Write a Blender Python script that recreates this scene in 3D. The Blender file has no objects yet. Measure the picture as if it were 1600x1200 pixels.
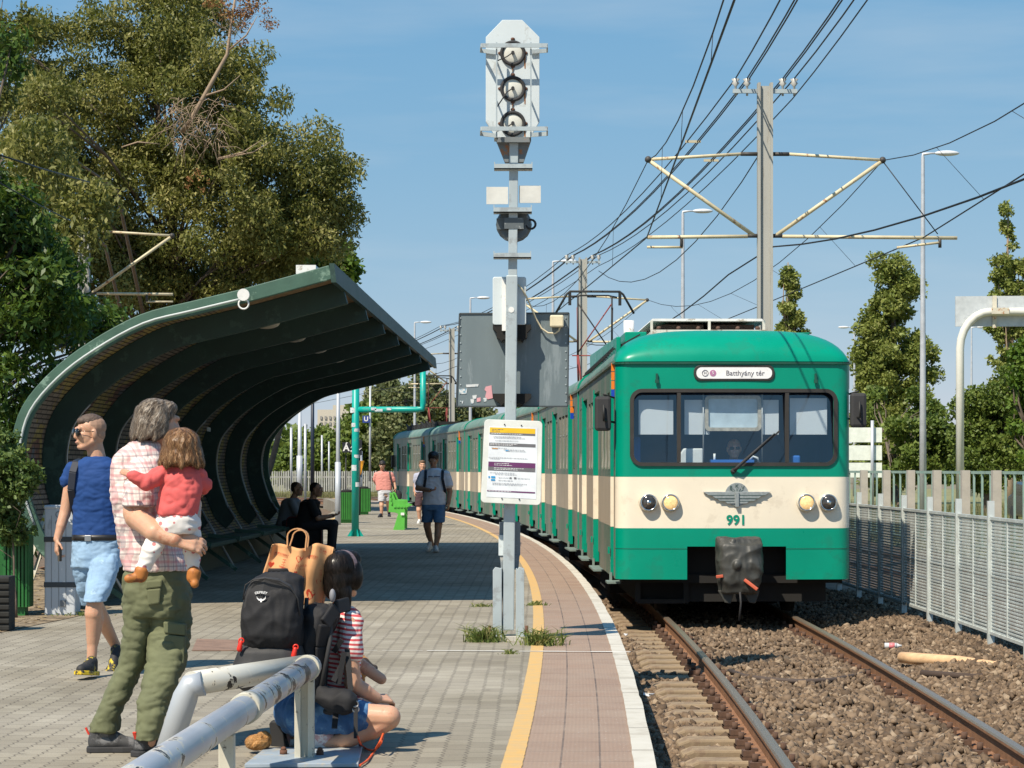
import bpy, math, random
import numpy as np
from mathutils import Vector, Matrix, noise as mnoise
R = math.radians
F = 3600.0; CAMZ = 1.42; YH = 733.0
random.seed(5)
SC = bpy.context.scene
COL = SC.collection
def V(*a): return Vector(a)
def px(x, y, D): return Vector(((x-800)/F*D, D, CAMZ-(y-YH)/F*D))
def gnd(x, y, z=0.0):
    D = F*(CAMZ-z)/(y-YH); return Vector(((x-800)/F*D, D, z))
def cv(D): return -(D-26.0)**2/820.0
# ------------------------------------------------------------------ materials
MATS = {}
def nodes(name):
    m = bpy.data.materials.new(name); m.use_nodes = True
    nt = m.node_tree
    return m, nt, nt.nodes['Principled BSDF']
def N(nt, t, **kw):
    n = nt.nodes.new(t)
    for k, v in kw.items():
        if k in ('operation', 'blend_type', 'data_type', 'noise_dimensions', 'mode', 'interpolation_type', 'wave_type', 'bands_direction', 'feature', 'distance'): setattr(n, k, v)
        else: n.inputs[k].default_value = v
    return n
def L(nt, a, b): nt.links.new(a, b)
def ramp(nt, fac, stops):
    r = nt.nodes.new('ShaderNodeValToRGB'); e = r.color_ramp.elements
    while len(e) < len(stops): e.new(0.5)
    for i, (p, c) in enumerate(stops):
        e[i].position = p; e[i].color = (c[0], c[1], c[2], 1)
    L(nt, fac, r.inputs[0]); return r
def mixc(nt, fac, a, b, mode='MIX'):
    m = nt.nodes.new('ShaderNodeMix'); m.data_type = 'RGBA'; m.blend_type = mode
    for s, v in ((m.inputs[0], fac), (m.inputs[6], a), (m.inputs[7], b)):
        if hasattr(v, 'node'): L(nt, v, s)
        elif isinstance(v, (int, float)): s.default_value = v
        else: s.default_value = (v[0], v[1], v[2], 1)
    return m.outputs[2]
def math_(nt, op, a, b=None, c=None):
    m = nt.nodes.new('ShaderNodeMath'); m.operation = op
    for i, v in enumerate((a, b, c)):
        if v is None: continue
        if hasattr(v, 'node'): L(nt, v, m.inputs[i])
        else: m.inputs[i].default_value = v
    return m.outputs[0]
def objco(nt): return nt.nodes.new('ShaderNodeTexCoord').outputs['Object']
def geopos(nt): return nt.nodes.new('ShaderNodeNewGeometry').outputs['Position']
def bump(nt, bsdf, h, s=.3, d=.01):
    b = N(nt, 'ShaderNodeBump', Strength=s, Distance=d); L(nt, h, b.inputs['Height']); L(nt, b.outputs[0], bsdf.inputs['Normal'])
def mat(name, col, rough=.55, metal=0, var=.12, vs=6, bmp=0, bs=60, dirt=None, emit=None, spec=.5, stretch=None):
    """plain paint/cloth/metal with uneven tone, optional dirt patches (colour, amount, scale)"""
    if name in MATS: return MATS[name]
    m, nt, b = nodes(name)
    co = objco(nt)
    if stretch:
        mp = nt.nodes.new('ShaderNodeMapping'); mp.inputs['Scale'].default_value = stretch; L(nt, co, mp.inputs[0]); co = mp.outputs[0]
    n = N(nt, 'ShaderNodeTexNoise', Scale=vs, Detail=6, Roughness=.6); L(nt, co, n.inputs['Vector'])
    lo = [c*(1-var) for c in col]; hi = [min(1, c*(1+var)) for c in col]
    c = ramp(nt, n.outputs[0], [(.3, lo), (.7, hi)]).outputs[0]
    if dirt:
        n2 = N(nt, 'ShaderNodeTexNoise', Scale=dirt[2], Detail=9, Roughness=.7); L(nt, co, n2.inputs['Vector'])
        t = 1-dirt[1]
        f = ramp(nt, n2.outputs[0], [(.3+.4*t, (0, 0, 0)), (.36+.4*t, (1, 1, 1))]).outputs[0]
        c = mixc(nt, f, c, dirt[0])
    L(nt, c, b.inputs['Base Color'])
    b.inputs['Metallic'].default_value = metal
    rr = N(nt, 'ShaderNodeMapRange'); L(nt, n.outputs[0], rr.inputs[0]); rr.inputs[3].default_value = max(.03, rough-.1); rr.inputs[4].default_value = min(1, rough+.1)
    L(nt, rr.outputs[0], b.inputs['Roughness'])
    b.inputs['Specular IOR Level'].default_value = spec
    if bmp:
        n3 = N(nt, 'ShaderNodeTexNoise', Scale=bs, Detail=4); L(nt, co, n3.inputs['Vector']); bump(nt, b, n3.outputs[0], bmp, .006)
    if emit:
        b.inputs['Emission Color'].default_value = (*emit[0], 1); b.inputs['Emission Strength'].default_value = emit[1]
    MATS[name] = m; return m
def island_mat(name, stops, rough=.6, trans=0.0, bmp=0, nscale=None, spec=.3):
    """leaves / stones: each little piece takes its own tone"""
    m, nt, b = nodes(name)
    g = nt.nodes.new('ShaderNodeNewGeometry')
    f = g.outputs['Random Per Island']
    if nscale:
        n = N(nt, 'ShaderNodeTexNoise', Scale=nscale, Detail=3); L(nt, g.outputs['Position'], n.inputs['Vector'])
        f = math_(nt, 'ADD', math_(nt, 'MULTIPLY', f, .5), math_(nt, 'MULTIPLY', math_(nt, 'SUBTRACT', n.outputs[0], .25), 1.0))
    c = ramp(nt, f, stops).outputs[0]
    L(nt, c, b.inputs['Base Color']); b.inputs['Roughness'].default_value = rough; b.inputs['Specular IOR Level'].default_value = spec
    if bmp:
        n3 = N(nt, 'ShaderNodeTexNoise', Scale=45, Detail=5); L(nt, g.outputs['Position'], n3.inputs['Vector']); bump(nt, b, n3.outputs[0], bmp, .01)
    if trans:
        t = nt.nodes.new('ShaderNodeBsdfTranslucent'); L(nt, mixc(nt, .35, c, (.2, .25, .02)), t.inputs[0])
        mx = N(nt, 'ShaderNodeMixShader', Fac=trans); L(nt, b.outputs[0], mx.inputs[1]); L(nt, t.outputs[0], mx.inputs[2])
        L(nt, mx.outputs[0], nt.nodes['Material Output'].inputs[0])
    return m
def glass_mat(name, tint=(.8, .9, .95), refl=1.0, alpha=.8):
    m, nt, b = nodes(name)
    t = nt.nodes.new('ShaderNodeBsdfTransparent'); t.inputs[0].default_value = (*tint, 1)
    g = N(nt, 'ShaderNodeBsdfGlossy', Roughness=.02); g.inputs[0].default_value = (1, 1, 1, 1)
    fr = N(nt, 'ShaderNodeLayerWeight', Blend=.5)
    mx = nt.nodes.new('ShaderNodeMixShader'); L(nt, math_(nt, 'ADD', math_(nt, 'MULTIPLY', math_(nt, 'POWER', fr.outputs['Facing'], 4.0), .6), refl), mx.inputs[0]); L(nt, t.outputs[0], mx.inputs[1]); L(nt, g.outputs[0], mx.inputs[2])
    L(nt, mx.outputs[0], nt.nodes['Material Output'].inputs[0]); return m
# ------------------------------------------------------------------ objects
def tag(o, label=None, cat=None, group=None, kind=None):
    if label: o['label'] = label
    if cat: o['category'] = cat
    if group: o['group'] = group
    if kind: o['kind'] = kind
    return o
def thing(name, label, cat, loc=(0, 0, 0), group=None, rz=0):
    o = bpy.data.objects.new(name, None); COL.objects.link(o); o.location = loc; o.rotation_euler = (0, 0, rz)
    o.empty_display_size = .1
    return tag(o, label, cat, group)
def wloc(o):
    p = Vector((0, 0, 0))
    while o: p += Vector(o.location); o = o.parent
    return p
class MB:
    def __init__(s): s.v = []; s.f = []; s.mi = []; s.sm = []
    def add(s, vs, fs, mi=0, sm=False):
        k = len(s.v); s.v += [tuple(v) for v in vs]
        for f in fs: s.f.append([i+k for i in f]); s.mi.append(mi); s.sm.append(sm)
        return s
    def box(s, c, d, rz=0, mi=0, M=None):
        x, y, z = d[0]/2, d[1]/2, d[2]/2
        vs = [Vector(p) for p in ((-x,-y,-z),(x,-y,-z),(x,y,-z),(-x,y,-z),(-x,-y,z),(x,-y,z),(x,y,z),(-x,y,z))]
        m = M if M is not None else (Matrix.Rotation(rz, 3, 'Z') if rz else None)
        if m is not None: vs = [m @ v for v in vs]
        c = Vector(c)
        return s.add([v+c for v in vs], [(0,3,2,1),(4,5,6,7),(0,1,5,4),(1,2,6,5),(2,3,7,6),(3,0,4,7)], mi)
    def b2(s, a, b, mi=0):
        a = Vector(a); b = Vector(b); return s.box((a+b)/2, [abs(t) for t in (b-a)], mi=mi)
    def bar(s, p, q, w, h=None, mi=0, up=(0, 0, 1)):
        p = Vector(p); q = Vector(q); d = (q-p); Lh = d.length; y = d/Lh; u = Vector(up)
        if abs(y.dot(u)) > .98: u = Vector((0, 1, 0))
        x = y.cross(u).normalized(); z = x.cross(y)
        return s.box((p+q)/2, (w, Lh, h or w), M=Matrix((x, y, z)).transposed(), mi=mi)
    def tube(s, pts, r, n=8, mi=0, cap=True, sm=True):
        pts = [Vector(p) for p in pts]; rs = r if isinstance(r, (list, tuple)) else [r]*len(pts)
        vs = []; u0 = None
        for i, p in enumerate(pts):
            t = (pts[min(i+1, len(pts)-1)]-pts[max(i-1, 0)]).normalized()
            if u0 is None:
                u0 = t.cross(Vector((0, 0, 1)))
                if u0.length < .05: u0 = t.cross(Vector((1, 0, 0)))
            u0 = (u0 - t*u0.dot(t)).normalized(); w = t.cross(u0)
            for k in range(n):
                a = 2*math.pi*k/n; vs.append(p+(u0*math.cos(a)+w*math.sin(a))*rs[i])
        fs = [(i*n+k, i*n+(k+1) % n, (i+1)*n+(k+1) % n, (i+1)*n+k) for i in range(len(pts)-1) for k in range(n)]
        s.add(vs, fs, mi, sm)
        if cap:
            k = len(s.v)-len(vs); m = (len(pts)-1)*n
            s.f.append([k+j for j in reversed(range(n))]); s.f.append([k+m+j for j in range(n)]); s.mi += [mi, mi]; s.sm += [False, False]
        return s
    def prism(s, poly, ext, mi=0):
        n = len(poly); poly = [Vector(p) for p in poly]; ext = Vector(ext)
        vs = poly+[p+ext for p in poly]
        s.add(vs, [list(range(n)), list(reversed(range(n, 2*n)))]+[(i, i+n, (i+1) % n+n, (i+1) % n) for i in range(n)], mi); return s
    def quad(s, a, b, c, d, mi=0): return s.add([a, b, c, d], [(0, 1, 2, 3)], mi)
    def ell(s, c, r, M=None, nu=14, nv=9, mi=0):
        c = Vector(c); vs = []; r = (r, r, r) if isinstance(r, (int, float)) else r
        for j in range(1, nv):
            th = math.pi*j/nv
            for i in range(nu):
                ph = 2*math.pi*i/nu
                p = Vector((r[0]*math.sin(th)*math.cos(ph), r[1]*math.sin(th)*math.sin(ph), r[2]*math.cos(th)))
                vs.append((M @ p if M is not None else p)+c)
        t = Vector((0, 0, r[2])); 
        if M is not None: t = M @ t
        vs += [c+t, c-t]; T = len(vs)-2; B = T+1
        fs = [(j*nu+i, (j+1)*nu+i, (j+1)*nu+(i+1) % nu, j*nu+(i+1) % nu) for j in range(nv-2) for i in range(nu)]
        fs += [(T, i, (i+1) % nu) for i in range(nu)]+[(B, (nv-2)*nu+(i+1) % nu, (nv-2)*nu+i) for i in range(nu)]
        return s.add(vs, fs, mi, True)
    def cap(s, p, r0, q, r1, nu=14, nv=10):
        """tapered capsule"""
        p = Vector(p); q = Vector(q); d = q-p
        z = d.normalized() if d.length > 1e-6 else Vector((0, 0, 1))
        x = z.cross(Vector((.3, .5, .8)));  x = x.normalized(); y = z.cross(x); vs = []
        for j in range(nv+1):
            th = math.pi*j/nv; 
            c, r = (q, r1) if j <= nv//2 else (p, r0)
            for i in range(nu):
                ph = 2*math.pi*i/nu
                vs.append(c+(x*math.cos(ph)+y*math.sin(ph))*r*math.sin(th)+z*r*math.cos(th))
        fs = [(j*nu+i, (j+1)*nu+i, (j+1)*nu+(i+1) % nu, j*nu+(i+1) % nu) for j in range(nv) for i in range(nu)]
        return s.add(vs, fs, 0, True)
    def disc(s, c, r, nrm, n=20, mi=0, depth=.01):
        c = Vector(c); nrm = Vector(nrm).normalized()
        return s.tube([c, c+nrm*depth], r, n, mi)
    def ring(s, c, r, tr, nrm, n=24, m=6, mi=0):
        c = Vector(c); z = Vector(nrm).normalized(); x = z.cross(Vector((.31, .2, .9))).normalized(); y = z.cross(x); vs = []
        for i in range(n):
            a = 2*math.pi*i/n; u = x*math.cos(a)+y*math.sin(a)
            for k in range(m):
                b = 2*math.pi*k/m; vs.append(c+u*(r+tr*math.cos(b))+z*tr*math.sin(b))
        return s.add(vs, [(i*m+k, i*m+(k+1) % m, ((i+1) % n)*m+(k+1) % m, ((i+1) % n)*m+k) for i in range(n) for k in range(m)], mi, True)
    def mesh(s, name, mats, off=Vector((0, 0, 0))):
        me = bpy.data.meshes.new(name)
        me.from_pydata([(v[0]-off[0], v[1]-off[1], v[2]-off[2]) for v in s.v], [], s.f)
        for m in (mats if isinstance(mats, (list, tuple)) else [mats]): me.materials.append(m)
        me.polygons.foreach_set('material_index', s.mi); me.polygons.foreach_set('use_smooth', s.sm); me.update()
        return me
    def build(s, name, mats, parent=None, bevel=0, loc=None, kind=None):
        off = wloc(parent) if parent else Vector(loc if loc is not None else (0, 0, 0))
        o = bpy.data.objects.new(name, s.mesh(name, mats, off)); COL.objects.link(o)
        if parent: o.parent = parent
        else: o.location = off
        if bevel:
            b = o.modifiers.new('edge', 'BEVEL'); b.width = bevel; b.segments = 2; b.limit_method = 'ANGLE'; b.angle_limit = R(40)
        if kind: o['kind'] = kind
        return o
def children(o): return [c for c in o.children]
def copy_tree(o, parent=None, **kw):
    c = o.copy(); COL.objects.link(c)
    if parent: c.parent = parent
    for ch in children(o): copy_tree(ch, c)
    return c
def fast_mesh(name, verts, faces, mats, parent=None, k=4, loc=(0, 0, 0)):
    """verts (n,3) numpy, faces (m,k) numpy"""
    off = np.array(wloc(parent) if parent else loc)
    me = bpy.data.meshes.new(name); n = len(verts); m = len(faces)
    me.vertices.add(n); me.vertices.foreach_set('co', (verts-off).astype(np.float32).ravel())
    me.loops.add(m*k); me.loops.foreach_set('vertex_index', faces.astype(np.int32).ravel())
    me.polygons.add(m); me.polygons.foreach_set('loop_start', np.arange(0, m*k, k, dtype=np.int32))
    me.update(calc_edges=True); me.validate()
    for x in (mats if isinstance(mats, (list, tuple)) else [mats]): me.materials.append(x)
    o = bpy.data.objects.new(name, me); COL.objects.link(o)
    if parent: o.parent = parent
    else: o.location = loc
    return o
def round_poly(x0, z0, x1, z1, r, n=6):
    """rounded rectangle outline (2D)"""
    out = []
    for cx, cz, a0 in ((x1-r, z1-r, 0), (x0+r, z1-r, 90), (x0+r, z0+r, 180), (x1-r, z0+r, 270)):
        for k in range(n+1):
            a = R(a0+90*k/n); out.append((cx+r*math.cos(a), cz+r*math.sin(a)))
    return out
def text(name, s, size, loc, m, parent, extrude=.002, align='CENTER', M=None, bold=0):
    cu = bpy.data.curves.new(name, 'FONT'); cu.body = s; cu.size = size; cu.align_x = align; cu.align_y = 'CENTER'; cu.extrude = extrude; cu.offset = bold
    cu.resolution_u = 3
    t = bpy.data.objects.new('tmp', cu); COL.objects.link(t)
    dg = bpy.context.evaluated_depsgraph_get(); me = bpy.data.meshes.new_from_object(t.evaluated_get(dg))
    bpy.data.objects.remove(t); 
    mt = (M if M is not None else Matrix.Rotation(R(90), 4, 'X'))
    me.transform(mt); me.transform(Matrix.Translation(Vector(loc)-(wloc(parent) if parent else Vector((0, 0, 0)))))
    me.materials.clear(); me.materials.append(m); me.name = name
    o = bpy.data.objects.new(name, me); COL.objects.link(o); o.parent = parent
    return o
# ------------------------------------------------------------------ people
def loft(mb, rings, n=20, mi=0, p=2.4):
    """rings: (centre Vector, half width X, half depth Y[, yaw]) closed tube with flat ends"""
    vs = []
    for rg in rings:
        c, a, b = rg[:3]; yw = rg[3] if len(rg) > 3 else 0
        for k in range(n):
            t = 2*math.pi*k/n; ct, st = math.cos(t), math.sin(t)
            x = a*math.copysign(abs(ct)**(2/p), ct); y = b*math.copysign(abs(st)**(2/p), st)
            vs.append(Vector(c)+Vector((x*math.cos(yw)-y*math.sin(yw), x*math.sin(yw)+y*math.cos(yw), 0)))
    m = len(rings)
    fs = [(i*n+k, i*n+(k+1) % n, (i+1)*n+(k+1) % n, (i+1)*n+k) for i in range(m-1) for k in range(n)]
    fs += [list(reversed(range(n))), [(m-1)*n+k for k in range(n)]]
    return mb.add(vs, fs, mi, True)
def blob(name, mb, m, parent=None, loc=None, vox=.008, sm=3, folds=(), flat=False):
    """one continuous skin over overlapping solids"""
    off = wloc(parent) if parent else Vector(loc)
    t = bpy.data.objects.new('tmp', mb.mesh('tmp', m, off)); COL.objects.link(t)
    r = t.modifiers.new('r', 'REMESH'); r.mode = 'VOXEL'; r.voxel_size = vox
    if sm:
        s = t.modifiers.new('s', 'SMOOTH'); s.iterations = sm; s.factor = .5
    dg = bpy.context.evaluated_depsgraph_get()
    me = bpy.data.meshes.new_from_object(t.evaluated_get(dg)); old = t.data
    bpy.data.objects.remove(t); bpy.data.meshes.remove(old)
    if folds:
        me.update(); co = [v.co.copy() for v in me.vertices]; no = [v.normal.copy() for v in me.vertices]
        for v, c, nn in zip(me.vertices, co, no):
            d = 0
            for (sx, sy, sz), amp in folds:
                q = mnoise.noise(Vector((c.x*sx+3.1, c.y*sy, c.z*sz)))
                d += amp*(1-2.2*abs(q)) if amp > 0 else amp*(.35-2.2*abs(q))
            v.co = c+nn*d
    me.materials.clear(); me.materials.append(m); me.name = name
    me.polygons.foreach_set('use_smooth', [True]*len(me.polygons)); me.update()
    o = bpy.data.objects.new(name, me); COL.objects.link(o)
    if parent: o.parent = parent
    else: o.location = off
    return o
skin_a = mat('skin_fair', (.52, .29, .185), rough=.5, var=.08, vs=14, dirt=((.5, .22, .14), .25, 9))
skin_b = mat('skin_warm', (.55, .31, .20), rough=.5, var=.08, vs=14, dirt=((.45, .2, .12), .3, 9))
skin_d = mat('skin_tan', (.42, .22, .135), rough=.5, var=.08, vs=14)
lip_m = mat('lips', (.42, .2, .15), rough=.4)
eye_m = mat('eye_white', (.75, .72, .68), rough=.2); iris_m = mat('iris', (.04, .025, .015), rough=.15)
blk_shiny = mat('black_lens', (.008, .008, .009), rough=.08)
for _m in (skin_a, skin_b, skin_d):
    _b = _m.node_tree.nodes['Principled BSDF']; _b.inputs['Subsurface Weight'].default_value = .14; _b.inputs['Subsurface Scale'].default_value = .015
from mathutils.kdtree import KDTree
def strands(o, n, ln, wd, flow, m, seed, steps=6, lift=.004, wave=.25):
    """real hair strands combed over a hair mass along flow(p)"""
    rr = random.Random(seed); me = o.data; kd = KDTree(len(me.vertices))
    for i, v in enumerate(me.vertices): kd.insert(v.co, i)
    kd.balance(); mb = MB()
    for _ in range(n):
        v = me.vertices[rr.randrange(len(me.vertices))]; p = v.co+v.normal*.001; nn = v.normal.copy(); ph = rr.uniform(0, 6); L_ = ln*rr.uniform(.6, 1.2); vs = []; tw = rr.uniform(-1, 1)*.25
        for k in range(steps+1):
            t = k/steps; d = Vector(flow(p)).normalized(); d = (d-nn*d.dot(nn)).normalized(); s = d.cross(nn); d = (d+s*(wave*math.sin(ph+t*7)+tw)).normalized()
            w = s*wd*(1-.75*t); vs += [p-w, p+w]
            p = p+d*(L_/steps); c, i, dist = kd.find(p)
            if t < .75: nn = me.vertices[i].normal.copy(); p = c+nn*(.0015+lift*t)
        mb.add(vs, [(2*k, 2*k+1, 2*k+3, 2*k+2) for k in range(steps)], 0, True)
    s_ = mb.build('strands', m, loc=(0, 0, 0)); s_.parent = o; return s_
class Fig:
    def __init__(s, D): s.D = D; s.s = F/D
    def P(s, x, y, d=0): return px(x, y, s.D) + Vector((0, d, 0))
    def r(s, p): return p/s.s
    def chain(s, mb, pts):
        for a, b in zip(pts, pts[1:]):
            mb.cap(s.P(a[0], a[1], a[2] if len(a) > 3 else 0), s.r(a[-1]), s.P(b[0], b[1], b[2] if len(b) > 3 else 0), s.r(b[-1]))
    def rings(s, rs): return [(s.P(r[1], r[0], r[4] if len(r) > 4 else 0), s.r(r[2]), r[3]) for r in rs]   # (y, cx, hw_px, half depth m[, d])
def headm(f, tilt=0):
    f = Vector((f[0], f[1], 0)).normalized(); l = Vector((-f.y, f.x, 0))
    M = Matrix((l, f, Vector((0, 0, 1)))).transposed()
    return M @ Matrix.Rotation(tilt, 3, 'X')
def head(mb, c, M, k=1.0):
    def e(x, y, z, rx, ry, rz): mb.ell(Vector(c)+M @ Vector((x, y, z))*k, (rx*k, ry*k, rz*k), M=M, nu=16, nv=12)
    def cp(a, ra, b, rb): mb.cap(Vector(c)+M @ Vector(a)*k, ra*k, Vector(c)+M @ Vector(b)*k, rb*k, nu=10, nv=8)
    e(0, -.008, .038, .076, .092, .077); e(0, .028, -.027, .063, .068, .088); e(0, -.035, -.02, .062, .06, .07)
    e(0, .068, -.092, .026, .024, .02)
    for sx in (-1, 1):
        cp((sx*.047, .0, -.055), .026, (sx*.022, .062, -.092), .022)
        e(sx*.034, .07, -.022, .024, .022, .026)
        e(sx*.079, -.004, -.008, .011, .021, .032)
    cp((-.03, .086, .03), .015, (.03, .086, .03), .015)
    cp((0, .092, .02), .010, (0, .106, -.026), .012); e(0, .096, -.031, .017, .012, .009)
    e(0, .09, -.058, .024, .012, .006); e(0, .088, -.068, .02, .012, .007)
def face_bits(c, M, root, k=1.0, eyes=True):
    c = Vector(c)
    m = MB(); m.ell(c+M @ Vector((0, .094, -.060))*k, (.019*k, .007*k, .006*k), M=M, nu=10, nv=6); m.build('mouth', lip_m, root)
    if eyes:
        for sx in (-1, 1):
            m = MB(); m.ell(c+M @ Vector((sx*.031, .085, .006))*k, (.013*k, .01*k, .008*k), M=M, nu=10, nv=6, mi=0)
            m.ell(c+M @ Vector((sx*.031, .093, .006))*k, (.006*k, .004*k, .006*k), M=M, nu=8, nv=6, mi=1); m.build('eye', [eye_m, iris_m], root)
def hand(mb, w, d, nrm, L_=.18, curl=.5, spread=.15, thumb=1):
    """palm + four fingers + thumb from wrist w towards d; palm faces nrm; thumb side +1/-1"""
    w = Vector(w); d = Vector(d).normalized(); nrm = Vector(nrm); nrm = (nrm-d*nrm.dot(d)).normalized(); s = d.cross(nrm)*thumb; k = L_/.18
    pc = w+d*.05*k
    for q in (-.022, 0, .022): mb.cap(w+s*q*.7*k, .016*k, w+d*.085*k+s*q*1.2*k, .0135*k, 10, 8)
    for i, (q, ln) in enumerate(((.031, .068), (.011, .078), (-.010, .072), (-.030, .055))):
        a = w+d*.088*k+s*q*k; di = (d+s*q*spread*8).normalized()
        rr = .0085*k; b = a+(di*math.cos(curl*.6)+nrm*math.sin(curl*.6))*ln*.45*k
        e = b+(di*math.cos(curl*1.7)+nrm*math.sin(curl*1.7))*ln*.33*k; g = e+(di*math.cos(curl*2.6)+nrm*math.sin(curl*2.6))*ln*.25*k
        mb.cap(a, rr*1.05, b, rr, 8, 6); mb.cap(b, rr, e, rr*.93, 8, 6); mb.cap(e, rr*.93, g, rr*.8, 8, 6)
    a = w+d*.025*k+s*.03*k; b = a+(d*.5+s*.75+nrm*.3).normalized()*.042*k; e = b+(d*.9+s*.25+nrm*.4).normalized()*.034*k
    mb.cap(a, .012*k, b, .0105*k, 8, 6); mb.cap(b, .0105*k, e, .009*k, 8, 6)
def shoe(root, heel, d, mats, ln=.285, w=.1, up=(0, 0, 1), solec=None, h=.1):
    """heel: point under the heel on the sole plane, d: towards the toe"""
    heel = Vector(heel); y = Vector(d).normalized(); z = Vector(up); z = (z-y*z.dot(y)).normalized(); x = y.cross(z)
    T = lambda a, b, c: heel+x*a+y*b*ln+z*c
    m = MB(); hw = w/2
    m.cap(T(0, .14, .055), .036, T(0, .2, h-.01), .042); m.cap(T(0, .15, .045), .038, T(0, .5, .05), .042); m.cap(T(0, .5, .048), .042, T(.004, .82, .035), .034)
    m.cap(T(0, .3, h-.015), .036, T(0, .6, .055), .03)
    s = blob('shoe', m, mats[0], root, vox=.007, sm=3)
    out = [(-.55, .0), (-.8, .08), (-.82, .3), (-.78, .5), (-1, .68), (-.95, .85), (-.55, .98), (.1, 1.02), (.65, .95), (.98, .8), (1, .62), (.8, .45), (.8, .2), (.7, .06), (.4, 0)]
    m = MB(); m.prism([T(a*hw, b, -.002) for a, b in out], z*.03); m.build('sole', mats[1], s, bevel=.006)
    if len(mats) > 2:
        m = MB()
        for t in (.42, .5, .58): m.cap(T(-.025, t, .088-.06*(t-.42)*2), .006, T(.025, t, .088-.06*(t-.42)*2), .006, 6, 6)
        m.build('lace', mats[2], s)
    return s
rub = mat('rubber_dark', (.03, .03, .032), rough=.8); blackfab = mat('black_fabric', (.018, .018, .02), rough=.75, bmp=.25, bs=300)
lace_m = mat('lace_black', (.02, .02, .02), rough=.8)
# ---- man in the blue t-shirt
f = Fig(16.0); root0 = gnd(158, 1050)
mb = MB(); hc = f.P(141, 677, 0); HM = headm((-.88, -.47))
head(mb, hc, HM, 1.03)
f.chain(mb, [(147, 694, .02, 13), (151, 722, .03, 15)])
loft(mb, f.rings([(716, 150, 12, .06), (724, 150, 28, .08), (735, 151, 36, .1), (770, 151, 34, .1), (835, 152, 31, .09), (880, 152, 29, .08)]))
f.chain(mb, [(112, 736, 0, 9.5), (102, 803, -.01, 9), (92, 842, -.06, 6)])
f.chain(mb, [(102, 800, -.01, 9.3), (97, 822, -.04, 8), (92, 842, -.06, 6)])
f.chain(mb, [(189, 738, .03, 9.5), (199, 805, .06, 8.5), (196, 848, .0, 6)])
hand(mb, f.P(92, 842, -.06), (0, -.15, -1), (.9, .35, 0), .175, .75, .1, 1)
hand(mb, f.P(196, 848, 0), (-.1, -.2, -1), (-.9, .3, 0), .18, .6, .1, -1)
f.chain(mb, [(165, 872, -.05, 15), (160, 930, -.27, 12.5), (157, 955, -.28, 13.5), (155, 1000, -.26, 9), (154, 1034, -.27, 7.5)])
f.chain(mb, [(157, 940, -.25, 11), (160, 965, -.23, 12.5), (156, 1000, -.25, 8.5)])
f.chain(mb, [(137, 872, 0, 15), (139, 930, .1, 12), (150, 975, .28, 12.5), (166, 1022, .45, 7.5)])
blue_man = blob('person', mb, skin_a, loc=root0, vox=.0062, sm=3)
tag(blue_man, 'man in a bright blue t-shirt and light denim shorts striding with sunglasses on', 'man', 'people on the platform')
face_bits(hc, HM, blue_man, 1.06, eyes=False)
m = MB()
for sx in (-1, 1):
    m.ell(hc+HM @ Vector((sx*.033, .098, .004))*1.06, (.037, .010, .030), M=HM, nu=14, nv=8)
m.tube([hc+HM @ Vector((-.06, .09, .012))*1.06, hc+HM @ Vector((0, .108, .014))*1.06, hc+HM @ Vector((.06, .09, .012))*1.06], .0025, 6)
for sx in (-1, 1): m.tube([hc+HM @ Vector((sx*.06, .09, .012))*1.06, hc+HM @ Vector((sx*.084, 0, .012))*1.06], .0022, 6)
m.build('sunglasses', blk_shiny, blue_man)
hair_dk = mat('hair_dark', (.02, .015, .012), rough=.5, var=.3, vs=60, stretch=(1, 1, .2))
m = MB(); m.ell(hc+HM @ Vector((0, -.005, .076))*1.03, (.067, .090, .058), M=HM); m.ell(hc+HM @ Vector((0, .058, .082))*1.03, (.050, .032, .026), M=HM)
blob('hair', m, mat('hair_crew', (.09, .06, .045), rough=.7, var=.3, vs=90), blue_man, vox=.006, sm=2, folds=[((60, 60, 60), .003)])
m = MB(); m.ell(hc+HM @ Vector((0, -.02, .044))*1.03, (.0815, .0945, .0815), M=HM); m.ell(hc+HM @ Vector((0, -.045, -.005))*1.03, (.068, .06, .065), M=HM); blob('shaved_hair', m, mat('hair_shaved', (.33, .20, .135), rough=.7, var=.15, vs=120), blue_man, vox=.006, sm=2)
teeB = mat('tee_blue', (.004, .043, .18), rough=.85, var=.06, vs=3, bmp=.15, bs=400)
mb = MB(); loft(mb, f.rings([(714, 150, 17, .075), (719, 150, 26, .09), (726, 150, 38, .105), (736, 151, 43, .12), (755, 151, 41.5, .135), (775, 151, 39, .135), (800, 151, 37, .125), (820, 151, 37.5, .125), (841, 152, 39, .13)]))
for a, b in (((113, 733, 0), (105, 752, 0)), ((188, 735, .03), (195, 755, .04))):
    mb.cap(f.P(*a), f.r(12.5), f.P(*b), f.r(12))
blob('t_shirt', mb, teeB, blue_man, vox=.007, sm=5, folds=[((6, 6, 11), -.006), ((13, 13, 24), -.004), ((26, 26, 40), .0015)])
den = mat('denim_light', (.25, .38, .53), rough=.85, var=.16, vs=7, bmp=.2, bs=300, dirt=((.34, .48, .62), .3, 9))
mb = MB(); loft(mb, f.rings([(836, 152, 37.5, .125), (850, 152, 39, .13), (872, 152, 40, .135), (886, 151, 39, .135)]))
loft(mb, f.rings([(866, 168, 22, .115, -.02), (890, 167, 22, .115, -.1), (915, 163, 20, .11, -.2), (936, 159, 17.5, .1, -.26)]))
loft(mb, f.rings([(866, 136, 22, .115, .0), (900, 135, 21, .115, .03), (925, 136, 17.5, .105, .07), (948, 137, 14, .1, .12)]))
blob('shorts', mb, den, blue_man, vox=.007, sm=3, folds=[((9, 9, 13), -.007), ((20, 20, 34), -.003)])
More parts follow.
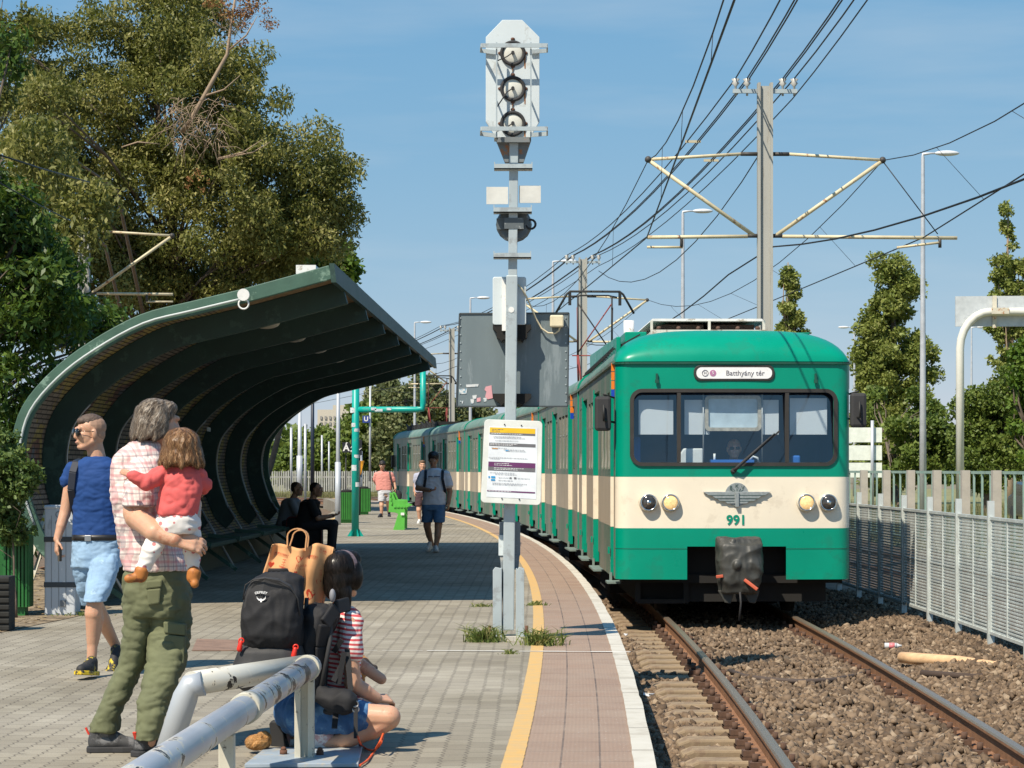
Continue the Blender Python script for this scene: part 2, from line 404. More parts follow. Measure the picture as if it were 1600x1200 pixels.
leath = mat('leather_black', (.015, .014, .014), rough=.4)
mb = MB(); loft(mb, f.rings([(835, 152, 39.3, .134), (844, 152, 39.3, .134)])); bl = mb.build('belt', leath, blue_man)
MB().box(f.P(143, 840, -.137), (.045, .012, .04)).build('buckle', mat('buckle_steel', (.5, .5, .5), rough=.3, metal=1), bl, bevel=.003)
yel = mat('shoe_yellow', (.75, .52, .02), rough=.5, dirt=((.02, .02, .02), .55, 11)); shoe_bk = mat('shoe_mesh_black', (.02, .02, .022), rough=.7, dirt=((.6, .45, .03), .38, 14))
shoe(blue_man, f.P(158, 1050, -.25), (-.18, -.95, .10), [shoe_bk, yel, lace_m], .3, .115)
shoe(blue_man, f.P(170, 1030, .42), (-.05, -.8, -.55), [shoe_bk, yel, lace_m], .3, .11, up=(0, -.4, 1))
mph = MB(); mph.box(f.P(97, 864, -.085), (.018, .07, .11), rz=.4); p = mph.build('mobile_phone', mat('phone_black', (.012, .011, .01), rough=.2), bevel=.006)
tag(p, 'small dark phone held low in the hand of the man in blue', 'phone')
bp = thing('backpack', 'dark navy backpack worn by the man in the blue t-shirt', 'backpack', f.P(152, 800, .25))
navy = mat('navy_nylon', (.012, .016, .03), rough=.6)
mb = MB(); loft(mb, f.rings([(728, 156, 26, .07, .2), (745, 156, 34, .1, .22), (800, 156, 34, .11, .23), (830, 156, 30, .09, .22)])); blob('pack_body', mb, navy, bp, vox=.012, sm=4)
for xs in ((122, 119, 116, 117), (182, 184, 187, 189)):
    pts = [f.P(xs[0]+3, 719, .06), f.P(xs[0], 722, -.07), f.P(xs[1], 738, -.125), f.P(xs[2], 765, -.12), f.P(xs[3], 795, -.03), f.P(xs[3]+1, 815, .12)]
    m = MB()
    for a, b in zip(pts, pts[1:]): m.bar(a, b, .05, .014, up=(0, -1, .2))
    m.build('shoulder_strap', navy, bp, bevel=.004)
# ---- older man holding a toddler
f = Fig(11.65); root0 = gnd(205, 1172)
mb = MB(); HMo = headm((.85, .52)); hco = f.P(246, 664, 0)
head(mb, hco, HMo, 1.08)
f.chain(mb, [(240, 680, 0, 17), (228, 712, 0, 20)])
loft(mb, f.rings([(700, 222, 26, .09), (730, 219, 33, .10), (800, 226, 36, .10), (880, 240, 40, .11), (930, 244, 40, .11)]))
f.chain(mb, [(231, 730, -.1, 20), (225, 806, -.2, 20.5), (258, 829, -.34, 15.5), (289, 840, -.36, 11.5)])
f.chain(mb, [(222, 760, -.12, 21), (221, 800, -.19, 19.5)])
hand(mb, f.P(287, 839, -.36), (1, .18, -.22), (-.25, .9, -.55), .215, .5, .1, 1)
f.chain(mb, [(217, 920, 0, 20), (212, 1000, 0, 13), (185, 1085, -.04, 11.5), (168, 1150, -.06, 10)])
f.chain(mb, [(268, 920, 0, 20), (264, 1030, -.1, 15), (245, 1150, -.24, 10)])
f.chain(mb, [(262, 725, .2, 18), (290, 790, .28, 14), (300, 830, .05, 11)])
old_man = blob('person', mb, skin_b, loc=root0, vox=.0062, sm=3)
tag(old_man, 'grey haired man in pink plaid shirt and olive cargo trousers holding a toddler', 'man', 'people on the platform')
hairg, nt, b = nodes('hair_grey'); co = objco(nt)
mp = nt.nodes.new('ShaderNodeMapping'); mp.inputs['Scale'].default_value = (60, 60, 14); mp.inputs['Rotation'].default_value = (0, .5, 0); L(nt, co, mp.inputs[0])
n = N(nt, 'ShaderNodeTexNoise', Scale=1.6, Detail=5, Distortion=.8); L(nt, mp.outputs[0], n.inputs[0])
L(nt, ramp(nt, n.outputs[0], [(.3, (.06, .045, .033)), (.5, (.17, .13, .098)), (.7, (.36, .31, .25))]).outputs[0], b.inputs['Base Color']); b.inputs['Roughness'].default_value = .45; bump(nt, b, n.outputs[0], .8, .012)
m = MB()
m.ell(hco+HMo @ Vector((0, -.014, .047))*1.08, (.086, .103, .082), M=HMo); m.ell(hco+HMo @ Vector((0, -.055, .0))*1.08, (.08, .07, .085), M=HMo); m.ell(hco+HMo @ Vector((0, .042, .078))*1.08, (.066, .055, .04), M=HMo)
for sx in (-1, 1): m.ell(hco+HMo @ Vector((sx*.07, -.02, .0))*1.08, (.028, .05, .06), M=HMo)
for q in range(16):
    a = -1.9+3.8*q/15; o = hco+HMo @ Vector((math.sin(a)*.080, -.036-math.cos(a)*.068, -.055))*1.08
    m.cap(o+Vector((0, 0, .055)), .022, o+HMo @ Vector((math.sin(a)*.010, -math.cos(a)*.016, .008-.010*(q % 3))), .012, 8, 6)
hr = blob('hair', m, hairg, old_man, vox=.0058, sm=4, folds=[((30, 30, 9), .004)])
fv = HMo @ Vector((0, 1, 0)); strands(hr, 2600, .06, .0016, lambda p: fv*-.55+Vector((0, 0, -.9)), island_mat('strand_grey', [(0, (.05, .036, .025)), (.5, (.19, .14, .098)), (.85, (.33, .27, .205)), (1, (.46, .41, .34))], rough=.4), 3)
# plaid cotton
pl, nt, b = nodes('plaid_cotton'); co = objco(nt); sp = nt.nodes.new('ShaderNodeSeparateXYZ')
dn = N(nt, 'ShaderNodeTexNoise', Scale=4); L(nt, co, dn.inputs[0]); ds = nt.nodes.new('ShaderNodeVectorMath'); ds.operation = 'MULTIPLY_ADD'; L(nt, dn.outputs[1], ds.inputs[0]); ds.inputs[1].default_value = (.035,)*3; L(nt, co, ds.inputs[2]); L(nt, ds.outputs[0], sp.inputs[0])
def band(v, per, wd, ph=0): return math_(nt, 'LESS_THAN', math_(nt, 'PINGPONG', math_(nt, 'ADD', v, ph), per/2), wd)
hx = math_(nt, 'ADD', sp.outputs[0], math_(nt, 'MULTIPLY', sp.outputs[1], .8))
c = (.72, .64, .59)
for v, ph in ((hx, 0), (sp.outputs[2], .02)):
    c = mixc(nt, math_(nt, 'MULTIPLY', band(v, .062, .007, ph), .55), c, (.55, .22, .24))
    c = mixc(nt, math_(nt, 'MULTIPLY', band(v, .062, .004, ph+.024), .55), c, (.22, .17, .2))
    c = mixc(nt, math_(nt, 'MULTIPLY', band(v, .031, .0045, ph+.01), .3), c, (.6, .4, .4))
L(nt, c, b.inputs['Base Color']); b.inputs['Roughness'].default_value = .85
mb = MB(); loft(mb, f.rings([(690, 226, 23, .085), (700, 223, 31, .115), (712, 220, 40, .14), (730, 219, 45, .155), (760, 220, 47, .16), (800, 224, 45.5, .155), (840, 232, 46.5, .155), (870, 240, 48.5, .165), (891, 243, 50, .17)]))
loft(mb, [(f.P(231, 716, -.09), f.r(23), .07), (f.P(230, 740, -.13), f.r(25), .085), (f.P(227, 768, -.17), f.r(24), .09), (f.P(226, 790, -.19), f.r(23.5), .092)])
shirt = blob('shirt', mb, pl, old_man, vox=.007, sm=3, folds=[((7, 7, 9), -.010), ((16, 16, 22), -.005), ((32, 32, 32), .0015)])
mb = MB(); loft(mb, [(f.P(228, 714, 0), f.r(33), .105), (f.P(228, 697, .005), f.r(26), .085), (f.P(230, 689, .01), f.r(23.5), .08)]); blob('collar', mb, pl, shirt, vox=.007, sm=2)
olive = mat('olive_cotton', (.125, .135, .07), rough=.85, var=.14, vs=5, bmp=.2, bs=350)
mb = MB(); loft(mb, f.rings([(876, 242, 43, .135), (892, 243, 47, .155), (905, 243, 50, .165), (930, 245, 52, .17), (950, 246, 52, .165), (962, 246, 50, .15)]))
loft(mb, f.rings([(930, 222, 29, .14), (975, 217, 22.5, .12), (1005, 212, 20.5, .11), (1035, 207, 20.5, .105), (1072, 191, 20, .1, -.03), (1099, 178, 18.5, .095, -.05), (1120, 170, 20, .095, -.06), (1140, 167, 21, .09, -.06)]))
loft(mb, f.rings([(930, 268, 30, .14), (975, 267, 31, .12), (1005, 266, 30.5, .12, -.04), (1035, 264, 30, .115, -.1), (1060, 258, 26, .11, -.15), (1090, 251, 23, .1, -.2), (1120, 246, 20, .095, -.23), (1146, 243, 19, .09, -.25)]))
pants = blob('cargo_trousers', mb, olive, old_man, vox=.007, sm=3, folds=[((7, 7, 13), -.009), ((14, 14, 30), -.005), ((30, 30, 50), .0015)])
for q in ([(262, 968), (297, 972), (297, 990), (263, 986)], [(263, 988), (296, 991), (294, 1034), (262, 1030)], [(236, 905), (262, 903), (261, 915), (236, 918)], [(238, 918), (260, 916), (258, 940), (240, 943)]):
    dd = -.155 if q[0][1] > 950 else -.185
    mm = MB(); mm.prism([f.P(x, y, dd) for x, y in q], (0, .05, 0)); mm.build('pocket', olive, pants, bevel=.008)
shg = mat('hiking_grey', (.05, .05, .052), rough=.7, dirt=((.14, .14, .145), .45, 12)); redsock = mat('red_lining', (.6, .04, .02), rough=.8)
for hp, dv in ((f.P(141, 1175, -.1), (.97, .12, 0)), (f.P(226, 1182, -.3), (.5, .8, 0))):
    hp.z = .002; s_ = shoe(old_man, hp, dv, [shg, rub, lace_m], .29, .11, h=.115)
    mm = MB(); d_ = Vector(dv).normalized(); mm.bar(hp+d_*.012+Vector((0, 0, .088)), hp-d_*.004+Vector((0, 0, .122)), .02, .01); mm.ell(hp+d_*.09+Vector((0, -.03, .115)), (.03, .02, .014)); mm.build('heel_tab', redsock, s_)
# ---- toddler
f = Fig(11.36); root0 = f.P(275, 830)
mb = MB(); HMc = headm((-.55, .8)); hcc = f.P(284, 702)
head(mb, hcc, HMc, .84)
f.chain(mb, [(283, 715, 12), (283, 735, 15)])
loft(mb, f.rings([(735, 282, 22, .06), (770, 282, 27, .08), (800, 277, 27, .085), (830, 277, 26, .085)]))
f.chain(mb, [(256, 740, -.03, 10), (231, 754, -.09, 9), (211, 742, -.1, 6)]); hand(mb, f.P(212, 742, -.1), (-1, .1, .35), (.1, 1, -.2), .085, .5, .1, 1)
f.chain(mb, [(308, 740, .04, 9), (321, 757, .05, 8), (313, 766, .12, 6.5)]); hand(mb, f.P(313, 766, .12), (-.5, .8, -.1), (-.5, -.6, -.2), .085, .5, .1, -1)
f.chain(mb, [(258, 822, 0, 15), (238, 858, -.04, 12), (226, 890, -.05, 8)]); f.chain(mb, [(298, 822, .04, 12), (298, 858, .03, 11), (302, 895, .02, 8)])
kid = blob('person', mb, skin_a, loc=root0, vox=.0055, sm=3)
tag(kid, 'toddler in a coral sweater carried on the arm of the grey haired man', 'toddler', 'people on the platform')
hairb, nt, b = nodes('hair_brown'); co = objco(nt)
mp = nt.nodes.new('ShaderNodeMapping'); mp.inputs['Scale'].default_value = (60, 60, 12); L(nt, co, mp.inputs[0])
n = N(nt, 'ShaderNodeTexNoise', Scale=1.5, Detail=5, Distortion=1.5); L(nt, mp.outputs[0], n.inputs[0])
L(nt, ramp(nt, n.outputs[0], [(.3, (.10, .045, .02)), (.5, (.23, .115, .05)), (.7, (.42, .25, .13))]).outputs[0], b.inputs['Base Color']); b.inputs['Roughness'].default_value = .4; bump(nt, b, n.outputs[0], .8, .012)
m = MB(); m.ell(f.P(284, 695, -.01), (.088, .1, .082)); m.ell(f.P(284, 712, -.02), (.088, .085, .06))
for q in range(22):
    a = 2*math.pi*q/22; o = f.P(284, 712, 0)+Vector((math.cos(a)*.078, math.sin(a)*.08-.01, 0)); z = -.035-.014*math.sin(q*2.3)
    m.cap(o+Vector((0, 0, .03)), .021, o+Vector((math.cos(a)*.02, math.sin(a)*.012, z)), .012, 8, 6)
hr = blob('hair', m, hairb, kid, vox=.0052, sm=3, folds=[((36, 36, 16), .006)])
kc = hcc-wloc(kid); strands(hr, 2400, .075, .0015, lambda p: Vector(((p-kc).x*3, (p-kc).y*3, -1)), island_mat('strand_brown', [(0, (.07, .03, .014)), (.5, (.20, .10, .042)), (.85, (.36, .21, .10)), (1, (.48, .31, .17))], rough=.35), 4, wave=.7, lift=.007)
coral = mat('coral_knit', (.62, .105, .10), rough=.9, var=.06, bmp=.25, bs=300)
mb = MB(); loft(mb, f.rings([(727, 284, 16, .05), (733, 284, 25, .065), (742, 283, 31, .08), (770, 282, 33, .1), (790, 278, 32, .105), (805, 277, 30, .105)]))
mb.cap(f.P(258, 740, -.03), f.r(15), f.P(232, 754, -.09), f.r(13)); mb.cap(f.P(232, 754, -.09), f.r(13), f.P(214, 744, -.1), f.r(9.5))
mb.cap(f.P(306, 742, .03), f.r(14), f.P(319, 758, .05), f.r(11)); mb.cap(f.P(319, 758, .05), f.r(10), f.P(315, 764, .1), f.r(8))
blob('sweater', mb, coral, kid, vox=.006, sm=3, folds=[((11, 11, 14), -.007), ((24, 24, 30), -.003)])
dots, nt, b = nodes('dotted_cotton'); co = objco(nt)
sp = nt.nodes.new('ShaderNodeSeparateXYZ'); L(nt, co, sp.inputs[0]); cb_ = nt.nodes.new('ShaderNodeCombineXYZ'); L(nt, sp.outputs[0], cb_.inputs[0]); L(nt, sp.outputs[2], cb_.inputs[1])
vo = N(nt, 'ShaderNodeTexVoronoi', Scale=27.0, Randomness=.45); L(nt, cb_.outputs[0], vo.inputs['Vector'])
L(nt, mixc(nt, math_(nt, 'LESS_THAN', vo.outputs['Distance'], .27), (.74, .70, .66), (.6, .22, .22)), b.inputs['Base Color']); b.inputs['Roughness'].default_value = .9
mb = MB(); loft(mb, f.rings([(792, 278, 25, .085), (803, 278, 28, .093), (812, 278, 31, .103), (824, 278, 31, .1), (833, 277, 26, .09)]))
mb.cap(f.P(260, 818, 0), f.r(19), f.P(239, 858, -.04), f.r(15.5)); mb.cap(f.P(239, 858, -.04), f.r(15.5), f.P(226, 888, -.05), f.r(10.5))
mb.cap(f.P(297, 818, .04), f.r(15), f.P(298, 858, .03), f.r(14)); mb.cap(f.P(298, 858, .03), f.r(14), f.P(302, 890, .02), f.r(10))
blob('leggings', mb, dots, kid, vox=.0065, sm=3, folds=[((16, 16, 26), .006)])
tanl = mat('tan_leather', (.42, .15, .03), rough=.6, dirt=((.2, .06, .02), .4, 20))
for a, b_, t in (((224, 893), (205, 903), -.06), ((303, 896), (305, 912), .0)):
    mm = MB(); mm.cap(f.P(a[0], a[1], t), f.r(12), f.P(a[0]-1, a[1]+6, t), f.r(11)); mm.cap(f.P(a[0], a[1]+7, t), f.r(9), f.P(b_[0], b_[1], t-.02), f.r(7))
    blob('shoe', mm, tanl, kid, vox=.006, sm=2)
# ---- squatting woman
f = Fig(11.75); root0 = gnd(500, 1168)
mb = MB(); HMw = headm((.5, .86)); hcw = f.P(535, 899)
head(mb, hcw, HMw, 1.0)
f.chain(mb, [(536, 925, 13), (532, 958, 16)])
loft(mb, f.rings([(952, 532, 22, .08), (975, 531, 31, .1), (1040, 532, 27, .1), (1085, 535, 27, .11), (1105, 515, 26, .1)]))
f.chain(mb, [(551, 972, -.12, 14.5), (551, 1020, -.17, 14), (556, 1062, -.17, 12.5), (590, 1088, -.1, 9)])
f.chain(mb, [(553, 1062, -.17, 12.5), (572, 1075, -.14, 12.5), (590, 1088, -.1, 9)])
hand(mb, f.P(590, 1088, -.1), (.7, .7, -.1), (-.3, .4, -.8), .17, .6, .1, 1)
f.chain(mb, [(480, 1112, -.11, 24), (575, 1112, -.2, 20.5), (611, 1113, -.22, 18.5)])
f.chain(mb, [(611, 1117, -.22, 17), (585, 1133, -.2, 16), (550, 1147, -.18, 14), (506, 1160, -.15, 9)])
f.chain(mb, [(480, 1112, .10, 24), (590, 1118, .3, 18), (560, 1150, .2, 14), (440, 1150, .1, 9)])
f.chain(mb, [(520, 970, .17, 13), (548, 1040, .3, 12), (590, 1070, .32, 9)])
woman = blob('person', mb, skin_b, loc=root0, vox=.0062, sm=3)
tag(woman, 'squatting woman in red striped t-shirt and denim shorts wearing a large carrier pack', 'woman', 'people on the platform')
hairk, nt, b = nodes('hair_black'); co = objco(nt)
mp = nt.nodes.new('ShaderNodeMapping'); mp.inputs['Scale'].default_value = (60, 60, 8); L(nt, co, mp.inputs[0])
n = N(nt, 'ShaderNodeTexNoise', Scale=1.5, Detail=4); L(nt, mp.outputs[0], n.inputs[0])
L(nt, ramp(nt, n.outputs[0], [(.3, (.006, .005, .005)), (.7, (.016, .012, .011))]).outputs[0], b.inputs['Base Color']); b.inputs['Roughness'].default_value = .42; b.inputs['Specular IOR Level'].default_value = .3; bump(nt, b, n.outputs[0], .6, .008)
m = MB(); m.ell(hcw+HMw @ Vector((0, -.022, .045)), (.083, .103, .084), M=HMw); m.ell(hcw+HMw @ Vector((0, -.04, -.015)), (.078, .078, .1), M=HMw); m.ell(hcw+HMw @ Vector((0, -.05, -.07)), (.07, .06, .06), M=HMw); m.ell(hcw+HMw @ Vector((0, .05, .085)), (.075, .055, .045), M=HMw)
for sx in (-1, 1): m.ell(hcw+HMw @ Vector((sx*.07, .02, .0)), (.024, .055, .075), M=HMw)
m.cap(f.P(538, 925, -.06), .045, f.P(541, 955, -.07), .026); m.cap(f.P(541, 955, -.07), .026, f.P(539, 978, -.09), .014)
hr = blob('hair', m, hairk, woman, vox=.006, sm=8)
wf = HMw @ Vector((0, 1, 0)); wc = f.P(541, 950, -.07)-wloc(woman); strands(hr, 2600, .10, .0015, lambda p: (wc-p)+Vector((0, 0, -.03)), island_mat('strand_black', [(0, (.004, .0035, .003)), (.6, (.014, .011, .009)), (1, (.04, .03, .026))], rough=.3), 5, wave=.08)
m = MB(); pts = []
for q in range(15):
    a = R(-15+q*15); pts.append(hcw+HMw @ Vector((math.cos(a)*.084, .0, .04+math.sin(a)*.087)))
for a, c in zip(pts, pts[1:]): m.bar(a, c, .028, .006, up=(a+c)/2-hcw)
m.build('headband', mat('mauve_band', (.17, .12, .13), rough=.6), woman)
strp, nt, b = nodes('red_stripes'); co = objco(nt); sp = nt.nodes.new('ShaderNodeSeparateXYZ'); L(nt, co, sp.inputs[0])
nz = N(nt, 'ShaderNodeTexNoise', Scale=6); L(nt, co, nz.inputs[0])
v = math_(nt, 'ADD', math_(nt, 'ADD', sp.outputs[2], math_(nt, 'MULTIPLY', sp.outputs[0], .12)), math_(nt, 'MULTIPLY', nz.outputs[0], .02))
L(nt, mixc(nt, math_(nt, 'LESS_THAN', math_(nt, 'PINGPONG', v, .0115), .0056), (.72, .64, .6), (.55, .075, .085)), b.inputs['Base Color']); b.inputs['Roughness'].default_value = .9
mb = MB(); loft(mb, f.rings([(948, 534, 17, .07), (956, 532, 29, .1), (972, 531, 37, .125), (1000, 530, 35, .125), (1040, 531, 31, .12), (1075, 535, 31, .125), (1095, 533, 32, .13)]))
mb.cap(f.P(549, 974, -.11), f.r(19.5), f.P(551, 1006, -.165), f.r(19)); mb.cap(f.P(551, 1006, -.165), f.r(19), f.P(551, 1012, -.17), f.r(19.5)); mb.cap(f.P(522, 975, .15), f.r(18), f.P(532, 1005, .22), f.r(18))
blob('t_shirt', mb, strp, woman, vox=.007, sm=3, folds=[((9, 9, 10), -.008), ((20, 20, 20), -.003)])
den2 = mat('denim_blue', (.035, .115, .27), rough=.85, var=.2, vs=8, bmp=.2, bs=300, dirt=((.10, .22, .38), .4, 7))
mb = MB(); mb.ell(f.P(478, 1112, 0), (.17, .2, .125)); mb.ell(f.P(505, 1092, -.02), (.115, .16, .09))
mb.cap(f.P(480, 1114, -.12), f.r(36), f.P(560, 1112, -.19), f.r(27)); mb.cap(f.P(560, 1112, -.19), f.r(27), f.P(566, 1112, -.195), f.r(25.5)); mb.cap(f.P(480, 1114, .12), f.r(34), f.P(545, 1117, .22), f.r(25))
blob('shorts', mb, den2, woman, vox=.007, sm=3, folds=[((16, 10, 9), -.010), ((30, 24, 20), -.004)])
pink = mat('pink_shoe', (.55, .33, .32), rough=.6, dirt=((.75, .7, .68), .5, 18)); offw = mat('off_white_rubber', (.66, .64, .6), rough=.6)
hp = f.P(489, 1170, -.16); hp.z = .003; shoe(woman, hp, (1, .15, 0), [pink, offw, lace_m], .24, .09, h=.085)
shoe(woman, f.P(430, 1128, .0), (.1, .25, -1), [pink, rub, lace_m], .2, .105, up=(.5, .85, 0), h=.07)
# ---- far people, built the same way with fewer wrinkles
def small_person(D, label, base, hd, hf, neck, torso, arms, legs, skin, clothes, hairm, hair_k=1.0, shoes=(), tilt=0, vox=.012, grp='people on the platform', hk=1.0):
    f = Fig(D); mb = MB(); M = headm(hf, tilt); c = f.P(*hd); head(mb, c, M, hk)
    f.chain(mb, neck); loft(mb, f.rings(torso))
    for a in arms:
        f.chain(mb, a[0]); hand(mb, f.P(*a[0][-1][:3]), a[1], a[2], .18, a[3] if len(a) > 3 else .6, .1, a[4] if len(a) > 4 else 1)
    for l in legs: f.chain(mb, l)
    o = blob('person', mb, skin, loc=f.P(*base), vox=.008, sm=2)
    tag(o, label, 'man', grp); face_bits(c, M, o, hk)
    for nm, lofts, caps, mt in clothes:
        m = MB()
        for l in lofts: loft(m, f.rings(l))
        for l in caps: f.chain(m, l)
        blob(nm, m, mt, o, vox=vox, sm=3, folds=[((9, 9, 14), .008)])
    m = MB(); m.ell(c+M @ Vector((0, -.022, .052))*hk, (.083*hair_k, .095*hair_k, .075*hair_k), M=M); m.ell(c+M @ Vector((0, -.055, .01))*hk, (.078, .06, .07), M=M); m.ell(c+M @ Vector((0, .055, .092))*hk, (.055, .04, .03), M=M)
    blob('hair', m, hairm, o, vox=.009, sm=2, folds=[((45, 45, 45), .006)])
    for hp, dv, mt, so in shoes: shoe(o, f.P(*hp), dv, [mt, so, lace_m], .28, .1)
    return o, f
lav = mat('tee_lavender', (.72, .74, .82), rough=.9, var=.05); jean = mat('denim_mid', (.09, .19, .34), rough=.85, var=.15); wht = mat('white_sneaker', (.7, .7, .68), rough=.6)
walker, f = small_person(39.4, 'young man in pale tee and backpack walking while looking at his phone', (676, 863), (677, 718, 0), (-.1, -1), [(677, 728, .02, 5), (679, 737, .03, 6)],
    [(735, 679, 14, .09), (760, 679, 16, .1), (790, 678, 16, .1)],
    [([(661, 743, 0, 5.2), (653, 763, -.06, 4.4), (672, 766, -.24, 3.4)], (.9, -.4, .1), (0, 0, 1), .8, 1), ([(697, 743, 0, 5.2), (703, 768, .02, 4.4), (701, 786, -.05, 3.2)], (-.05, -.2, -1), (-.9, .3, 0), .6, -1)],
    [[(669, 795, 0, 8), (667, 822, .08, 6), (670, 838, .2, 5), (674, 852, .3, 3.3)], [(687, 795, 0, 8), (685, 824, -.1, 6), (684, 838, -.14, 5.4), (681, 856, -.16, 3.4)]], skin_d,
    [('t_shirt', [[(732, 679, 8, .08), (737, 679, 16, .1), (745, 679, 19, .12), (765, 679, 18, .13), (789, 678, 18.5, .13)]], [[(662, 742, 0, 7.4), (656, 755, -.03, 7)], [(697, 742, 0, 7.4), (701, 757, 0, 7)]], lav),
     ('shorts', [[(784, 678, 17.5, .125), (797, 678, 18, .13)], [(790, 669, 9.4, .12), (816, 667, 8.6, .1, .06)], [(790, 687, 9.4, .12), (816, 686, 8.8, .1, -.08)]], [], jean)],
    hair_dk, 1.12, [((672, 857, .3), (-.2, -1, -.2), wht, offw), ((681, 862, -.1), (.1, -1, .06), wht, offw)], tilt=-.35)
m = MB()
for k in range(11):
    if k != 4: m.box(f.P(670.5+k*1.7, 744.5, -.137), (.013, .004, .02))
sh = [c for c in walker.children if c.name.startswith('t_shirt')][0]
m.build('chest_lettering', mat('print_dark', (.05, .04, .08)), sh)
o = MB().box(f.P(676, 765, -.27), (.075, .14, .012)).build('mobile_phone', MATS['phone_black'], bevel=.004)
tag(o, 'dark phone in the hand of the walking man in the pale tee', 'phone')
bp = thing('backpack', 'dark backpack on the shoulders of the walking young man', 'backpack', f.P(679, 770, .22))
m = MB(); loft(m, f.rings([(735, 679, 14, .06, .2), (760, 679, 16, .1, .22), (785, 679, 15, .09, .22)])); blob('pack_body', m, navy, bp, vox=.014, sm=3)
for x0, x1 in ((665.5, 662.5), (692, 695.5)):
    m = MB(); pts = [f.P(x0+1, 734, .05), f.P(x0, 735.5, -.09), f.P(x0-.3, 748, -.14), f.P(x1, 766, -.12), f.P(x1, 776, .05)]
    for a, b_ in zip(pts, pts[1:]): m.bar(a, b_, .045, .014, up=(0, -1, .1))
    m.build('shoulder_strap', navy, bp)
o = MB().cap(f.P(695, 764, .1), .04, f.P(695, 779, .1), .04).build('water_bottle', mat('teal_bottle', (.02, .3, .25), rough=.3)); tag(o, 'teal bottle in the side pocket of the walking man', 'bottle')
salmon = mat('tee_salmon', (.62, .25, .21), rough=.9, var=.06); greysh = mat('shorts_grey', (.5, .5, .52), rough=.9)
pinkm, f = small_person(66.0, 'man in a salmon t-shirt and grey shorts looking down beside the green bench', (598, 810), (597.5, 727, -.08), (.05, -1), [(597.5, 733, 0, 3.2), (599, 738, .03, 3.6)],
    [(738, 599, 9, .09), (765, 600, 9, .1), (775, 601, 9, .1)],
    [([(588, 742, 0, 3.2), (585, 752, .1, 2.6), (591, 761, .16, 2)], (.6, .4, -.5), (0, -.5, 1), .6, 1), ([(611, 742, 0, 3.2), (616, 754, 0, 2.6), (618, 763, -.06, 2)], (.05, -.2, -1), (-.9, .3, 0), .6, -1)],
    [[(596, 775, 0, 4.6), (596.5, 790, -.1, 3.4), (596.5, 805, -.1, 2.1)], [(606, 775, 0, 4.6), (606.5, 790, .1, 3.4), (607, 803, .25, 2.1)]], skin_b,
    [('t_shirt', [[(736, 599, 6, .08), (739, 599, 11, .1), (745, 599.5, 13, .12), (766, 600, 12.5, .13)]], [[(588.5, 742, 0, 4.4), (586.5, 749, .05, 4.2)], [(611, 742, 0, 4.4), (614, 750, 0, 4.2)]], salmon),
     ('shorts', [[(763, 601, 10.5, .12), (771, 601, 11, .13)], [(768, 596.5, 5.6, .12), (783, 596.5, 5.4, .1, -.06)], [(768, 606.5, 5.6, .12), (783, 607, 5.4, .1, .06)]], [], greysh)],
    hair_dk, 1.05, [((597, 808, -.05), (-.3, -1, 0), navy, rub), ((607, 806, .3), (.1, -1, -.1), navy, rub)], tilt=-.55, vox=.014)
bg = thing('shoulder_bag', 'dark shoulder bag hanging at the side of the man in salmon', 'bag', f.P(619, 772))
m = MB(); loft(m, f.rings([(766, 620, 5, .06), (771, 621, 7, .08), (779, 621, 7, .08)])); blob('bag_body', m, blackfab, bg, vox=.014, sm=2)
m = MB(); pts = [f.P(609, 737, -.06), f.P(610, 745, -.14), f.P(613, 757, -.13), f.P(617, 768, -.06)]
for a, b_ in zip(pts, pts[1:]): m.bar(a, b_, .04, .012, up=(0, -1, .1))
m.build('strap', blackfab, bg)
maroon = mat('shorts_maroon', (.06, .03, .035), rough=.9); greyt = mat('tee_greyblue', (.33, .34, .42), rough=.9)
small_person(58.0, 'bearded man in grey tee and dark shorts half hidden behind the walking man', (657, 821), (660, 727, 0), (.15, -1), [(660, 733, 0, 3.6), (661, 740, .02, 4)],
    [(740, 661, 10, .09), (765, 660, 10, .1), (782, 660, 10, .1)],
    [([(651, 744, 0, 3.6), (649, 757, 0, 3), (648, 768, -.05, 2.2)], (0, -.2, -1), (.9, .3, 0), .6, 1), ([(672, 744, 0, 3.6), (675, 757, 0, 3), (675, 768, -.05, 2.2)], (0, -.2, -1), (-.9, .3, 0), .6, -1)],
    [[(655, 780, 0, 5), (654.5, 797, -.1, 3.8), (656, 815, -.05, 2.3)], [(667, 780, 0, 5), (667, 797, .1, 3.8), (667, 812, .25, 2.3)]], skin_b,
    [('t_shirt', [[(738, 661, 7, .08), (741, 661, 12, .1), (748, 661, 14, .12), (769, 661, 13.5, .13)]], [[(651, 744, 0, 5), (650, 751, 0, 4.8)], [(672, 744, 0, 5), (674, 751, 0, 4.8)]], greyt),
     ('shorts', [[(767, 661, 12, .12), (776, 661, 12, .13)], [(772, 655, 6.2, .12), (790, 654.5, 5.8, .1, -.06)], [(772, 667, 6.2, .12), (790, 667, 5.8, .1, .06)]], [], maroon)],
    mat('hair_fair', (.14, .08, .04), rough=.6), 1.02, [((656, 818, 0), (-.1, -1, 0), wht, offw), ((667, 815, .3), (.1, -1, -.1), wht, offw)], vox=.014)
blk_t = mat('tee_black', (.012, .012, .013), rough=.9); drk = mat('trousers_dark', (.02, .02, .025), rough=.9)
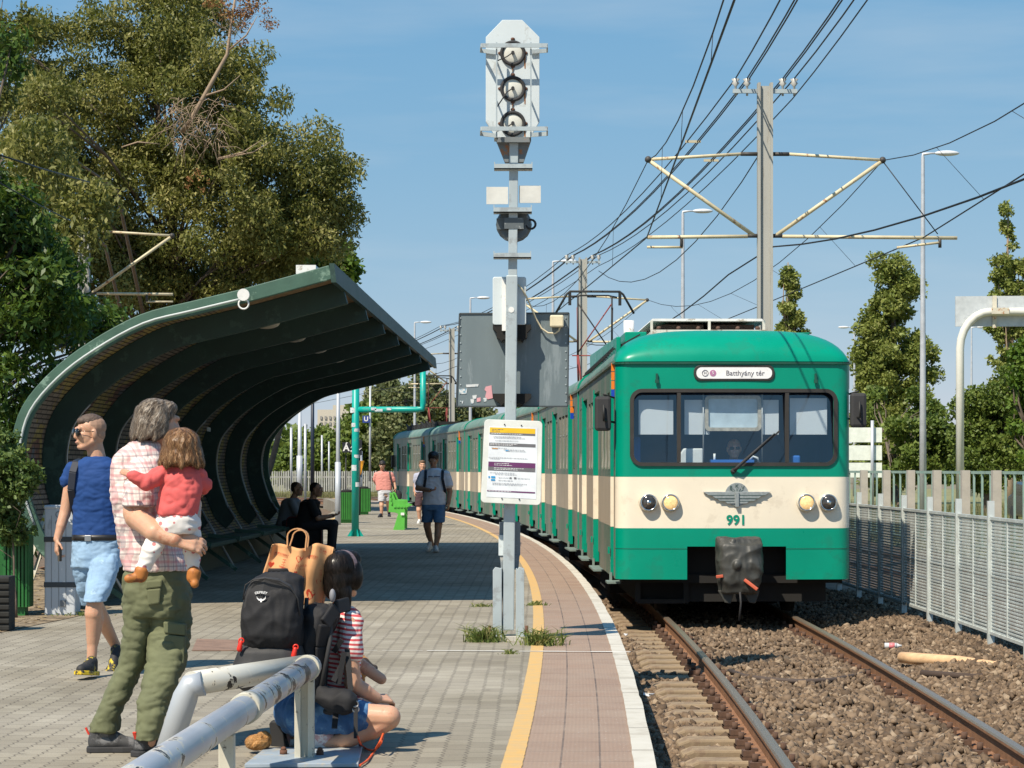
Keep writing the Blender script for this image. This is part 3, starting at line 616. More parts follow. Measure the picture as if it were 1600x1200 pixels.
def sitter(D, x, label, clo, sc=1):
    f = Fig(D); k = f.s
    def q(dx, z, d=0): return (x+dx*k, YH+(CAMZ-z)*k, d)
    def ch(*a): return [(*q(*p[:3]), p[3]*k) for p in a]
    HMs = headm((.75, -.3)); c = f.P(*q(.06, 1.08)); mb = MB(); head(mb, c, HMs, 1)
    f.chain(mb, ch((.03, 1.0, 0, .05), (-.02, .9, 0, .06)))
    loft(mb, [(f.P(*q(-.04, .9)), .15, .17), (f.P(*q(-.1, .65)), .14, .16), (f.P(*q(-.14, .44)), .16, .18)])
    for sy in (-.17, .17):
        f.chain(mb, ch((-.02, .85, sy, .05), (.1, .62, sy*1.2, .045), (.32, .66, sy*.6, .032)))
        hand(mb, f.P(*q(.32, .66, sy*.6)), (.9, 0, .2), (0, 0, 1), .17, .7, .1, 1 if sy < 0 else -1)
        f.chain(mb, ch((-.1, .5, sy*.7, .085), (.33, .52, sy*.9, .065), (.3, .1, sy*.9, .045)))
    o = blob('person', mb, skin_d, loc=f.P(*q(0, 0)), vox=.009, sm=2); tag(o, label, 'man', 'people sitting in the shelter'); face_bits(c, HMs, o)
    m = MB(); loft(m, [(f.P(*q(-.03, .93)), .1, .1), (f.P(*q(-.04, .88)), .17, .2), (f.P(*q(-.1, .65)), .16, .19), (f.P(*q(-.14, .46)), .18, .2)])
    for sy in (-.17, .17): f.chain(m, ch((-.02, .86, sy, .075), (.06, .69, sy*1.15, .07)))
    blob('t_shirt', m, clo, o, vox=.013, sm=3)
    m = MB()
    for sy in (-.17, .17): f.chain(m, ch((-.12, .5, sy*.7, .1), (.33, .52, sy*.9, .08), (.3, .12, sy*.9, .065)))
    blob('trousers', m, drk, o, vox=.013, sm=3)
    m = MB(); m.ell(c+HMs @ Vector((0, -.03, .055)), (.083, .09, .072), M=HMs); m.ell(c+HMs @ Vector((0, -.06, .01)), (.078, .055, .065), M=HMs); blob('hair', m, hair_dk, o, vox=.01, sm=2)
    for sy in (-.15, .15): shoe(o, f.P(*q(.24, .003, sy)), (1, -.1, 0), [navy, rub, lace_m])
sitter(37.6, 489, 'seated man in a black t-shirt leaning forward on the shelter bench', blk_t)
sitter(39.2, 459, 'seated person in grey t-shirt behind the man in black in the shelter', mat('tee_grey', (.2, .21, .23), rough=.9))
# ------------------------------------------------------------------ things around the squatting woman
f = Fig(11.42); P = f.P; r = f.r
packm = mat('pack_nylon', (.018, .018, .02), rough=.72, var=.15, bmp=.25, bs=220, spec=.3); packg = mat('pack_charcoal', (.03, .03, .032), rough=.7, var=.1, bmp=.2, bs=220)
redb = mat('red_buckle', (.7, .03, .015), rough=.4); logom = mat('white_print', (.75, .75, .75), rough=.6)
bp = thing('child_carrier_backpack', 'big black carrier backpack with white bird logo on the back of the squatting woman', 'backpack', P(470, 1000, .1))
mb = MB(); loft(mb, f.rings([(896, 440, 22, .06, .0), (904, 436, 36, .1, .0), (925, 430, 43, .125, -.02), (960, 427, 46, .135, -.03), (990, 427, 45.5, .13, -.03), (1010, 427, 43, .11, -.01)]), p=3)
blob('main_pocket', mb, packm, bp, vox=.008, sm=4, folds=[((8, 8, 10), .009), ((26, 26, 8), .005)])
# front panel: lighter, wide at the top and curved below
out = [(392, 915), (398, 903), (418, 899), (440, 902), (458, 912), (470, 930), (473, 965), (470, 980), (452, 988), (425, 992), (402, 990), (388, 975), (383, 955), (384, 930)]
mb = MB(); loft_c = [P(x, y, -.152 + .05*((x-428)/45)**2) for x, y in out]; mb.prism([p+Vector((0, .035, 0)) for p in loft_c], (0, -.045, 0)); fp = mb.build('front_panel', packg, bp, bevel=.018)
mb = MB(); pts = [P(x, y, -.166+.05*((x-428)/45)**2) for x, y in [(384, 935), (388, 912), (400, 904), (420, 901), (442, 905), (458, 915), (469, 933), (472, 960)]]
mb.tube(pts, .0035, 6); mb.build('zip', rub, fp)
def onf(x, y): return P(x, y, -.166+.05*((x-428)/45)**2)
for i, ch in enumerate('OSPREY'):
    a = (i-2.5)*.17; text('lettering', ch, .0165, onf(413.5+math.sin(a)*19, 934.5-math.cos(a)*11.5), logom, fp, M=Matrix.Rotation(a*.8, 4, 'Y') @ Matrix.Rotation(R(90), 4, 'X'), bold=.0004)
mb = MB()
bird = [(406.5, 928.5), (408, 932), (412, 933.5), (413, 931.8), (415, 933.5), (419, 932), (421, 928.5), (420.5, 932.5), (417.5, 935.3), (414.8, 936), (414.8, 938), (412.2, 938), (412, 936), (409.5, 935.3), (407, 932.5)]
mb.prism([onf(x, y)+Vector((0, -.002, 0)) for x, y in bird], (0, .004, 0)); mb.build('bird_logo', logom, fp)
mb = MB(); mb.tube([P(421, 897, -.01), P(421, 891, -.02), P(449, 891, -.02), P(451, 898, -.01)], .011, 8); mb.build('grab_handle', packm, bp)
mb = MB(); loft(mb, f.rings([(1006, 428, 44, .11, 0), (1016, 424, 50, .12, -.02), (1040, 423, 58, .13, -.02), (1066, 424, 58, .12, -.01), (1078, 430, 48, .1, 0)]), p=3); blob('lower_pocket', mb, packg, bp, vox=.008, sm=3, folds=[((9, 9, 9), .006)])
mb = MB(); loft(mb, f.rings([(950, 497, 16, .10, .12), (962, 497, 27, .13, .12), (1010, 485, 21, .13, .12), (1050, 483, 21, .12, .12), (1078, 482, 20, .11, .12)]), p=3); blob('child_seat', mb, packm, bp, vox=.009, sm=3, folds=[((10, 10, 10), .014), ((25, 25, 12), .007)])
mb = MB(); mb.tube([P(478, 935, .05), P(474, 1000, .02), P(470, 1085, .03)], .011, 8); mb.tube([P(514, 945, .08), P(516, 1000, -.0), P(500, 1085, 0)], .011, 8); mb.build('frame', rub, bp)
mb = MB()
pts = [P(538, 948, .24), P(524, 950, .05), P(508, 975, -.02), (P(501, 1010, -.0)), P(499, 1075, 0.02)]
for a, c in zip(pts, pts[1:]): mb.bar(a, c, .07, .025, up=(1, -1, .1))
mb.build('shoulder_strap', packm, bp, bevel=.008)
mb = MB()
for q in ([(520, 1020, .06), (534, 1000, .02)], [(533, 1040, .05), (520, 1065, .02)], [(537, 1020, .03), (528, 1070, .03)], [(541, 1015, .06), (548, 1080, .0)]): mb.bar(P(*q[0]), P(*q[1]), .026, .008, up=(0, -1, 0))
mb.build('harness_strap', packm, bp)
mb = MB(); loft(mb, [(P(505, 1085, .1), r(14), .08), (P(535, 1090, .06), r(21), .09), (P(533, 1108, .06), r(22), .09), (P(515, 1116, .08), r(15), .07)]); mb.cap(P(512, 1092, 0), r(17), P(540, 1096, -.03), r(19)); mb.cap(P(490, 1080, .04), r(15), P(512, 1092, 0), r(17))
hb = blob('hip_belt', mb, packm, bp, vox=.008, sm=3, folds=[((14, 14, 14), .008)])
mb = MB()
for (x, y, d) in ((556, 1098, -.06), (557, 1106, -.06)): mb.ring(P(x, y, d), .016, .004, (.3, -1, .2), 14)
mb.build('buckle', mat('buckle_grey', (.3, .3, .3), rough=.3, metal=.8), hb)
mb = MB(); mb.bar(P(525, 1115, -.02), P(524, 1136, -.06), .028, .008, up=(0, -1, 0)); mb.bar(P(557, 1105, -.06), P(558, 1150, -.1), .02, .006, up=(0, -1, 0)); mb.build('strap_end', packm, hb)
for x, y in ((465, 1016), (381, 1006)):
    mb = MB(); mb.cap(P(x, y-5, -.13), .011, P(x-2, y+5, -.13), .014); mb.ring(P(x+1, y-8, -.13), .012, .004, (0, -1, 0), 12); mb.build('red_buckle', redb, bp)
mb = MB(); mb.ell(P(519, 931, .02), (.016, .02, .034)); mb.build('strap_pad', mat('pad_grey', (.22, .22, .24), rough=.7), bp)
# paper bag
kraft = mat('kraft_paper', (.60, .31, .135), rough=.85, var=.1, vs=5, bmp=.15, bs=40); prn = mat('orange_print', (.50, .05, .015), rough=.8)
bagD = 11.62
TL, TR, BL, BR = (425, 852), (520, 856), (402, 925), (500, 952)
def bagxy(u, v):   # v 0 top .. 1 bottom
    x = (TL[0]*(1-u)+TR[0]*u)*(1-v)+(BL[0]*(1-u)+BR[0]*u)*v; y = (TL[1]*(1-u)+TR[1]*u)*(1-v)+(BL[1]*(1-u)+BR[1]*u)*v
    return x, y - (3.0*math.sin(u*9+.5)+4*math.exp(-((u-.72)/.1)**2))*(1-v)
def bagd(u, v): return .016*math.sin(u*11+v*1.2)+.012*math.sin(u*23-v*2)*(1-.4*v)+.012*math.sin(v*7+u*3) + (.10*max(0, u-.72)/.28)
def bagp(u, v, o=0): x, y = bagxy(u, v); p = px(x, y, bagD); p.y += bagd(u, v)+o; return p
mb = MB(); nu, nv = 40, 16
for side, o in ((0, 0), (1, .15)):
    k = len(mb.v); vs = []
    for j in range(nv+1):
        for i in range(nu+1):
            p = bagp(i/nu, j/nv, o)
            if side: p.z -= .012; p.y -= bagd(i/nu, j/nv)*.7
            vs.append(p)
    mb.add(vs, [(j*(nu+1)+i, j*(nu+1)+i+1, (j+1)*(nu+1)+i+1, (j+1)*(nu+1)+i) for j in range(nv) for i in range(nu)], 0, True)
W = (nu+1)*(nv+1)
for col in (0, nu): 
    for j in range(nv): mb.f.append([j*(nu+1)+col, (j+1)*(nu+1)+col, W+(j+1)*(nu+1)+col, W+j*(nu+1)+col]); mb.mi.append(0); mb.sm.append(False)
for i in range(nu): mb.f.append([nv*(nu+1)+i, nv*(nu+1)+i+1, W+nv*(nu+1)+i+1, W+nv*(nu+1)+i]); mb.mi.append(0); mb.sm.append(False)
bag = mb.build('paper_bag', kraft, loc=px(460, 930, bagD)); tag(bag, 'brown paper carrier bag printed with red hearts standing in the black backpack', 'paper bag')
so = bag.modifiers.new('t', 'SOLIDIFY'); so.thickness = .002
def printed(pts2, u0, v0, su, sv, rot=0):
    m = []
    for a, c in pts2:
        x = a*math.cos(rot)-c*math.sin(rot); y = a*math.sin(rot)+c*math.cos(rot); m.append(bagp(u0+x*su, v0+y*sv, -.0035))
    return m
heart = [(0, 1), (-.5, .45), (-.95, -.1), (-.9, -.6), (-.5, -.85), (0, -.5), (.5, -.85), (.9, -.6), (.95, -.1), (.5, .45)]
mb = MB()
for u, v, s_ in ((.08, .42, .05), (.50, .2, .06), (.42, .68, .042), (.88, .6, .04), (.80, .82, .075), (.50, .46, .028), (.62, .56, .028), (.95, .3, .03), (.2, .62, .025)):
    mb.add(printed(heart, u, v, s_, s_*1.25), [list(range(10))])
mb.build('heart_print', prn, bag)
mb = MB(); rr = random.Random(3)
def strokes(u, v, n, h, rot=0):
    h *= 1.9
    for i in range(n):
        for (a, b_, c, d) in ((0, -1, .22, 1), (.3, -1+rr.random(), .75, -.6+rr.random()*.6)):
            x0 = i+a; x1 = i+c
            mb.add(printed([(x0, b_), (x1, b_), (x1, d), (x0, d)], u, v, h*.8, h*1.5, rot), [(0, 1, 2, 3)])
for u, v, n, h, ro in ((.08, .2, 13, .012, 0), (.27, .27, 6, .017, 1.5), (.33, .56, 8, .016, .08), (.48, .34, 6, .018, .12), (.62, .2, 11, .011, .1), (.22, .42, 10, .007, 0), (.58, .65, 7, .012, 1.2), (.88, .4, 8, .011, 1.4), (.56, .78, 6, .012, .3), (.8, .1, 6, .012, .1)): strokes(u, v, n, h, ro)
mb.build('text_print', prn, bag)
for o in (.0, .12):
    mb = MB(); pts = [bagp(.26, .03, o-.006)]
    for q in range(9):
        a = math.pi*q/8; pts.append(px(464-15*math.cos(a)*(1 if o == 0 else .85)+(2 if o else 0), 838-12*math.sin(a)+(3 if o else 0), bagD)+Vector((0, o+.01, 0)))
    pts.append(bagp(.56, .06, o-.006))
    for a, c in zip(pts, pts[1:]): mb.bar(a, c, .006, .034, up=(0, 1, 0.01))
    mb.build('handle', kraft, bag)
# dog
dogm = mat('dog_fur', (.50, .24, .08), rough=.9, var=.3, vs=25, bmp=.5, bs=160); dogd = mat('dog_muzzle', (.03, .02, .016), rough=.7)
f2 = Fig(12.35); mb = MB()
f2.chain(mb, [(478, 1122, 0, 17), (500, 1105, 0, 20), (530, 1080, 0, 21), (552, 1062, .0, 18), (563, 1038, 0, 14)])
f2.chain(mb, [(563, 1036, 0, 14), (569, 1038, -.02, 9)]); f2.chain(mb, [(568, 1039, -.02, 8.5), (583, 1045, -.03, 5.5)])
for d in (-.06, .06):
    f2.chain(mb, [(535, 1085, d, 11), (538, 1120, d, 7), (540, 1141, d, 6), (549, 1143, d, 5.5)])
    f2.chain(mb, [(480, 1120, d, 14), (492, 1130, d*1.2, 9), (474, 1134, d*1.2, 6.5), (477, 1143, d*1.2, 5.5), (487, 1144, d*1.2, 5)])
    mb.cap(f2.P(560, 1030, d*.7), f2.r(5), f2.P(552, 1036, d*1.1), f2.r(3))
f2.chain(mb, [(474, 1124, 0, 6), (462, 1136, 0, 6), (455, 1140, 0, 4)])
dg_ = blob('dog', mb, dogm, loc=gnd(480, 1147), vox=.008, sm=2, folds=[((35, 35, 35), .006)]); strands(dg_, 2500, .035, .0012, lambda p: Vector((-.9, 0, -.35)), island_mat('strand_dog', [(0, (.25, .11, .03)), (.6, (.48, .24, .08)), (1, (.62, .38, .18))], rough=.7), 7, steps=3, lift=.004, wave=.3)
tag(dg_, 'tan dog with a dark muzzle standing beyond the squatting woman', 'dog')
mb = MB(); mb.cap(f2.P(570, 1036, -.025), f2.r(9.6), f2.P(581, 1044, -.035), f2.r(6.8)); mb.ell(f2.P(586, 1043, -.03), .018); blob('muzzle', mb, dogd, dg_, vox=.006, sm=2)
mb = MB(); mb.ell(f2.P(570, 1031, -.085), .009); mb.build('eye', blk_shiny, dg_)
f3 = Fig(11.5); mb = MB(); mb.ell(f3.P(402, 1160, 0), (.055, .05, .034)); mb.ell(f3.P(391, 1160, .02), (.022, .03, .022)); mb.ell(f3.P(411, 1157, .03), (.035, .05, .04))
o = blob('stuffed_bag', mb, mat('tan_plush', (.55, .29, .10), rough=.95, var=.2, vs=30, bmp=.6, bs=200), loc=f3.P(402, 1172), vox=.007, sm=2, folds=[((30, 30, 30), .008)])
strands(o, 1500, .028, .0011, lambda p: Vector((-.8, -.1, -.5)), island_mat('strand_tan', [(0, (.30, .14, .04)), (.6, (.55, .30, .11)), (1, (.68, .45, .22))], rough=.7), 6, steps=3, lift=.006, wave=.4)
tag(o, 'small fluffy tan bundle lying on the paving beside the dark shoe sole', 'bundle')
orng = mat('orange_leash', (.65, .09, .02), rough=.6); mb = MB(); g = lambda x, y, z=.012: gnd(x, y, z)
pts = [px(559, 1150, 11.3), px(562, 1160, 11.3), g(567, 1166), g(577, 1172), g(588, 1170), px(596, 1160, 11.4), px(599, 1146, 11.5), px(594, 1158, 11.35), g(584, 1175), g(574, 1188), g(562, 1196)]
sm_ = []
for i in range(len(pts)-1):
    p0, p1, p2, p3 = pts[max(i-1, 0)], pts[i], pts[i+1], pts[min(i+2, len(pts)-1)]
    for t in (0, .25, .5, .75):
        sm_.append(.5*((2*p1)+(p2-p0)*t+(2*p0-5*p1+4*p2-p3)*t*t+(3*p1-p0-3*p2+p3)*t**3))
mb.tube(sm_+[pts[-1]], .0055, 6); o = mb.build('leash', orng, loc=g(575, 1180, 0)); tag(o, 'orange red dog leash curling on the paving beside the squatting woman', 'leash')
mb = MB(); 
for k in range(3): mb.ring(g(544+k*5, 1163+k, .02), .03, .0035, (.2, -.3, 1), 18)
mb.build('leash_coil', mat('leash_dark', (.09, .02, .02), rough=.6), o)
# ------------------------------------------------------------------ tubular barrier in the foreground
def tube_paint(name, lo, hi, k):
  galv, nt, b = nodes(name); co = objco(nt)
  n1 = N(nt, 'ShaderNodeTexNoise', Scale=7, Detail=8, Roughness=.65, Distortion=.6); L(nt, co, n1.inputs[0]); n2 = N(nt, 'ShaderNodeTexNoise', Scale=2.2, Detail=4); L(nt, co, n2.inputs[0])
  sp = nt.nodes.new('ShaderNodeSeparateXYZ'); g_ = nt.nodes.new('ShaderNodeNewGeometry'); L(nt, g_.outputs['Normal'], sp.inputs[0])
  chip = math_(nt, 'SUBTRACT', math_(nt, 'ADD', n1.outputs[0], math_(nt, 'MULTIPLY', n2.outputs[0], .45)), k)
  c = ramp(nt, n2.outputs[0], [(.35, lo), (.65, hi)]).outputs[0]
  c = mixc(nt, ramp(nt, chip, [(.77, (0, 0, 0)), (.78, (1, 1, 1))]).outputs[0], c, (.66, .62, .52))
  c = mixc(nt, ramp(nt, chip, [(.815, (0, 0, 0)), (.822, (1, 1, 1))]).outputs[0], c, (.035, .03, .028))
  L(nt, c, b.inputs['Base Color']); b.inputs['Roughness'].default_value = .38; b.inputs['Metallic'].default_value = .25
  bump(nt, b, ramp(nt, chip, [(.84, (1, 1, 1)), (.88, (0, 0, 0))]).outputs[0], .5, .002)
  return galv
galv = tube_paint('worn_tube_paint', (.40, .43, .47), (.55, .57, .59), 0); galc = tube_paint('worn_tube_cream', (.60, .57, .48), (.66, .64, .57), .0); galp = tube_paint('tube_paint_grey', (.40, .43, .46), (.50, .52, .54), .12)
rail = thing('pedestrian_barrier', 'low worn grey tubular barrier with chipped paint at the front of the platform', 'barrier', gnd(470, 1190))
h = .465; c0 = px(484, 1053, 11.15); c0.z = h
def at_z(x, y, z): D = F*(CAMZ-z)/(y-YH); return Vector(((x-800)/F*D, D, z))
A = at_z(300, 1068, .455); 
m = MB(); m.tube([c0+Vector((-.02, .02, 0)), A], .056, 20); m.build('top_tube', galc, rail)
bt = at_z(258, 1196, .02) ; bt = px(246, 1215, A.y+.02); bt.z = 0
m = MB(); m.tube([A+Vector((.05, 0, 0.0)), A+Vector((-.005, 0, -.012)), A+Vector((-.03, 0, -.06)), bt], [.056, .057, .057, .057], 20); m.build('end_leg', galp, rail)
e0 = at_z(222, 1212, h-.01); e1 = e0+(e0-c0)*.8
m = MB(); m.tube([c0, e0, e1], .056, 20); m.ell(c0, .057); m.build('side_tube', galv, rail)
def along(t): return c0+(e0-c0)*t
cream = mat('cream_worn', (.55, .52, .42), rough=.5, dirt=((.05, .04, .035), .3, 14))
for t0, t1 in ((.02, .035), (.47, .50)): m = MB(); m.tube([along(t0), along(t1)], .064, 20); m.build('collar', cream, rail)
pb = gnd(476, 1190)
m = MB(); pt = along(.06)
for dx in (-.032, .032): m.box((pb.x+dx, pb.y, .2), (.03, .06, .40))
m.box((pb.x, pb.y, .2), (.04, .012, .40)); m.build('post', cream, rail, bevel=.003)
p2 = along(.60); m = MB(); m.box((p2.x, p2.y, .2), (.06, .05, .41)); m.build('post', cream, rail, bevel=.004)
plate = MB(); plate.prism([gnd(x, y, .004) for x, y in ((382, 1200), (415, 1174), (566, 1172), (560, 1199))], (0, 0, .02)); pp = plate.build('base_plate', mat('plate_grey', (.30, .36, .42), rough=.5, dirt=((.4, .38, .33), .4, 9)), rail, bevel=.003)
rust = mat('rust', (.11, .05, .03), rough=.85, var=.3, vs=40)
for x, y in ((443, 1186), (500, 1187)):
    m = MB(); q = gnd(x, y); m.tube([q+Vector((0, 0, .02)), q+Vector((0, 0, .045))], .02, 6); m.ell(q+Vector((0, 0, .05)), (.014, .014, .012)); m.build('bolt', rust, pp)
# ------------------------------------------------------------------ ground, platform, ballast
def strip(name, b0, b1, D0, D1, z, m, kind='structure', step=1.0, skirt=None, thick=0):
    """sheet that follows the curve of the line; b0/b1 lateral offsets (numbers or functions of D)"""
    mb = MB(); n = int((D1-D0)/step)+1; fn = lambda b, D: (b(D) if callable(b) else b)+cv(D)
    vs = []
    for i in range(n+1):
        D = D0+(D1-D0)*i/n
        vs += [(fn(b0, D), D, z), (fn(b1, D), D, z)]
        if thick: vs += [(fn(b0, D), D, z-thick), (fn(b1, D), D, z-thick)]
    k = 4 if thick else 2; fs = []
    for i in range(n):
        a = i*k; c = a+k
        fs.append((a, a+1, c+1, c))
        if thick: fs += [(a+1, a+3, c+3, c+1), (a+2, a, c, c+2)]
    if thick: fs += [(0, 2, 3, 1), (n*k, n*k+1, n*k+3, n*k+2)]
    mb.add(vs, fs); o = mb.build(name, m, loc=(0, 0, 0))
    if kind: o['kind'] = kind
    return o
def pos_xyz(nt):
    sp = nt.nodes.new('ShaderNodeSeparateXYZ'); L(nt, geopos(nt), sp.inputs[0]); return sp.outputs
def curved(nt, x, y):
    d = math_(nt, 'SUBTRACT', y, 26.0); return math_(nt, 'ADD', x, math_(nt, 'DIVIDE', math_(nt, 'MULTIPLY', d, d), 820.0))
def comb(nt, a, b, c=0.0):
    m = nt.nodes.new('ShaderNodeCombineXYZ')
    for i, v in enumerate((a, b, c)):
        if hasattr(v, 'node'): L(nt, v, m.inputs[i])
        else: m.inputs[i].default_value = v
    return m.outputs[0]
# interlocking concrete pavers
pav, nt, b = nodes('concrete_pavers'); x, y, z = pos_xyz(nt)
zig = math_(nt, 'MULTIPLY', math_(nt, 'SUBTRACT', math_(nt, 'PINGPONG', y, .05), .025), .42)
nz = N(nt, 'ShaderNodeTexNoise', Scale=1.1, Detail=2); L(nt, geopos(nt), nz.inputs[0])
xs = math_(nt, 'ADD', math_(nt, 'ADD', math_(nt, 'SUBTRACT', x, math_(nt, 'MULTIPLY', y, .012)), zig), math_(nt, 'MULTIPLY', nz.outputs[0], .02))
br = N(nt, 'ShaderNodeTexBrick', Scale=1.0); br.inputs['Brick Width'].default_value = .21; br.inputs['Row Height'].default_value = .118
br.inputs['Mortar Size'].default_value = .0042; br.inputs['Mortar Smooth'].default_value = .3; br.inputs['Bias'].default_value = 0
br.inputs['Color1'].default_value = (.335, .30, .24, 1); br.inputs['Color2'].default_value = (.42, .38, .305, 1); br.inputs['Mortar'].default_value = (.17, .15, .125, 1)
L(nt, comb(nt, y, xs), br.inputs['Vector'])
n1 = N(nt, 'ShaderNodeTexNoise', Scale=.55, Detail=7, Roughness=.65); L(nt, geopos(nt), n1.inputs[0])
n2 = N(nt, 'ShaderNodeTexNoise', Scale=140, Detail=3); L(nt, geopos(nt), n2.inputs[0])
c = mixc(nt, ramp(nt, n1.outputs[0], [(.32, (0, 0, 0)), (.7, (1, 1, 1))]).outputs[0], br.outputs[0], (.6, .58, .53), 'MULTIPLY')
c = mixc(nt, .35, c, ramp(nt, n2.outputs[0], [(.35, (.35, .35, .35)), (.65, (1, 1, 1))]).outputs[0], 'MULTIPLY')
v2 = N(nt, 'ShaderNodeTexNoise', Scale=5.5, Detail=8, Roughness=.75); L(nt, geopos(nt), v2.inputs[0])
c = mixc(nt, ramp(nt, v2.outputs[0], [(.60, (0, 0, 0)), (.66, (.6, .6, .6))]).outputs[0], c, (.17, .15, .12))
gv = N(nt, 'ShaderNodeTexVoronoi', Scale=2.6); L(nt, geopos(nt), gv.inputs['Vector']); c = mixc(nt, math_(nt, 'MULTIPLY', math_(nt, 'LESS_THAN', gv.outputs['Distance'], .045), .75), c, (.10, .09, .08))
st = N(nt, 'ShaderNodeTexNoise', Scale=.9, Detail=5, Roughness=.6, Distortion=.5); L(nt, geopos(nt), st.inputs[0]); c = mixc(nt, ramp(nt, st.outputs[0], [(.58, (0, 0, 0)), (.72, (.5, .5, .5))]).outputs[0], c, (.20, .175, .145))
L(nt, c, b.inputs['Base Color']); b.inputs['Roughness'].default_value = .85; b.inputs['Specular IOR Level'].default_value = .25
hh = math_(nt, 'ADD', math_(nt, 'MULTIPLY', br.outputs['Fac'], -1.0), math_(nt, 'MULTIPLY', n2.outputs[0], .25)); bump(nt, b, hh, .55, .006)
# red-brown ribbed edge tiles
til, nt, b = nodes('edge_tiles_redbrown'); x, y, z = pos_xyz(nt); xc = curved(nt, x, y)
br = N(nt, 'ShaderNodeTexBrick', Scale=1.0); br.offset = 0.0; br.inputs['Brick Width'].default_value = .4; br.inputs['Row Height'].default_value = .19; br.inputs['Mortar Size'].default_value = .005
br.inputs['Color1'].default_value = (.265, .175, .125, 1); br.inputs['Color2'].default_value = (.31, .21, .15, 1); br.inputs['Mortar'].default_value = (.085, .06, .05, 1)
L(nt, comb(nt, y, math_(nt, 'SUBTRACT', xc, .315)), br.inputs['Vector'])
rb = math_(nt, 'PINGPONG', y, .011); rb2 = math_(nt, 'PINGPONG', xc, .011)
n1 = N(nt, 'ShaderNodeTexNoise', Scale=1.6, Detail=8, Roughness=.7); L(nt, geopos(nt), n1.inputs[0])
n2 = N(nt, 'ShaderNodeTexNoise', Scale=60, Detail=3); L(nt, geopos(nt), n2.inputs[0])
c = mixc(nt, ramp(nt, n1.outputs[0], [(.35, (0, 0, 0)), (.68, (.8, .8, .8))]).outputs[0], br.outputs[0], (.33, .25, .19))
c = mixc(nt, ramp(nt, n2.outputs[0], [(.66, (0, 0, 0)), (.7, (.7, .7, .7))]).outputs[0], c, (.5, .46, .42))
c = mixc(nt, .3, c, ramp(nt, math_(nt, 'MULTIPLY', rb, 90), [(.1, (.45, .45, .45)), (.5, (1, 1, 1))]).outputs[0], 'MULTIPLY')
L(nt, c, b.inputs['Base Color']); b.inputs['Roughness'].default_value = .8
bump(nt, b, math_(nt, 'ADD', math_(nt, 'MULTIPLY', math_(nt, 'ADD', rb, rb2), 30), math_(nt, 'MULTIPLY', br.outputs['Fac'], -1)), .5, .004)
ye, nt, b = nodes('yellow_line'); x, y, z = pos_xyz(nt)
n1 = N(nt, 'ShaderNodeTexNoise', Scale=9, Detail=8, Roughness=.7); L(nt, geopos(nt), n1.inputs[0])
c = mixc(nt, ramp(nt, n1.outputs[0], [(.4, (0, 0, 0)), (.7, (1, 1, 1))]).outputs[0], (.60, .365, .115), (.49, .35, .18))
c = mixc(nt, ramp(nt, n1.outputs[0], [(.24, (1, 1, 1)), (.30, (0, 0, 0))]).outputs[0], c, (.3, .25, .18))
rb = math_(nt, 'PINGPONG', y, .05); c = mixc(nt, ramp(nt, math_(nt, 'MULTIPLY', rb, 20), [(.0, (.55, .55, .55)), (.08, (0, 0, 0))]).outputs[0], c, (.3, .22, .12))
L(nt, c, b.inputs['Base Color']); b.inputs['Roughness'].default_value = .7; bump(nt, b, n1.outputs[0], .3, .004)
kerb_old = mat('kerb_white', (.60, .57, .50), rough=.75, var=.12, vs=3, bmp=.35, bs=30, dirt=((.40, .36, .30), .34, 3))
kerbm, nt, b = nodes('kerb_painted_concrete'); x, y, z = pos_xyz(nt)
n1 = N(nt, 'ShaderNodeTexNoise', Scale=4, Detail=9, Roughness=.7); L(nt, geopos(nt), n1.inputs[0]); n2 = N(nt, 'ShaderNodeTexNoise', Scale=.7, Detail=3); L(nt, geopos(nt), n2.inputs[0])
c = ramp(nt, math_(nt, 'ADD', math_(nt, 'MULTIPLY', n1.outputs[0], .7), math_(nt, 'MULTIPLY', n2.outputs[0], .4)), [(.36, (.30, .26, .21)), (.46, (.42, .385, .32)), (.55, (.51, .48, .41)), (.75, (.57, .545, .48))]).outputs[0]
jt = math_(nt, 'GREATER_THAN', math_(nt, 'ABSOLUTE', math_(nt, 'SUBTRACT', math_(nt, 'FRACT', math_(nt, 'ADD', y, .4)), .5)), .491)
L(nt, mixc(nt, jt, c, (.12, .10, .08)), b.inputs['Base Color']); b.inputs['Roughness'].default_value = .85; bump(nt, b, n1.outputs[0], .35, .008)
earth = mat('ground_soil', (.21, .165, .115), rough=.95, var=.3, vs=1.2, bmp=.5, bs=12, dirt=((.13, .14, .06), .45, .5))
left_edge = lambda D: -7.0+max(0, min(D, 112)-22)*.076
strip('platform', left_edge, .225, 3, 112, 0.0, pav, thick=.7, step=1.5)
strip('yellow_line', lambda D: .222+.004*mnoise.noise(Vector((D*9, 0, 0))), lambda D: .322+.008*mnoise.noise(Vector((D*14, 5, 0))), 9, 112, .003, ye, step=.06)
strip('edge_paving', .322, .86, 5, 112, -.001, til, step=1, thick=.6)
strip('kerb', lambda D: .857+.006*mnoise.noise(Vector((D*3, 1, 0))), lambda D: .963+.007*mnoise.noise(Vector((D*.9, 2, 0)))-.016*max(0, mnoise.noise(Vector((D*1.7, 7, 0)))-.25), 9, 112, .006, kerbm, step=.08, thick=.75)
strip('yellow_line_opposite', lambda D: left_edge(D)+.45, lambda D: left_edge(D)+.56, 40, 112, .004, ye, step=2)
mb = MB(); mb.quad((-900, -60, -.62), (900, -60, -.62), (900, 1600, -.62), (-900, 1600, -.62)); o = mb.build('ground', earth, loc=(0, 0, 0)); o['kind'] = 'structure'
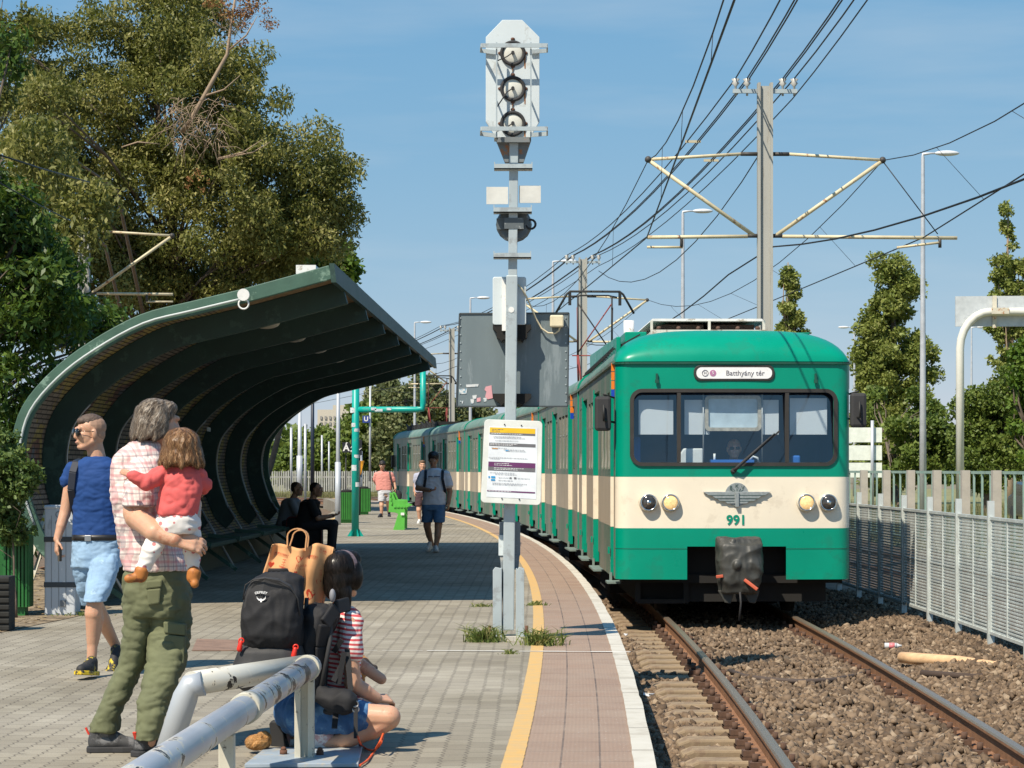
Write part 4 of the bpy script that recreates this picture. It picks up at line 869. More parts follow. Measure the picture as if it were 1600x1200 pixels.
# white painted joint across the platform, worn and thin
wl = mat('worn_white_line', (.62, .6, .55), rough=.8); mb = MB(); rr = random.Random(8); xx = -1.75
while xx < .84:
    w = .12+rr.random()*.2; g0 = 17.9-.16*(xx+.2)/1.0*.5; t = .012+rr.random()*.014 if xx > -1.0 else .006
    mb.quad((xx, g0, .0065), (xx+w, g0-.01, .0065), (xx+w, g0+t*2.4-.01, .0065), (xx, g0+t*2.4, .0065)); xx += w+(0.0 if xx > -1 else rr.random()*.15)
o = mb.build('worn_paint_line', wl, loc=(0, 0, 0)); o['kind'] = 'structure'
# manhole cover frame in the paving
mh = MB(); q = [gnd(*p, .003) for p in ((300, 1017), (308, 999), (372, 1001), (372, 1017))]; mh.prism(q, (0, 0, .006)); o = mh.build('manhole_cover', mat('manhole_brown', (.22, .14, .10), rough=.85, var=.3, bmp=.4), loc=q[0]); tag(o, 'flat brown manhole cover let into the pavers behind the cargo trousers', 'manhole cover')
# ballast bed with real unevenness
balm = mat('ballast_bed', (.14, .096, .06), rough=.95, var=.35, vs=9, bmp=.8, bs=40)
def bed(b, D):
    h = -.49+.05*mnoise.noise(Vector((b*1.1, D*.8, 0)))+.02*mnoise.noise(Vector((b*5, D*5, 3)))
    if b < 1.72: h -= .028
    if b > 3.6: h += .10*min(1, (b-3.6)/.8)
    return h
mb = MB(); vs = []; bs_ = [.93+i*.115 for i in range(80)]; ds = [9+i*.2 for i in range(150)]+[39+i*2 for i in range(65)]
for D in ds:
    for b_ in bs_: vs.append((b_+cv(D), D, bed(b_, D)))
nb = len(bs_); mb.add(vs, [(i*nb+j, i*nb+j+1, (i+1)*nb+j+1, (i+1)*nb+j) for i in range(len(ds)-1) for j in range(nb-1)], 0, True)
o = mb.build('ballast_bed', balm, loc=(0, 0, 0)); o['kind'] = 'structure'
mb = MB(); vs = []; ds = [30+i*3 for i in range(70)]
for D in ds: vs += [(left_edge(D)+cv(D)-.02, D, -.5), (left_edge(D)+cv(D)-6.5, D, -.5)]
mb.add(vs, [(2*i, 2*i+2, 2*i+3, 2*i+1) for i in range(len(ds)-1)]); o = mb.build('ballast_bed_opposite', balm, loc=(0, 0, 0)); o['kind'] = 'structure'
# stones (too many to count)
def stones(name, N_, gen, smin, smax, m, seed):
    rg = np.random.default_rng(seed); t = (1+5**.5)/2
    ico0 = np.array([(-1, t, 0), (1, t, 0), (-1, -t, 0), (1, -t, 0), (0, -1, t), (0, 1, t), (0, -1, -t), (0, 1, -t), (t, 0, -1), (t, 0, 1), (-t, 0, -1), (-t, 0, 1)])/1.902
    fc = np.array([(0, 11, 5), (0, 5, 1), (0, 1, 7), (0, 7, 10), (0, 10, 11), (1, 5, 9), (5, 11, 4), (11, 10, 2), (10, 7, 6), (7, 1, 8), (3, 9, 4), (3, 4, 2), (3, 2, 6), (3, 6, 8), (3, 8, 9), (4, 9, 5), (2, 4, 11), (6, 2, 10), (8, 6, 7), (9, 8, 1)])
    ico = np.array([(-1, -1, -1), (1, -1, -1), (1, 1, -1), (-1, 1, -1), (-1, -1, 1), (1, -1, 1), (1, 1, 1), (-1, 1, 1)])*.72; fc = np.array([(0, 2, 1), (0, 3, 2), (4, 5, 6), (4, 6, 7), (0, 1, 5), (0, 5, 4), (1, 2, 6), (1, 6, 5), (2, 3, 7), (2, 7, 6), (3, 0, 4), (3, 4, 7)])
    p = gen(rg, N_); n = len(p); s = rg.uniform(smin, smax, (n, 1, 1))*rg.uniform(.5, 1.5, (n, 1, 3))
    v = ico[None]*(1+rg.uniform(-.5, .3, (n, 8, 3)))*s
    q = rg.normal(size=(n, 4)); q /= np.linalg.norm(q, axis=1, keepdims=True); w, a, b_, c = q.T
    Rm = np.stack([np.stack([1-2*(b_*b_+c*c), 2*(a*b_-c*w), 2*(a*c+b_*w)], 1), np.stack([2*(a*b_+c*w), 1-2*(a*a+c*c), 2*(b_*c-a*w)], 1), np.stack([2*(a*c-b_*w), 2*(b_*c+a*w), 1-2*(a*a+b_*b_)], 1)], 1)
    v = np.einsum('nij,nkj->nki', Rm, v)+p[:, None, :]
    o = fast_mesh(name, v.reshape(-1, 3), (fc[None]+8*np.arange(n)[:, None, None]).reshape(-1, 3), m, k=3); o['kind'] = 'stuff'; return o
stm = island_mat('ballast_stone', [(0, (.085, .058, .038)), (.5, (.165, .114, .073)), (.88, (.225, .16, .105)), (1, (.32, .245, .17))], rough=.9, bmp=.5)
def gen_st(rg, n):
    u = rg.uniform(0, 1, n); D = 10.5*(34/10.5)**u; b_ = rg.uniform(.97, 5.6, n); keep = np.ones(n, bool); out = []
    for i in range(n):
        d = D[i]; bb = b_[i]; h = bed(bb, d)
        near = abs(((d-10.2+.3) % .6)-.3) < .135       # over a sleeper
        if bb < 1.75:
            lvl = -.016
            if near and bb > 1.26 and rg.random() < .93: continue
        elif bb < 3.35:
            if near and d < 15.5 and rg.random() < .75: continue
            lvl = .035 if not near else .05
        else: lvl = .02
        if (abs(bb-1.80) < .13 or abs(bb-3.31) < .13): continue
        out.append((bb+cv(d), d, h+lvl+rg.uniform(-.012, .02)))
    return np.array(out)
stones('ballast_stones', 68000, gen_st, .014, .037, stm, 4)
# railway track: rails, sleepers, fastenings
railm = mat('rail_rust', (.22, .11, .055), rough=.7, var=.25, vs=12, bmp=.2, bs=80); shine = mat('rail_head', (.36, .29, .22), rough=.4, metal=.75, var=.0, vs=.2)
slp = mat('concrete_sleeper', (.27, .20, .125), rough=.9, var=.2, vs=5, bmp=.4, bs=30, dirt=((.2, .14, .09), .5, 6)); fas = mat('fastening_rust', (.10, .055, .035), rough=.9, var=.3, vs=30)
RB = (1.80, 3.31); RZ = -.30
def rail_mesh(name, b0, D0, D1, parent):
    prof = [(-.075, -.172), (.075, -.172), (.075, -.158), (.012, -.135), (.012, -.045), (.036, -.03), (.036, -.012), (.026, -.001), (.012, 0), (-.012, 0), (-.026, -.001), (-.036, -.012), (-.036, -.03), (-.012, -.045), (-.012, -.135), (-.075, -.158)]
    mb = MB(); n = len(prof); ds = []; d = D0
    while d < D1: ds.append(d); d += .7 if d < 45 else 3
    vs = [(b0+cv(D)+a, D, RZ+c) for D in ds for a, c in prof]; fs = []; mi = []
    for i in range(len(ds)-1):
        for k in range(n): fs.append((i*n+k, (i+1)*n+k, (i+1)*n+(k+1) % n, i*n+(k+1) % n)); mi.append(1 if k in (6, 7, 8, 9, 10) else 0)
    mb.v = vs; mb.f = fs; mb.mi = mi; mb.sm = [False]*len(fs); mb.f.append(list(range(n))); mb.mi.append(0); mb.sm.append(False)
    return mb.build(name, [railm, shine], parent)
track = thing('railway_track', 'nearer railway track with rusty sides and polished rail heads beside the kerb', 'railway track', (2.4, 11, -.5))
for b_ in RB: rail_mesh('rail', b_, 9, 150, track)
sl0 = None
for i in range(36):
    D = 10.2+.6*i; xc = 2.555+cv(D)
    if sl0 is None:
        mb = MB(); prof = [(-1.28, -.03), (-1.2, 0), (-.45, 0), (-.3, -.02), (.3, -.02), (.45, 0), (1.2, 0), (1.28, -.03), (1.28, -.2), (-1.28, -.2)]
        mb.prism([(a, -.12, c) for a, c in prof], (0, .24, 0)); sl0 = mb.build('sleeper', slp, bevel=.018, loc=(0, 0, 0)); sl = sl0
        mb = MB()
        for sy in (-.07, .07): mb.box((0, sy*.0, 0), (.09, .16, .02))
        mb.box((0, 0, .025), (.075, .12, .045)); mb.tube([(0, 0, .04), (0, 0, .095)], .022, 6); mb.box((-.04, 0, .05), (.045, .07, .016)); fm = mb.mesh('rail_fastening', fas)
    else: sl = sl0.copy(); COL.objects.link(sl)
    sl.parent = track; sl.location = Vector((xc, D, -.468))-track.location
    for b_ in RB:
        for sx in (-.115, .115):
            q = bpy.data.objects.new('rail_fastening', fm); COL.objects.link(q); q.parent = sl; q.location = (b_-2.555+sx, 0, .012); q.rotation_euler.z = 0 if sx > 0 else math.pi
t2 = thing('railway_track', 'railway track beyond the grey mesh fence', 'railway track', (7.2, 30, -.5))
for b_ in (6.75, 8.26): rail_mesh('rail', b_, 18, 160, t2)
t3 = thing('railway_track', 'railway track on the far left side of the platform', 'railway track', (-9, 60, -.5))
def lrail(off):
    mb = MB(); D = 34; pts = []
    while D < 230: pts.append((left_edge(D)+cv(D)-off, D, RZ-.07)); D += 3
    for a, c in zip(pts, pts[1:]): mb.bar(a, c, .07, .15)
    return mb.build('rail', railm, t3)
for o_ in (.85, 2.36): lrail(o_)
# leaf litter verge on the left
vg = MB(); vp = [(-9, 12), (-5.05, 17), (-4.55, 19), (-4.2, 22.0), (-4.1, 23.6), (-4.6, 25), (-5.2, 28), (-9, 40)]
vg.add([(a, d, .005) for a, d in vp], [list(range(len(vp)))]); o = vg.build('verge', mat('verge_soil', (.25, .19, .12), rough=.95, var=.35, vs=4, bmp=.6, bs=30, dirt=((.11, .08, .05), .5, 5)), loc=(0, 0, 0)); o['kind'] = 'structure'
# hose, plank and litter on the ballast
hz = lambda x, y, z=-.42: gnd(x, y, z)
mb = MB(); mb.tube([hz(x, y) for x, y in ((1140, 1048), (1165, 1057), (1200, 1062), (1250, 1065), (1300, 1063), (1340, 1055), (1362, 1047))], .022, 8); o = mb.build('rubber_hose', mat('hose_dark', (.07, .05, .04), rough=.8), loc=hz(1250, 1065)); tag(o, 'dark rubber hose lying across the stones between the two rails', 'hose')
mb = MB(); mb.tube([hz(x, y, -.36) for x, y in ((1408, 1027), (1430, 1029), (1500, 1034), (1555, 1040), (1600, 1047))], [.052, .056, .055, .04, .015], 12); o = mb.build('wooden_pole', mat('pale_wood', (.62, .40, .22), rough=.6, var=.15, vs=5, stretch=(.5, 4, 4)), loc=hz(1500, 1036)); tag(o, 'pale tapered wooden pole lying on the stones by the mesh fence', 'pole')
mb = MB(); mb.tube([hz(x, y, -.39) for x, y in ((1440, 1052), (1520, 1058), (1600, 1052), (1680, 1046))], .03, 8); o = mb.build('old_cable', mat('cable_brown', (.06, .04, .03), rough=.9), loc=hz(1520, 1058)); tag(o, 'dark brown cable lying below the pale wooden pole', 'cable')
paper = mat('white_litter', (.7, .7, .7), rough=.7); rr = random.Random(2)
def litter(name, x, y, s, m, label, cat, z=-.42):
    c = hz(x, y, z); mb = MB(); vs = [c+Vector((rr.uniform(-s, s), rr.uniform(-s, s)*1.5, rr.uniform(0, s*.7))) for _ in range(9)]
    mb.add(vs, [(0, 1, 2), (1, 3, 4, 2), (3, 5, 6, 4), (5, 7, 8, 6), (0, 2, 8), (0, 7, 1)]); o = mb.build(name, m, loc=c); so = o.modifiers.new('s', 'SOLIDIFY'); so.thickness = .004; tag(o, label, cat)
litter('paper_scrap', 1014, 1088, .05, paper, 'crumpled white paper lying at the foot of the white kerb', 'litter'); litter('paper_scrap', 977, 993, .03, paper, 'small white scrap by the kerb near the train', 'litter'); litter('paper_scrap', 1366, 959, .025, paper, 'tiny white scrap on the stones near the fence', 'litter')
mb = MB(); c = hz(1398, 1009, -.38); mb.tube([c+Vector((-.1, .02, 0)), c+Vector((.02, 0, 0))], .03, 10); mb.tube([c+Vector((.02, 0, 0)), c+Vector((.05, 0, 0)), c+Vector((.07, 0, 0))], [.03, .012, .012], 10)
o = mb.build('plastic_bottle', mat('clear_plastic', (.6, .62, .65), rough=.15), loc=c); tag(o, 'crushed clear bottle with pink label lying on the stones by the fence', 'bottle')
mb = MB(); mb.tube([c+Vector((-.055, .012, 0)), c+Vector((.0, .003, 0))], .031, 10); mb.build('label', mat('pink_label', (.7, .2, .22), rough=.5), o)
# ------------------------------------------------------------------ train
def LB(mb, name, m, root, bevel=0):
    o = mb.build(name, m, loc=(0, 0, 0), bevel=bevel); o.parent = root; return o
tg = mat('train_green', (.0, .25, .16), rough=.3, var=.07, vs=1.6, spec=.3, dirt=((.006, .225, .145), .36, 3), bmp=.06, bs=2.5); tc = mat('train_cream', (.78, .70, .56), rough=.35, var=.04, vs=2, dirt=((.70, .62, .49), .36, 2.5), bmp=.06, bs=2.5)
sg = mat('train_green_dust_sheen', (.085, .14, .10), rough=.5, var=.2, vs=1.4, dirt=((.16, .165, .13), .5, 1.2), stretch=(1, 1, .35)); sc_ = mat('train_cream_dust_sheen', (.38, .315, .235), rough=.55, var=.12, vs=1.5, dirt=((.33, .27, .2), .45, 1.3), stretch=(1, 1, .35))  # side paint greyed for dust and for grazing sheen put into the colour
rf = mat('roof_green_grey', (.12, .21, .175), rough=.6, var=.2, vs=2, dirt=((.2, .25, .22), .4, 1.5)); drk_g = mat('door_green_dark', (.012, .075, .05), rough=.4)
under = mat('underframe_black', (.012, .011, .010), rough=.9); rubm = mat('window_rubber', (.03, .027, .024), rough=.6, var=.2); steelg = mat('steel_grey', (.38, .39, .40), rough=.45, metal=.3)
sideglass = mat('side_glass', (.02, .025, .025), rough=.08, spec=.8); sideframe = mat('window_frame_alu', (.30, .30, .26), rough=.5, var=.2)
orange_m = mat('marker_orange', (.75, .20, .02), rough=.35); blue_m = mat('marker_blue', (.01, .06, .45), rough=.35); white_m = mat('white_paint', (.72, .72, .70), rough=.5, dirt=((.4, .36, .3), .3, 6))
grate = mat('step_grating', (.16, .21, .19), rough=.6)
HW, RC = 1.36, 1.31
def roof_h(u): return .39*max(0, 1-abs(u/HW)**4)**.5
def car(name, label, Lc, pillars, y0):
    root = thing(name, label, 'train car', (0, 0, 0), 'coaches of the green suburban train')
    segs = []; a = y0
    for p in pillars:
        w = .36 if (name_lead and p < 1.2) else 1.3
        if p-w > a+.05: segs.append((a, p-w))
        a = p
    segs.append((a, Lc))
    body = MB()
    bands = ((.15, .74, 0), (.74, 1.33, 1), (1.33, 1.42, 0), (2.35, 2.66, 0))
    wins = []
    for s0, s1 in segs:
        for z0, z1, mi in bands: body.b2((-HW, s0, z0), (-HW+.06, s1, z1), mi)
        ln = s1-s0
        if ln > 1.5:
            n = 3 if ln > 2.6 else 2; m0 = .45; pw = (ln-2*m0-(n-1)*.14)/n; ed = s0
            for k in range(n):
                w0 = s0+m0+k*(pw+.14); body.b2((-HW, ed, 1.42), (-HW+.06, w0, 2.35), 0); wins.append((w0, w0+pw)); ed = w0+pw
            body.b2((-HW, ed, 1.42), (-HW+.06, s1, 2.35), 0)
        else: body.b2((-HW, s0, 1.42), (-HW+.06, s1, 2.35), 0)
    for p in pillars:
        w = .36 if (name_lead and p < 1.2) else 1.3
        body.b2((-HW, p-w, 2.45), (-HW+.06, p, 2.66), 0)
    for z0, z1, mi in bands: body.b2((HW-.06, y0, z0), (HW, Lc, z1), mi)
    for k in range(int(Lc)): 
        if k > 0: body.b2((HW-.06, k-.2, 1.42), (HW, k+.2, 2.35), 0)
    body.b2((-HW+.06, Lc-.06, .15), (HW-.06, Lc-.0, 2.66), 0);
    if not name_lead: body.b2((-HW+.05, y0, .15), (HW-.06, y0+.04, 2.66), 0)
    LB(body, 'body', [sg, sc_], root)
    m = MB(); m.b2((HW-.04, y0+.3, 1.42), (HW-.03, Lc-.3, 2.35)); LB(m, 'right_side_glazing', sideglass, root)
    m = MB(); m.b2((-1.2, 2.6 if name_lead else .1, .25), (-1.19, Lc-.2, 2.6)); LB(m, 'interior_panel', drk_g, root)
    for w0, w1 in wins:
        m = MB(); m.b2((-HW+.025, w0, 1.42), (-HW+.032, w1, 2.35), 0)
        for yy in (w0+.02, (w0+w1)/2, w1-.02): m.b2((-HW+.016, yy-.012, 1.42), (-HW+.024, yy+.012, 2.35), 1)
        m.b2((-HW+.016, w0, 2.0), (-HW+.024, w1, 2.03), 1); m.bar((-HW-.012, w0+.05, 1.44), (-HW+.02, w0+.05, 1.75), .02, .06, mi=1)
        LB(m, 'side_window', [sideglass, sideframe], root)
    for p in pillars:
        cab = name_lead and p < 1.2; w = .36 if cab else 1.3
        m = MB(); m.b2((-RC, p-w, .3), (-RC+.04, p, .74), 0); m.b2((-RC, p-w, .74), (-RC+.04, p, 1.33), 1); m.b2((-RC, p-w, 1.33), (-RC+.04, p, 1.42), 0); m.b2((-RC, p-w, 2.3), (-RC+.04, p, 2.45), 0)
        for k in range(3): yy = p-w+w*k/2; m.b2((-RC, max(p-w, yy-.06), 1.42), (-RC+.04, min(p, yy+.06), 2.3), 0)
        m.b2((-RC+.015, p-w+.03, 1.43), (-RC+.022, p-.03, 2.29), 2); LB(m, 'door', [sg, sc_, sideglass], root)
        m = MB()
        for z0, z1, mi in ((.16, .735, 0), (.74, 1.33, 1), (1.335, 2.5, 0)): m.b2((-HW-.018, p-.01, z0), (-RC+.01, p+.06, z1), mi)
        m.b2((-HW-.05, p-.03, .42), (-HW-.027, p+.08, .5), 0); LB(m, 'door_pillar', [tg, tc], root)
        m = MB(); m.b2((-HW-.075, p-w+.02, .08), (-HW+.08, p+.04, .105)); m.b2((-HW-.03, p-.02, .1), (-HW+.0, p+.03, .2)); LB(m, 'step', grate, root)
    m = MB(); vs = []; us = [-HW+2*HW*k/24 for k in range(25)]
    us = [HW*math.sin(math.pi/2*(-1+2*k/24)) for k in range(25)]
    yr = (0.62 if name_lead else 0.0, Lc)
    for yy in yr: vs += [(u, yy, 2.66+roof_h(u)) for u in us]
    m.add(vs, [(k, k+1, 26+k, 25+k) for k in range(24)], 0, True); m.add([(u, Lc, 2.66+roof_h(u)) for u in us], [list(range(25))]); LB(m, 'roof', rf, root)
    m = MB(); m.b2((-HW-.03, y0, 2.64), (-HW+.0, Lc, 2.675)); m.b2((HW, y0, 2.64), (HW+.03, Lc, 2.675)); LB(m, 'gutter', sg, root)
    m = MB(); m.box((0, .02 if not name_lead else Lc-.02, 1.4), (2.5, .04, 2.4)); 
    m2 = MB()
    for k in range(5 if not name_lead else 0): m2.b2((-HW+.03+.001*k, -.02-k*.03, .2), (HW-.03, -.01-k*.03, 2.6))
    # bright end frame of the car seen past the nearer car
    m3 = MB(); m3.b2((-HW-.02, Lc-.02, .16), (-HW+.1, Lc+.04, .74), 0); m3.b2((-HW-.02, Lc-.02, .74), (-HW+.1, Lc+.04, 1.33), 1); m3.b2((-HW-.02, Lc-.02, 1.33), (-HW+.1, Lc+.04, 2.7), 0)
    vs = []
    for dy in (-.02, .05): vs += [(u*1.02, Lc+dy, 2.68+roof_h(u)) for u in us]
    m3.add(vs, [(k, k+1, 26+k, 25+k) for k in range(24)], 0, True); m3.add([(u*1.02, Lc-.02, 2.68+roof_h(u)) for u in us]+[(u*.97, Lc-.02, 2.6+roof_h(u)) for u in us], [(k, k+1, 26+k, 25+k) for k in range(24)], 0)
    LB(m3, 'end_frame', [tg, tc], root)
    m = MB(); m.b2((-1.1, y0+.1, -.12), (1.1, Lc-.1, .12)); m.b2((-1.28, y0+.02, .1), (1.28, Lc-.08, .2)); 
    for yy in (1.9, Lc-2.2):
        for sx in (-.76, .76):
            for q in (-.75, .75):
                if yy+q > .8: m.tube([(sx-.06, yy+q, .1), (sx+.06, yy+q, .1)], .38, 18)
        m.b2((-1.05, yy-1.1, -.1), (-.9, yy+1.1, .12)); m.b2((.9, yy-1.1, -.1), (1.05, yy+1.1, .12))
    m.b2((-1.2, Lc*.4, -.22), (-.3, Lc*.65, .1)); LB(m, 'bogie', under, root)
    return root
def place(root, D0, Lc):
    p0 = Vector((2.555+cv(D0), D0, 0)); p1 = Vector((2.555+cv(D0+Lc), D0+Lc, 0)); d = p1-p0
    root.location = p0; root.rotation_euler = (0, 0, -math.atan2(d.x, d.y)); return root
def marker(root, y):
    m = MB(); 
    for k in range(3): m.b2((-HW-.035, y, 2.43+.105*k-.08), (-HW+.02, y+.05, 2.525+.105*k-.08), 0)
    m.b2((-HW-.035, y, 2.25), (-HW+.02, y+.05, 2.345), 1); LB(m, 'marker_light', [orange_m, blue_m], root)
name_lead = True
lead = car('train_car', 'leading green and cream train car with a cab front numbered 991', 10.05, (.8, 5.0, 8.5), .2)
name_lead = False
mid = car('train_car', 'second coach of the green train directly behind the leading car', 12.1, (2.3, 6.95, 10.75), .06)
marker(mid, 1.5)
# extras built in the coaches' own frames
redp = mat('pantograph_red', (.22, .035, .03), rough=.6); blackp = mat('pantograph_black', (.015, .015, .015), rough=.6)
def panto(root, y, top=5.22):
    m = MB()
    for sx in (-.52, .52):
        for sy in (-.35, .35):
            m.tube([(sx*.72, y+sy*.2, 3.9), (sx*.62, y+sy, 3.2)], .022, 6, 1); m.tube([(sx*.72, y+sy*.2, 3.9), (sx*.72, y, top-.1)], .018, 6, 0)
        m.tube([(sx*.75, y, top-.35), (sx*.72, y, 3.9)], .014, 6, 1)
    m.tube([(-.38, y, 3.95), (.38, y, top-.25)], .016, 6, 1); m.tube([(.38, y, 3.95), (-.38, y, top-.25)], .016, 6, 0)
    m.tube([(-.5, y, 3.9), (.5, y, 3.9)], .015, 6, 1)
    o = LB(m, 'pantograph', [blackp, redp], root)
    m = MB(); m.tube([(-.86, y, top-.48), (-.62, y, top-.06), (-.55, y, top), (.55, y, top), (.62, y, top-.06), (.86, y, top-.48)], .025, 8)
    m.tube([(-.5, y+.1, top-.12), (-.3, y+.1, top-.08), (.3, y+.1, top-.08), (.5, y+.1, top-.12)], .02, 6)
    for sx in (-.55, .55): m.b2((sx-.03, y-.03, top-.3), (sx+.03, y+.05, top-.02))
    LB(m, 'collector_bow', blackp, o)
    m = MB(); m.b2((-.8, y-.9, 3.08), (-.72, y+.9, 3.2)); m.b2((.72, y-.9, 3.08), (.8, y+.9, 3.2)); m.b2((-.8, y-.9, 3.1), (.8, y-.82, 3.2)); m.b2((-.8, y+.82, 3.1), (.8, y+.9, 3.2))
    LB(m, 'pantograph_base', blackp, root)
cars = [mid]; labels = ['third coach of the green train carrying the tall raised pantograph', 'fourth coach of the green train behind the white notice board', 'fifth coach of the green train behind the walking man', 'last and farthest coach of the green train with black gear on its roof']
bounds = [36.6, 48.75, 60.9, 73.05, 85.2]
for lb in labels: c_ = copy_tree(mid); c_['label'] = lb; cars.append(c_)
for c_, D0 in zip(cars, bounds): place(c_, D0, 12.1)
m = MB()
for k in range(5): m.tube([(-.9+.1*k, 8.5+.05*k, 3.0), (-.85+.1*k, 8.6, 3.35), (-.4+.08*k, 8.8, 3.42), (.2, 9.2, 3.38)], .03, 6)
LB(m, 'roof_cable', redp, lead)
panto(cars[1], 1.6, 5.30); panto(cars[4], 8.2, 5.2)
m = MB(); 
for k in range(6): m.b2((-.95, 1+k*1.7, 3.0), (.9, 2.4+k*1.7, 3.2)); m.bar((-.95, .9+k*1.7, 3.0), (-.95, 2.5+k*1.7, 3.27), .05)
LB(m, 'roof_equipment', under, cars[4])
m = MB()
for k in range(8): m.b2((-.75, .8+k*1.3, 3.0), (.75, 1.7+k*1.3, 3.13))
LB(m, 'roof_equipment', rf, cars[0])
m = MB(); m.b2((-HW-.16, 11.6, 1.5), (-HW-.02, 11.75, 2.0)); LB(m, 'mirror', blackp, cars[4])
# ---- front of the leading car
def yf(u): a = abs(u); return .06*(a/HW)**2 + (.16*(1-math.sqrt(max(0, 1-((a-1.2)/.16)**2))) if a > 1.2 else 0)
us = sorted(set([-HW, -1.345, -1.32, -1.29, -1.25, -1.2, -1.15, HW, 1.345, 1.32, 1.29, 1.25, 1.2, 1.15, -.54, .6]+[round(-1.1+.1*k, 3) for k in range(23)]))
zs = [.15, .42, .53, .74, 1.33, 1.495, 2.305, 2.63]
m = MB(); idx = {}
def vtx(u, z):
    k = (u, z)
    if k not in idx: idx[k] = len(m.v); m.v.append((u, yf(u), z))
    return idx[k]
for i in range(len(us)-1):
    for j in range(len(zs)-1):
        u0, u1, z0, z1 = us[i], us[i+1], zs[j], zs[j+1]; uc = (u0+u1)/2
        if j == 5 and -1.15 < uc < 1.15: continue
        if j < 2 and -.54 < uc < .6: continue
        m.f.append([vtx(u0, z0), vtx(u1, z0), vtx(u1, z1), vtx(u0, z1)]); m.mi.append(1 if j == 3 else 0); m.sm.append(True)
LB(m, 'cab_front', [tg, tc], lead)
# seam lines and gutter above the windscreen
m = MB()
for z, h_ in ((2.63, .022), (.50, .006)):
    for a, c_ in zip(us, us[1:]):
        if z < 1 and -.56 < (a+c_)/2 < .62: continue
        m.bar((a, yf(a)-(.012 if h_ > .01 else .001), z+h_/2), (c_, yf(c_)-(.012 if h_ > .01 else .001), z+h_/2), .03 if h_ > .01 else .004, h_)
LB(m, 'seam', drk_g, lead)
m = MB(); vs = []; nt_ = 10
ur = [HW*math.sin(math.pi/2*(-1+2*k/32)) for k in range(33)]
for t in range(nt_+1):
    a = math.pi/2*t/nt_
    for u in ur: vs.append((u, yf(u)+(.62-yf(u))*(1-math.cos(a)), 2.66+roof_h(u)*math.sin(a)))
m.add(vs, [(t*33+k, t*33+k+1, (t+1)*33+k+1, (t+1)*33+k) for t in range(nt_) for k in range(32)], 0, True); LB(m, 'roof_front', tg, lead)
# windscreen rubber, glass, blinds
def ringprism(o_, i_, y, dp):
    m = MB(); n = len(o_); yy = lambda u: yf(u)+y
    vs = [(a, yy(a), c_) for a, c_ in o_]+[(a, yy(a), c_) for a, c_ in i_]+[(a, yy(a)+dp, c_) for a, c_ in o_]+[(a, yy(a)+dp, c_) for a, c_ in i_]
    fs = []
    for k in range(n):
        q = (k+1) % n; fs += [(k, q, n+q, n+k), (2*n+q, 2*n+k, 3*n+k, 3*n+q), (q, k, 2*n+k, 2*n+q), (n+k, n+q, 3*n+q, 3*n+k)]
    return m.add(vs, fs)
def dens(poly, mx=.12):
    out = []
    for p, q in zip(poly, poly[1:]+poly[:1]):
        n = max(1, int(math.hypot(q[0]-p[0], q[1]-p[1])/mx)+1)
        out += [(p[0]+(q[0]-p[0])*k/n, p[1]+(q[1]-p[1])*k/n) for k in range(n)]
    return out
oo = round_poly(-1.198, 1.455, 1.198, 2.345, .14, 8); ii = round_poly(-1.152, 1.497, 1.152, 2.303, .10, 8)
pp_ = list(zip(oo, ii)); od = []; idd = []
for (o1, i1), (o2, i2) in zip(pp_, pp_[1:]+pp_[:1]):
    n = max(1, int(math.hypot(o2[0]-o1[0], o2[1]-o1[1])/.12)+1)
    for k in range(n): t = k/n; od.append((o1[0]+(o2[0]-o1[0])*t, o1[1]+(o2[1]-o1[1])*t)); idd.append((i1[0]+(i2[0]-i1[0])*t, i1[1]+(i2[1]-i1[1])*t))
m = ringprism(od, idd, -.022, .05)
for u in (-.635, .61): m.b2((u-.022, yf(u)-.018, 1.5), (u+.022, yf(u)+.03, 2.3))
LB(m, 'windscreen_frame', rubm, lead)
wg = glass_mat('windscreen_glass', (.86, .92, .95), .11)
for a, c_ in ((-1.16, -.655), (-.615, .59), (.63, 1.16)):
    m = MB(); n = 8; vs = []
    for k in range(n+1): u = a+(c_-a)*k/n; vs += [(u, yf(u)-.012, 1.49), (u, yf(u)+.085, 2.31)]
    m.add(vs, [(2*k, 2*k+2, 2*k+3, 2*k+1) for k in range(n)], 0, True); LB(m, 'windscreen_pane', wg, lead)
blind = mat('blind_grey', (.60, .62, .64), rough=.9, var=.05, vs=2)
for a, c_, zt in ((-1.09, -.69, 2.22), (-.56, -.27, 2.22), (.33, .53, 2.22), (.66, 1.09, 2.24)):
    m = MB(); m.b2((a, .13, 1.82), (c_, .135, zt)); LB(m, 'sun_blind', blind, lead)
visor = mat('visor_glass', (.5, .58, .63), rough=.2); trim = mat('aged_trim', (.42, .37, .30), rough=.6, var=.3, vs=20)
m = MB(); rp = round_poly(-.325, 1.86, .325, 2.27, .05); ri = round_poly(-.285, 1.9, .285, 2.235, .03)
n = len(rp); vs = [(a, .10, c_) for a, c_ in rp]+[(a, .10, c_) for a, c_ in ri]+[(a, .12, c_) for a, c_ in rp]+[(a, .12, c_) for a, c_ in ri]; fs = []
for k in range(n): q = (k+1) % n; fs += [(k, q, n+q, n+k), (q, k, 2*n+k, 2*n+q), (n+k, n+q, 3*n+q, 3*n+k)]
m.add(vs, fs); so = LB(m, 'visor_frame', trim, lead); m = MB(); m.b2((-.29, .125, 1.9), (.29, .13, 2.235)); o = LB(m, 'visor_pane', visor, lead)
m = MB()
for u in (-.345, .335): m.tube([(u, .095, 1.5), (u, .095, 2.29)], .008, 8)
LB(m, 'visor_rail', steelg, lead)
cabin = mat('cab_interior_sky_tint', (.03, .085, .20), rough=.6);  # cabin blue also carries the sky reflection of the windscreen, put into the colour
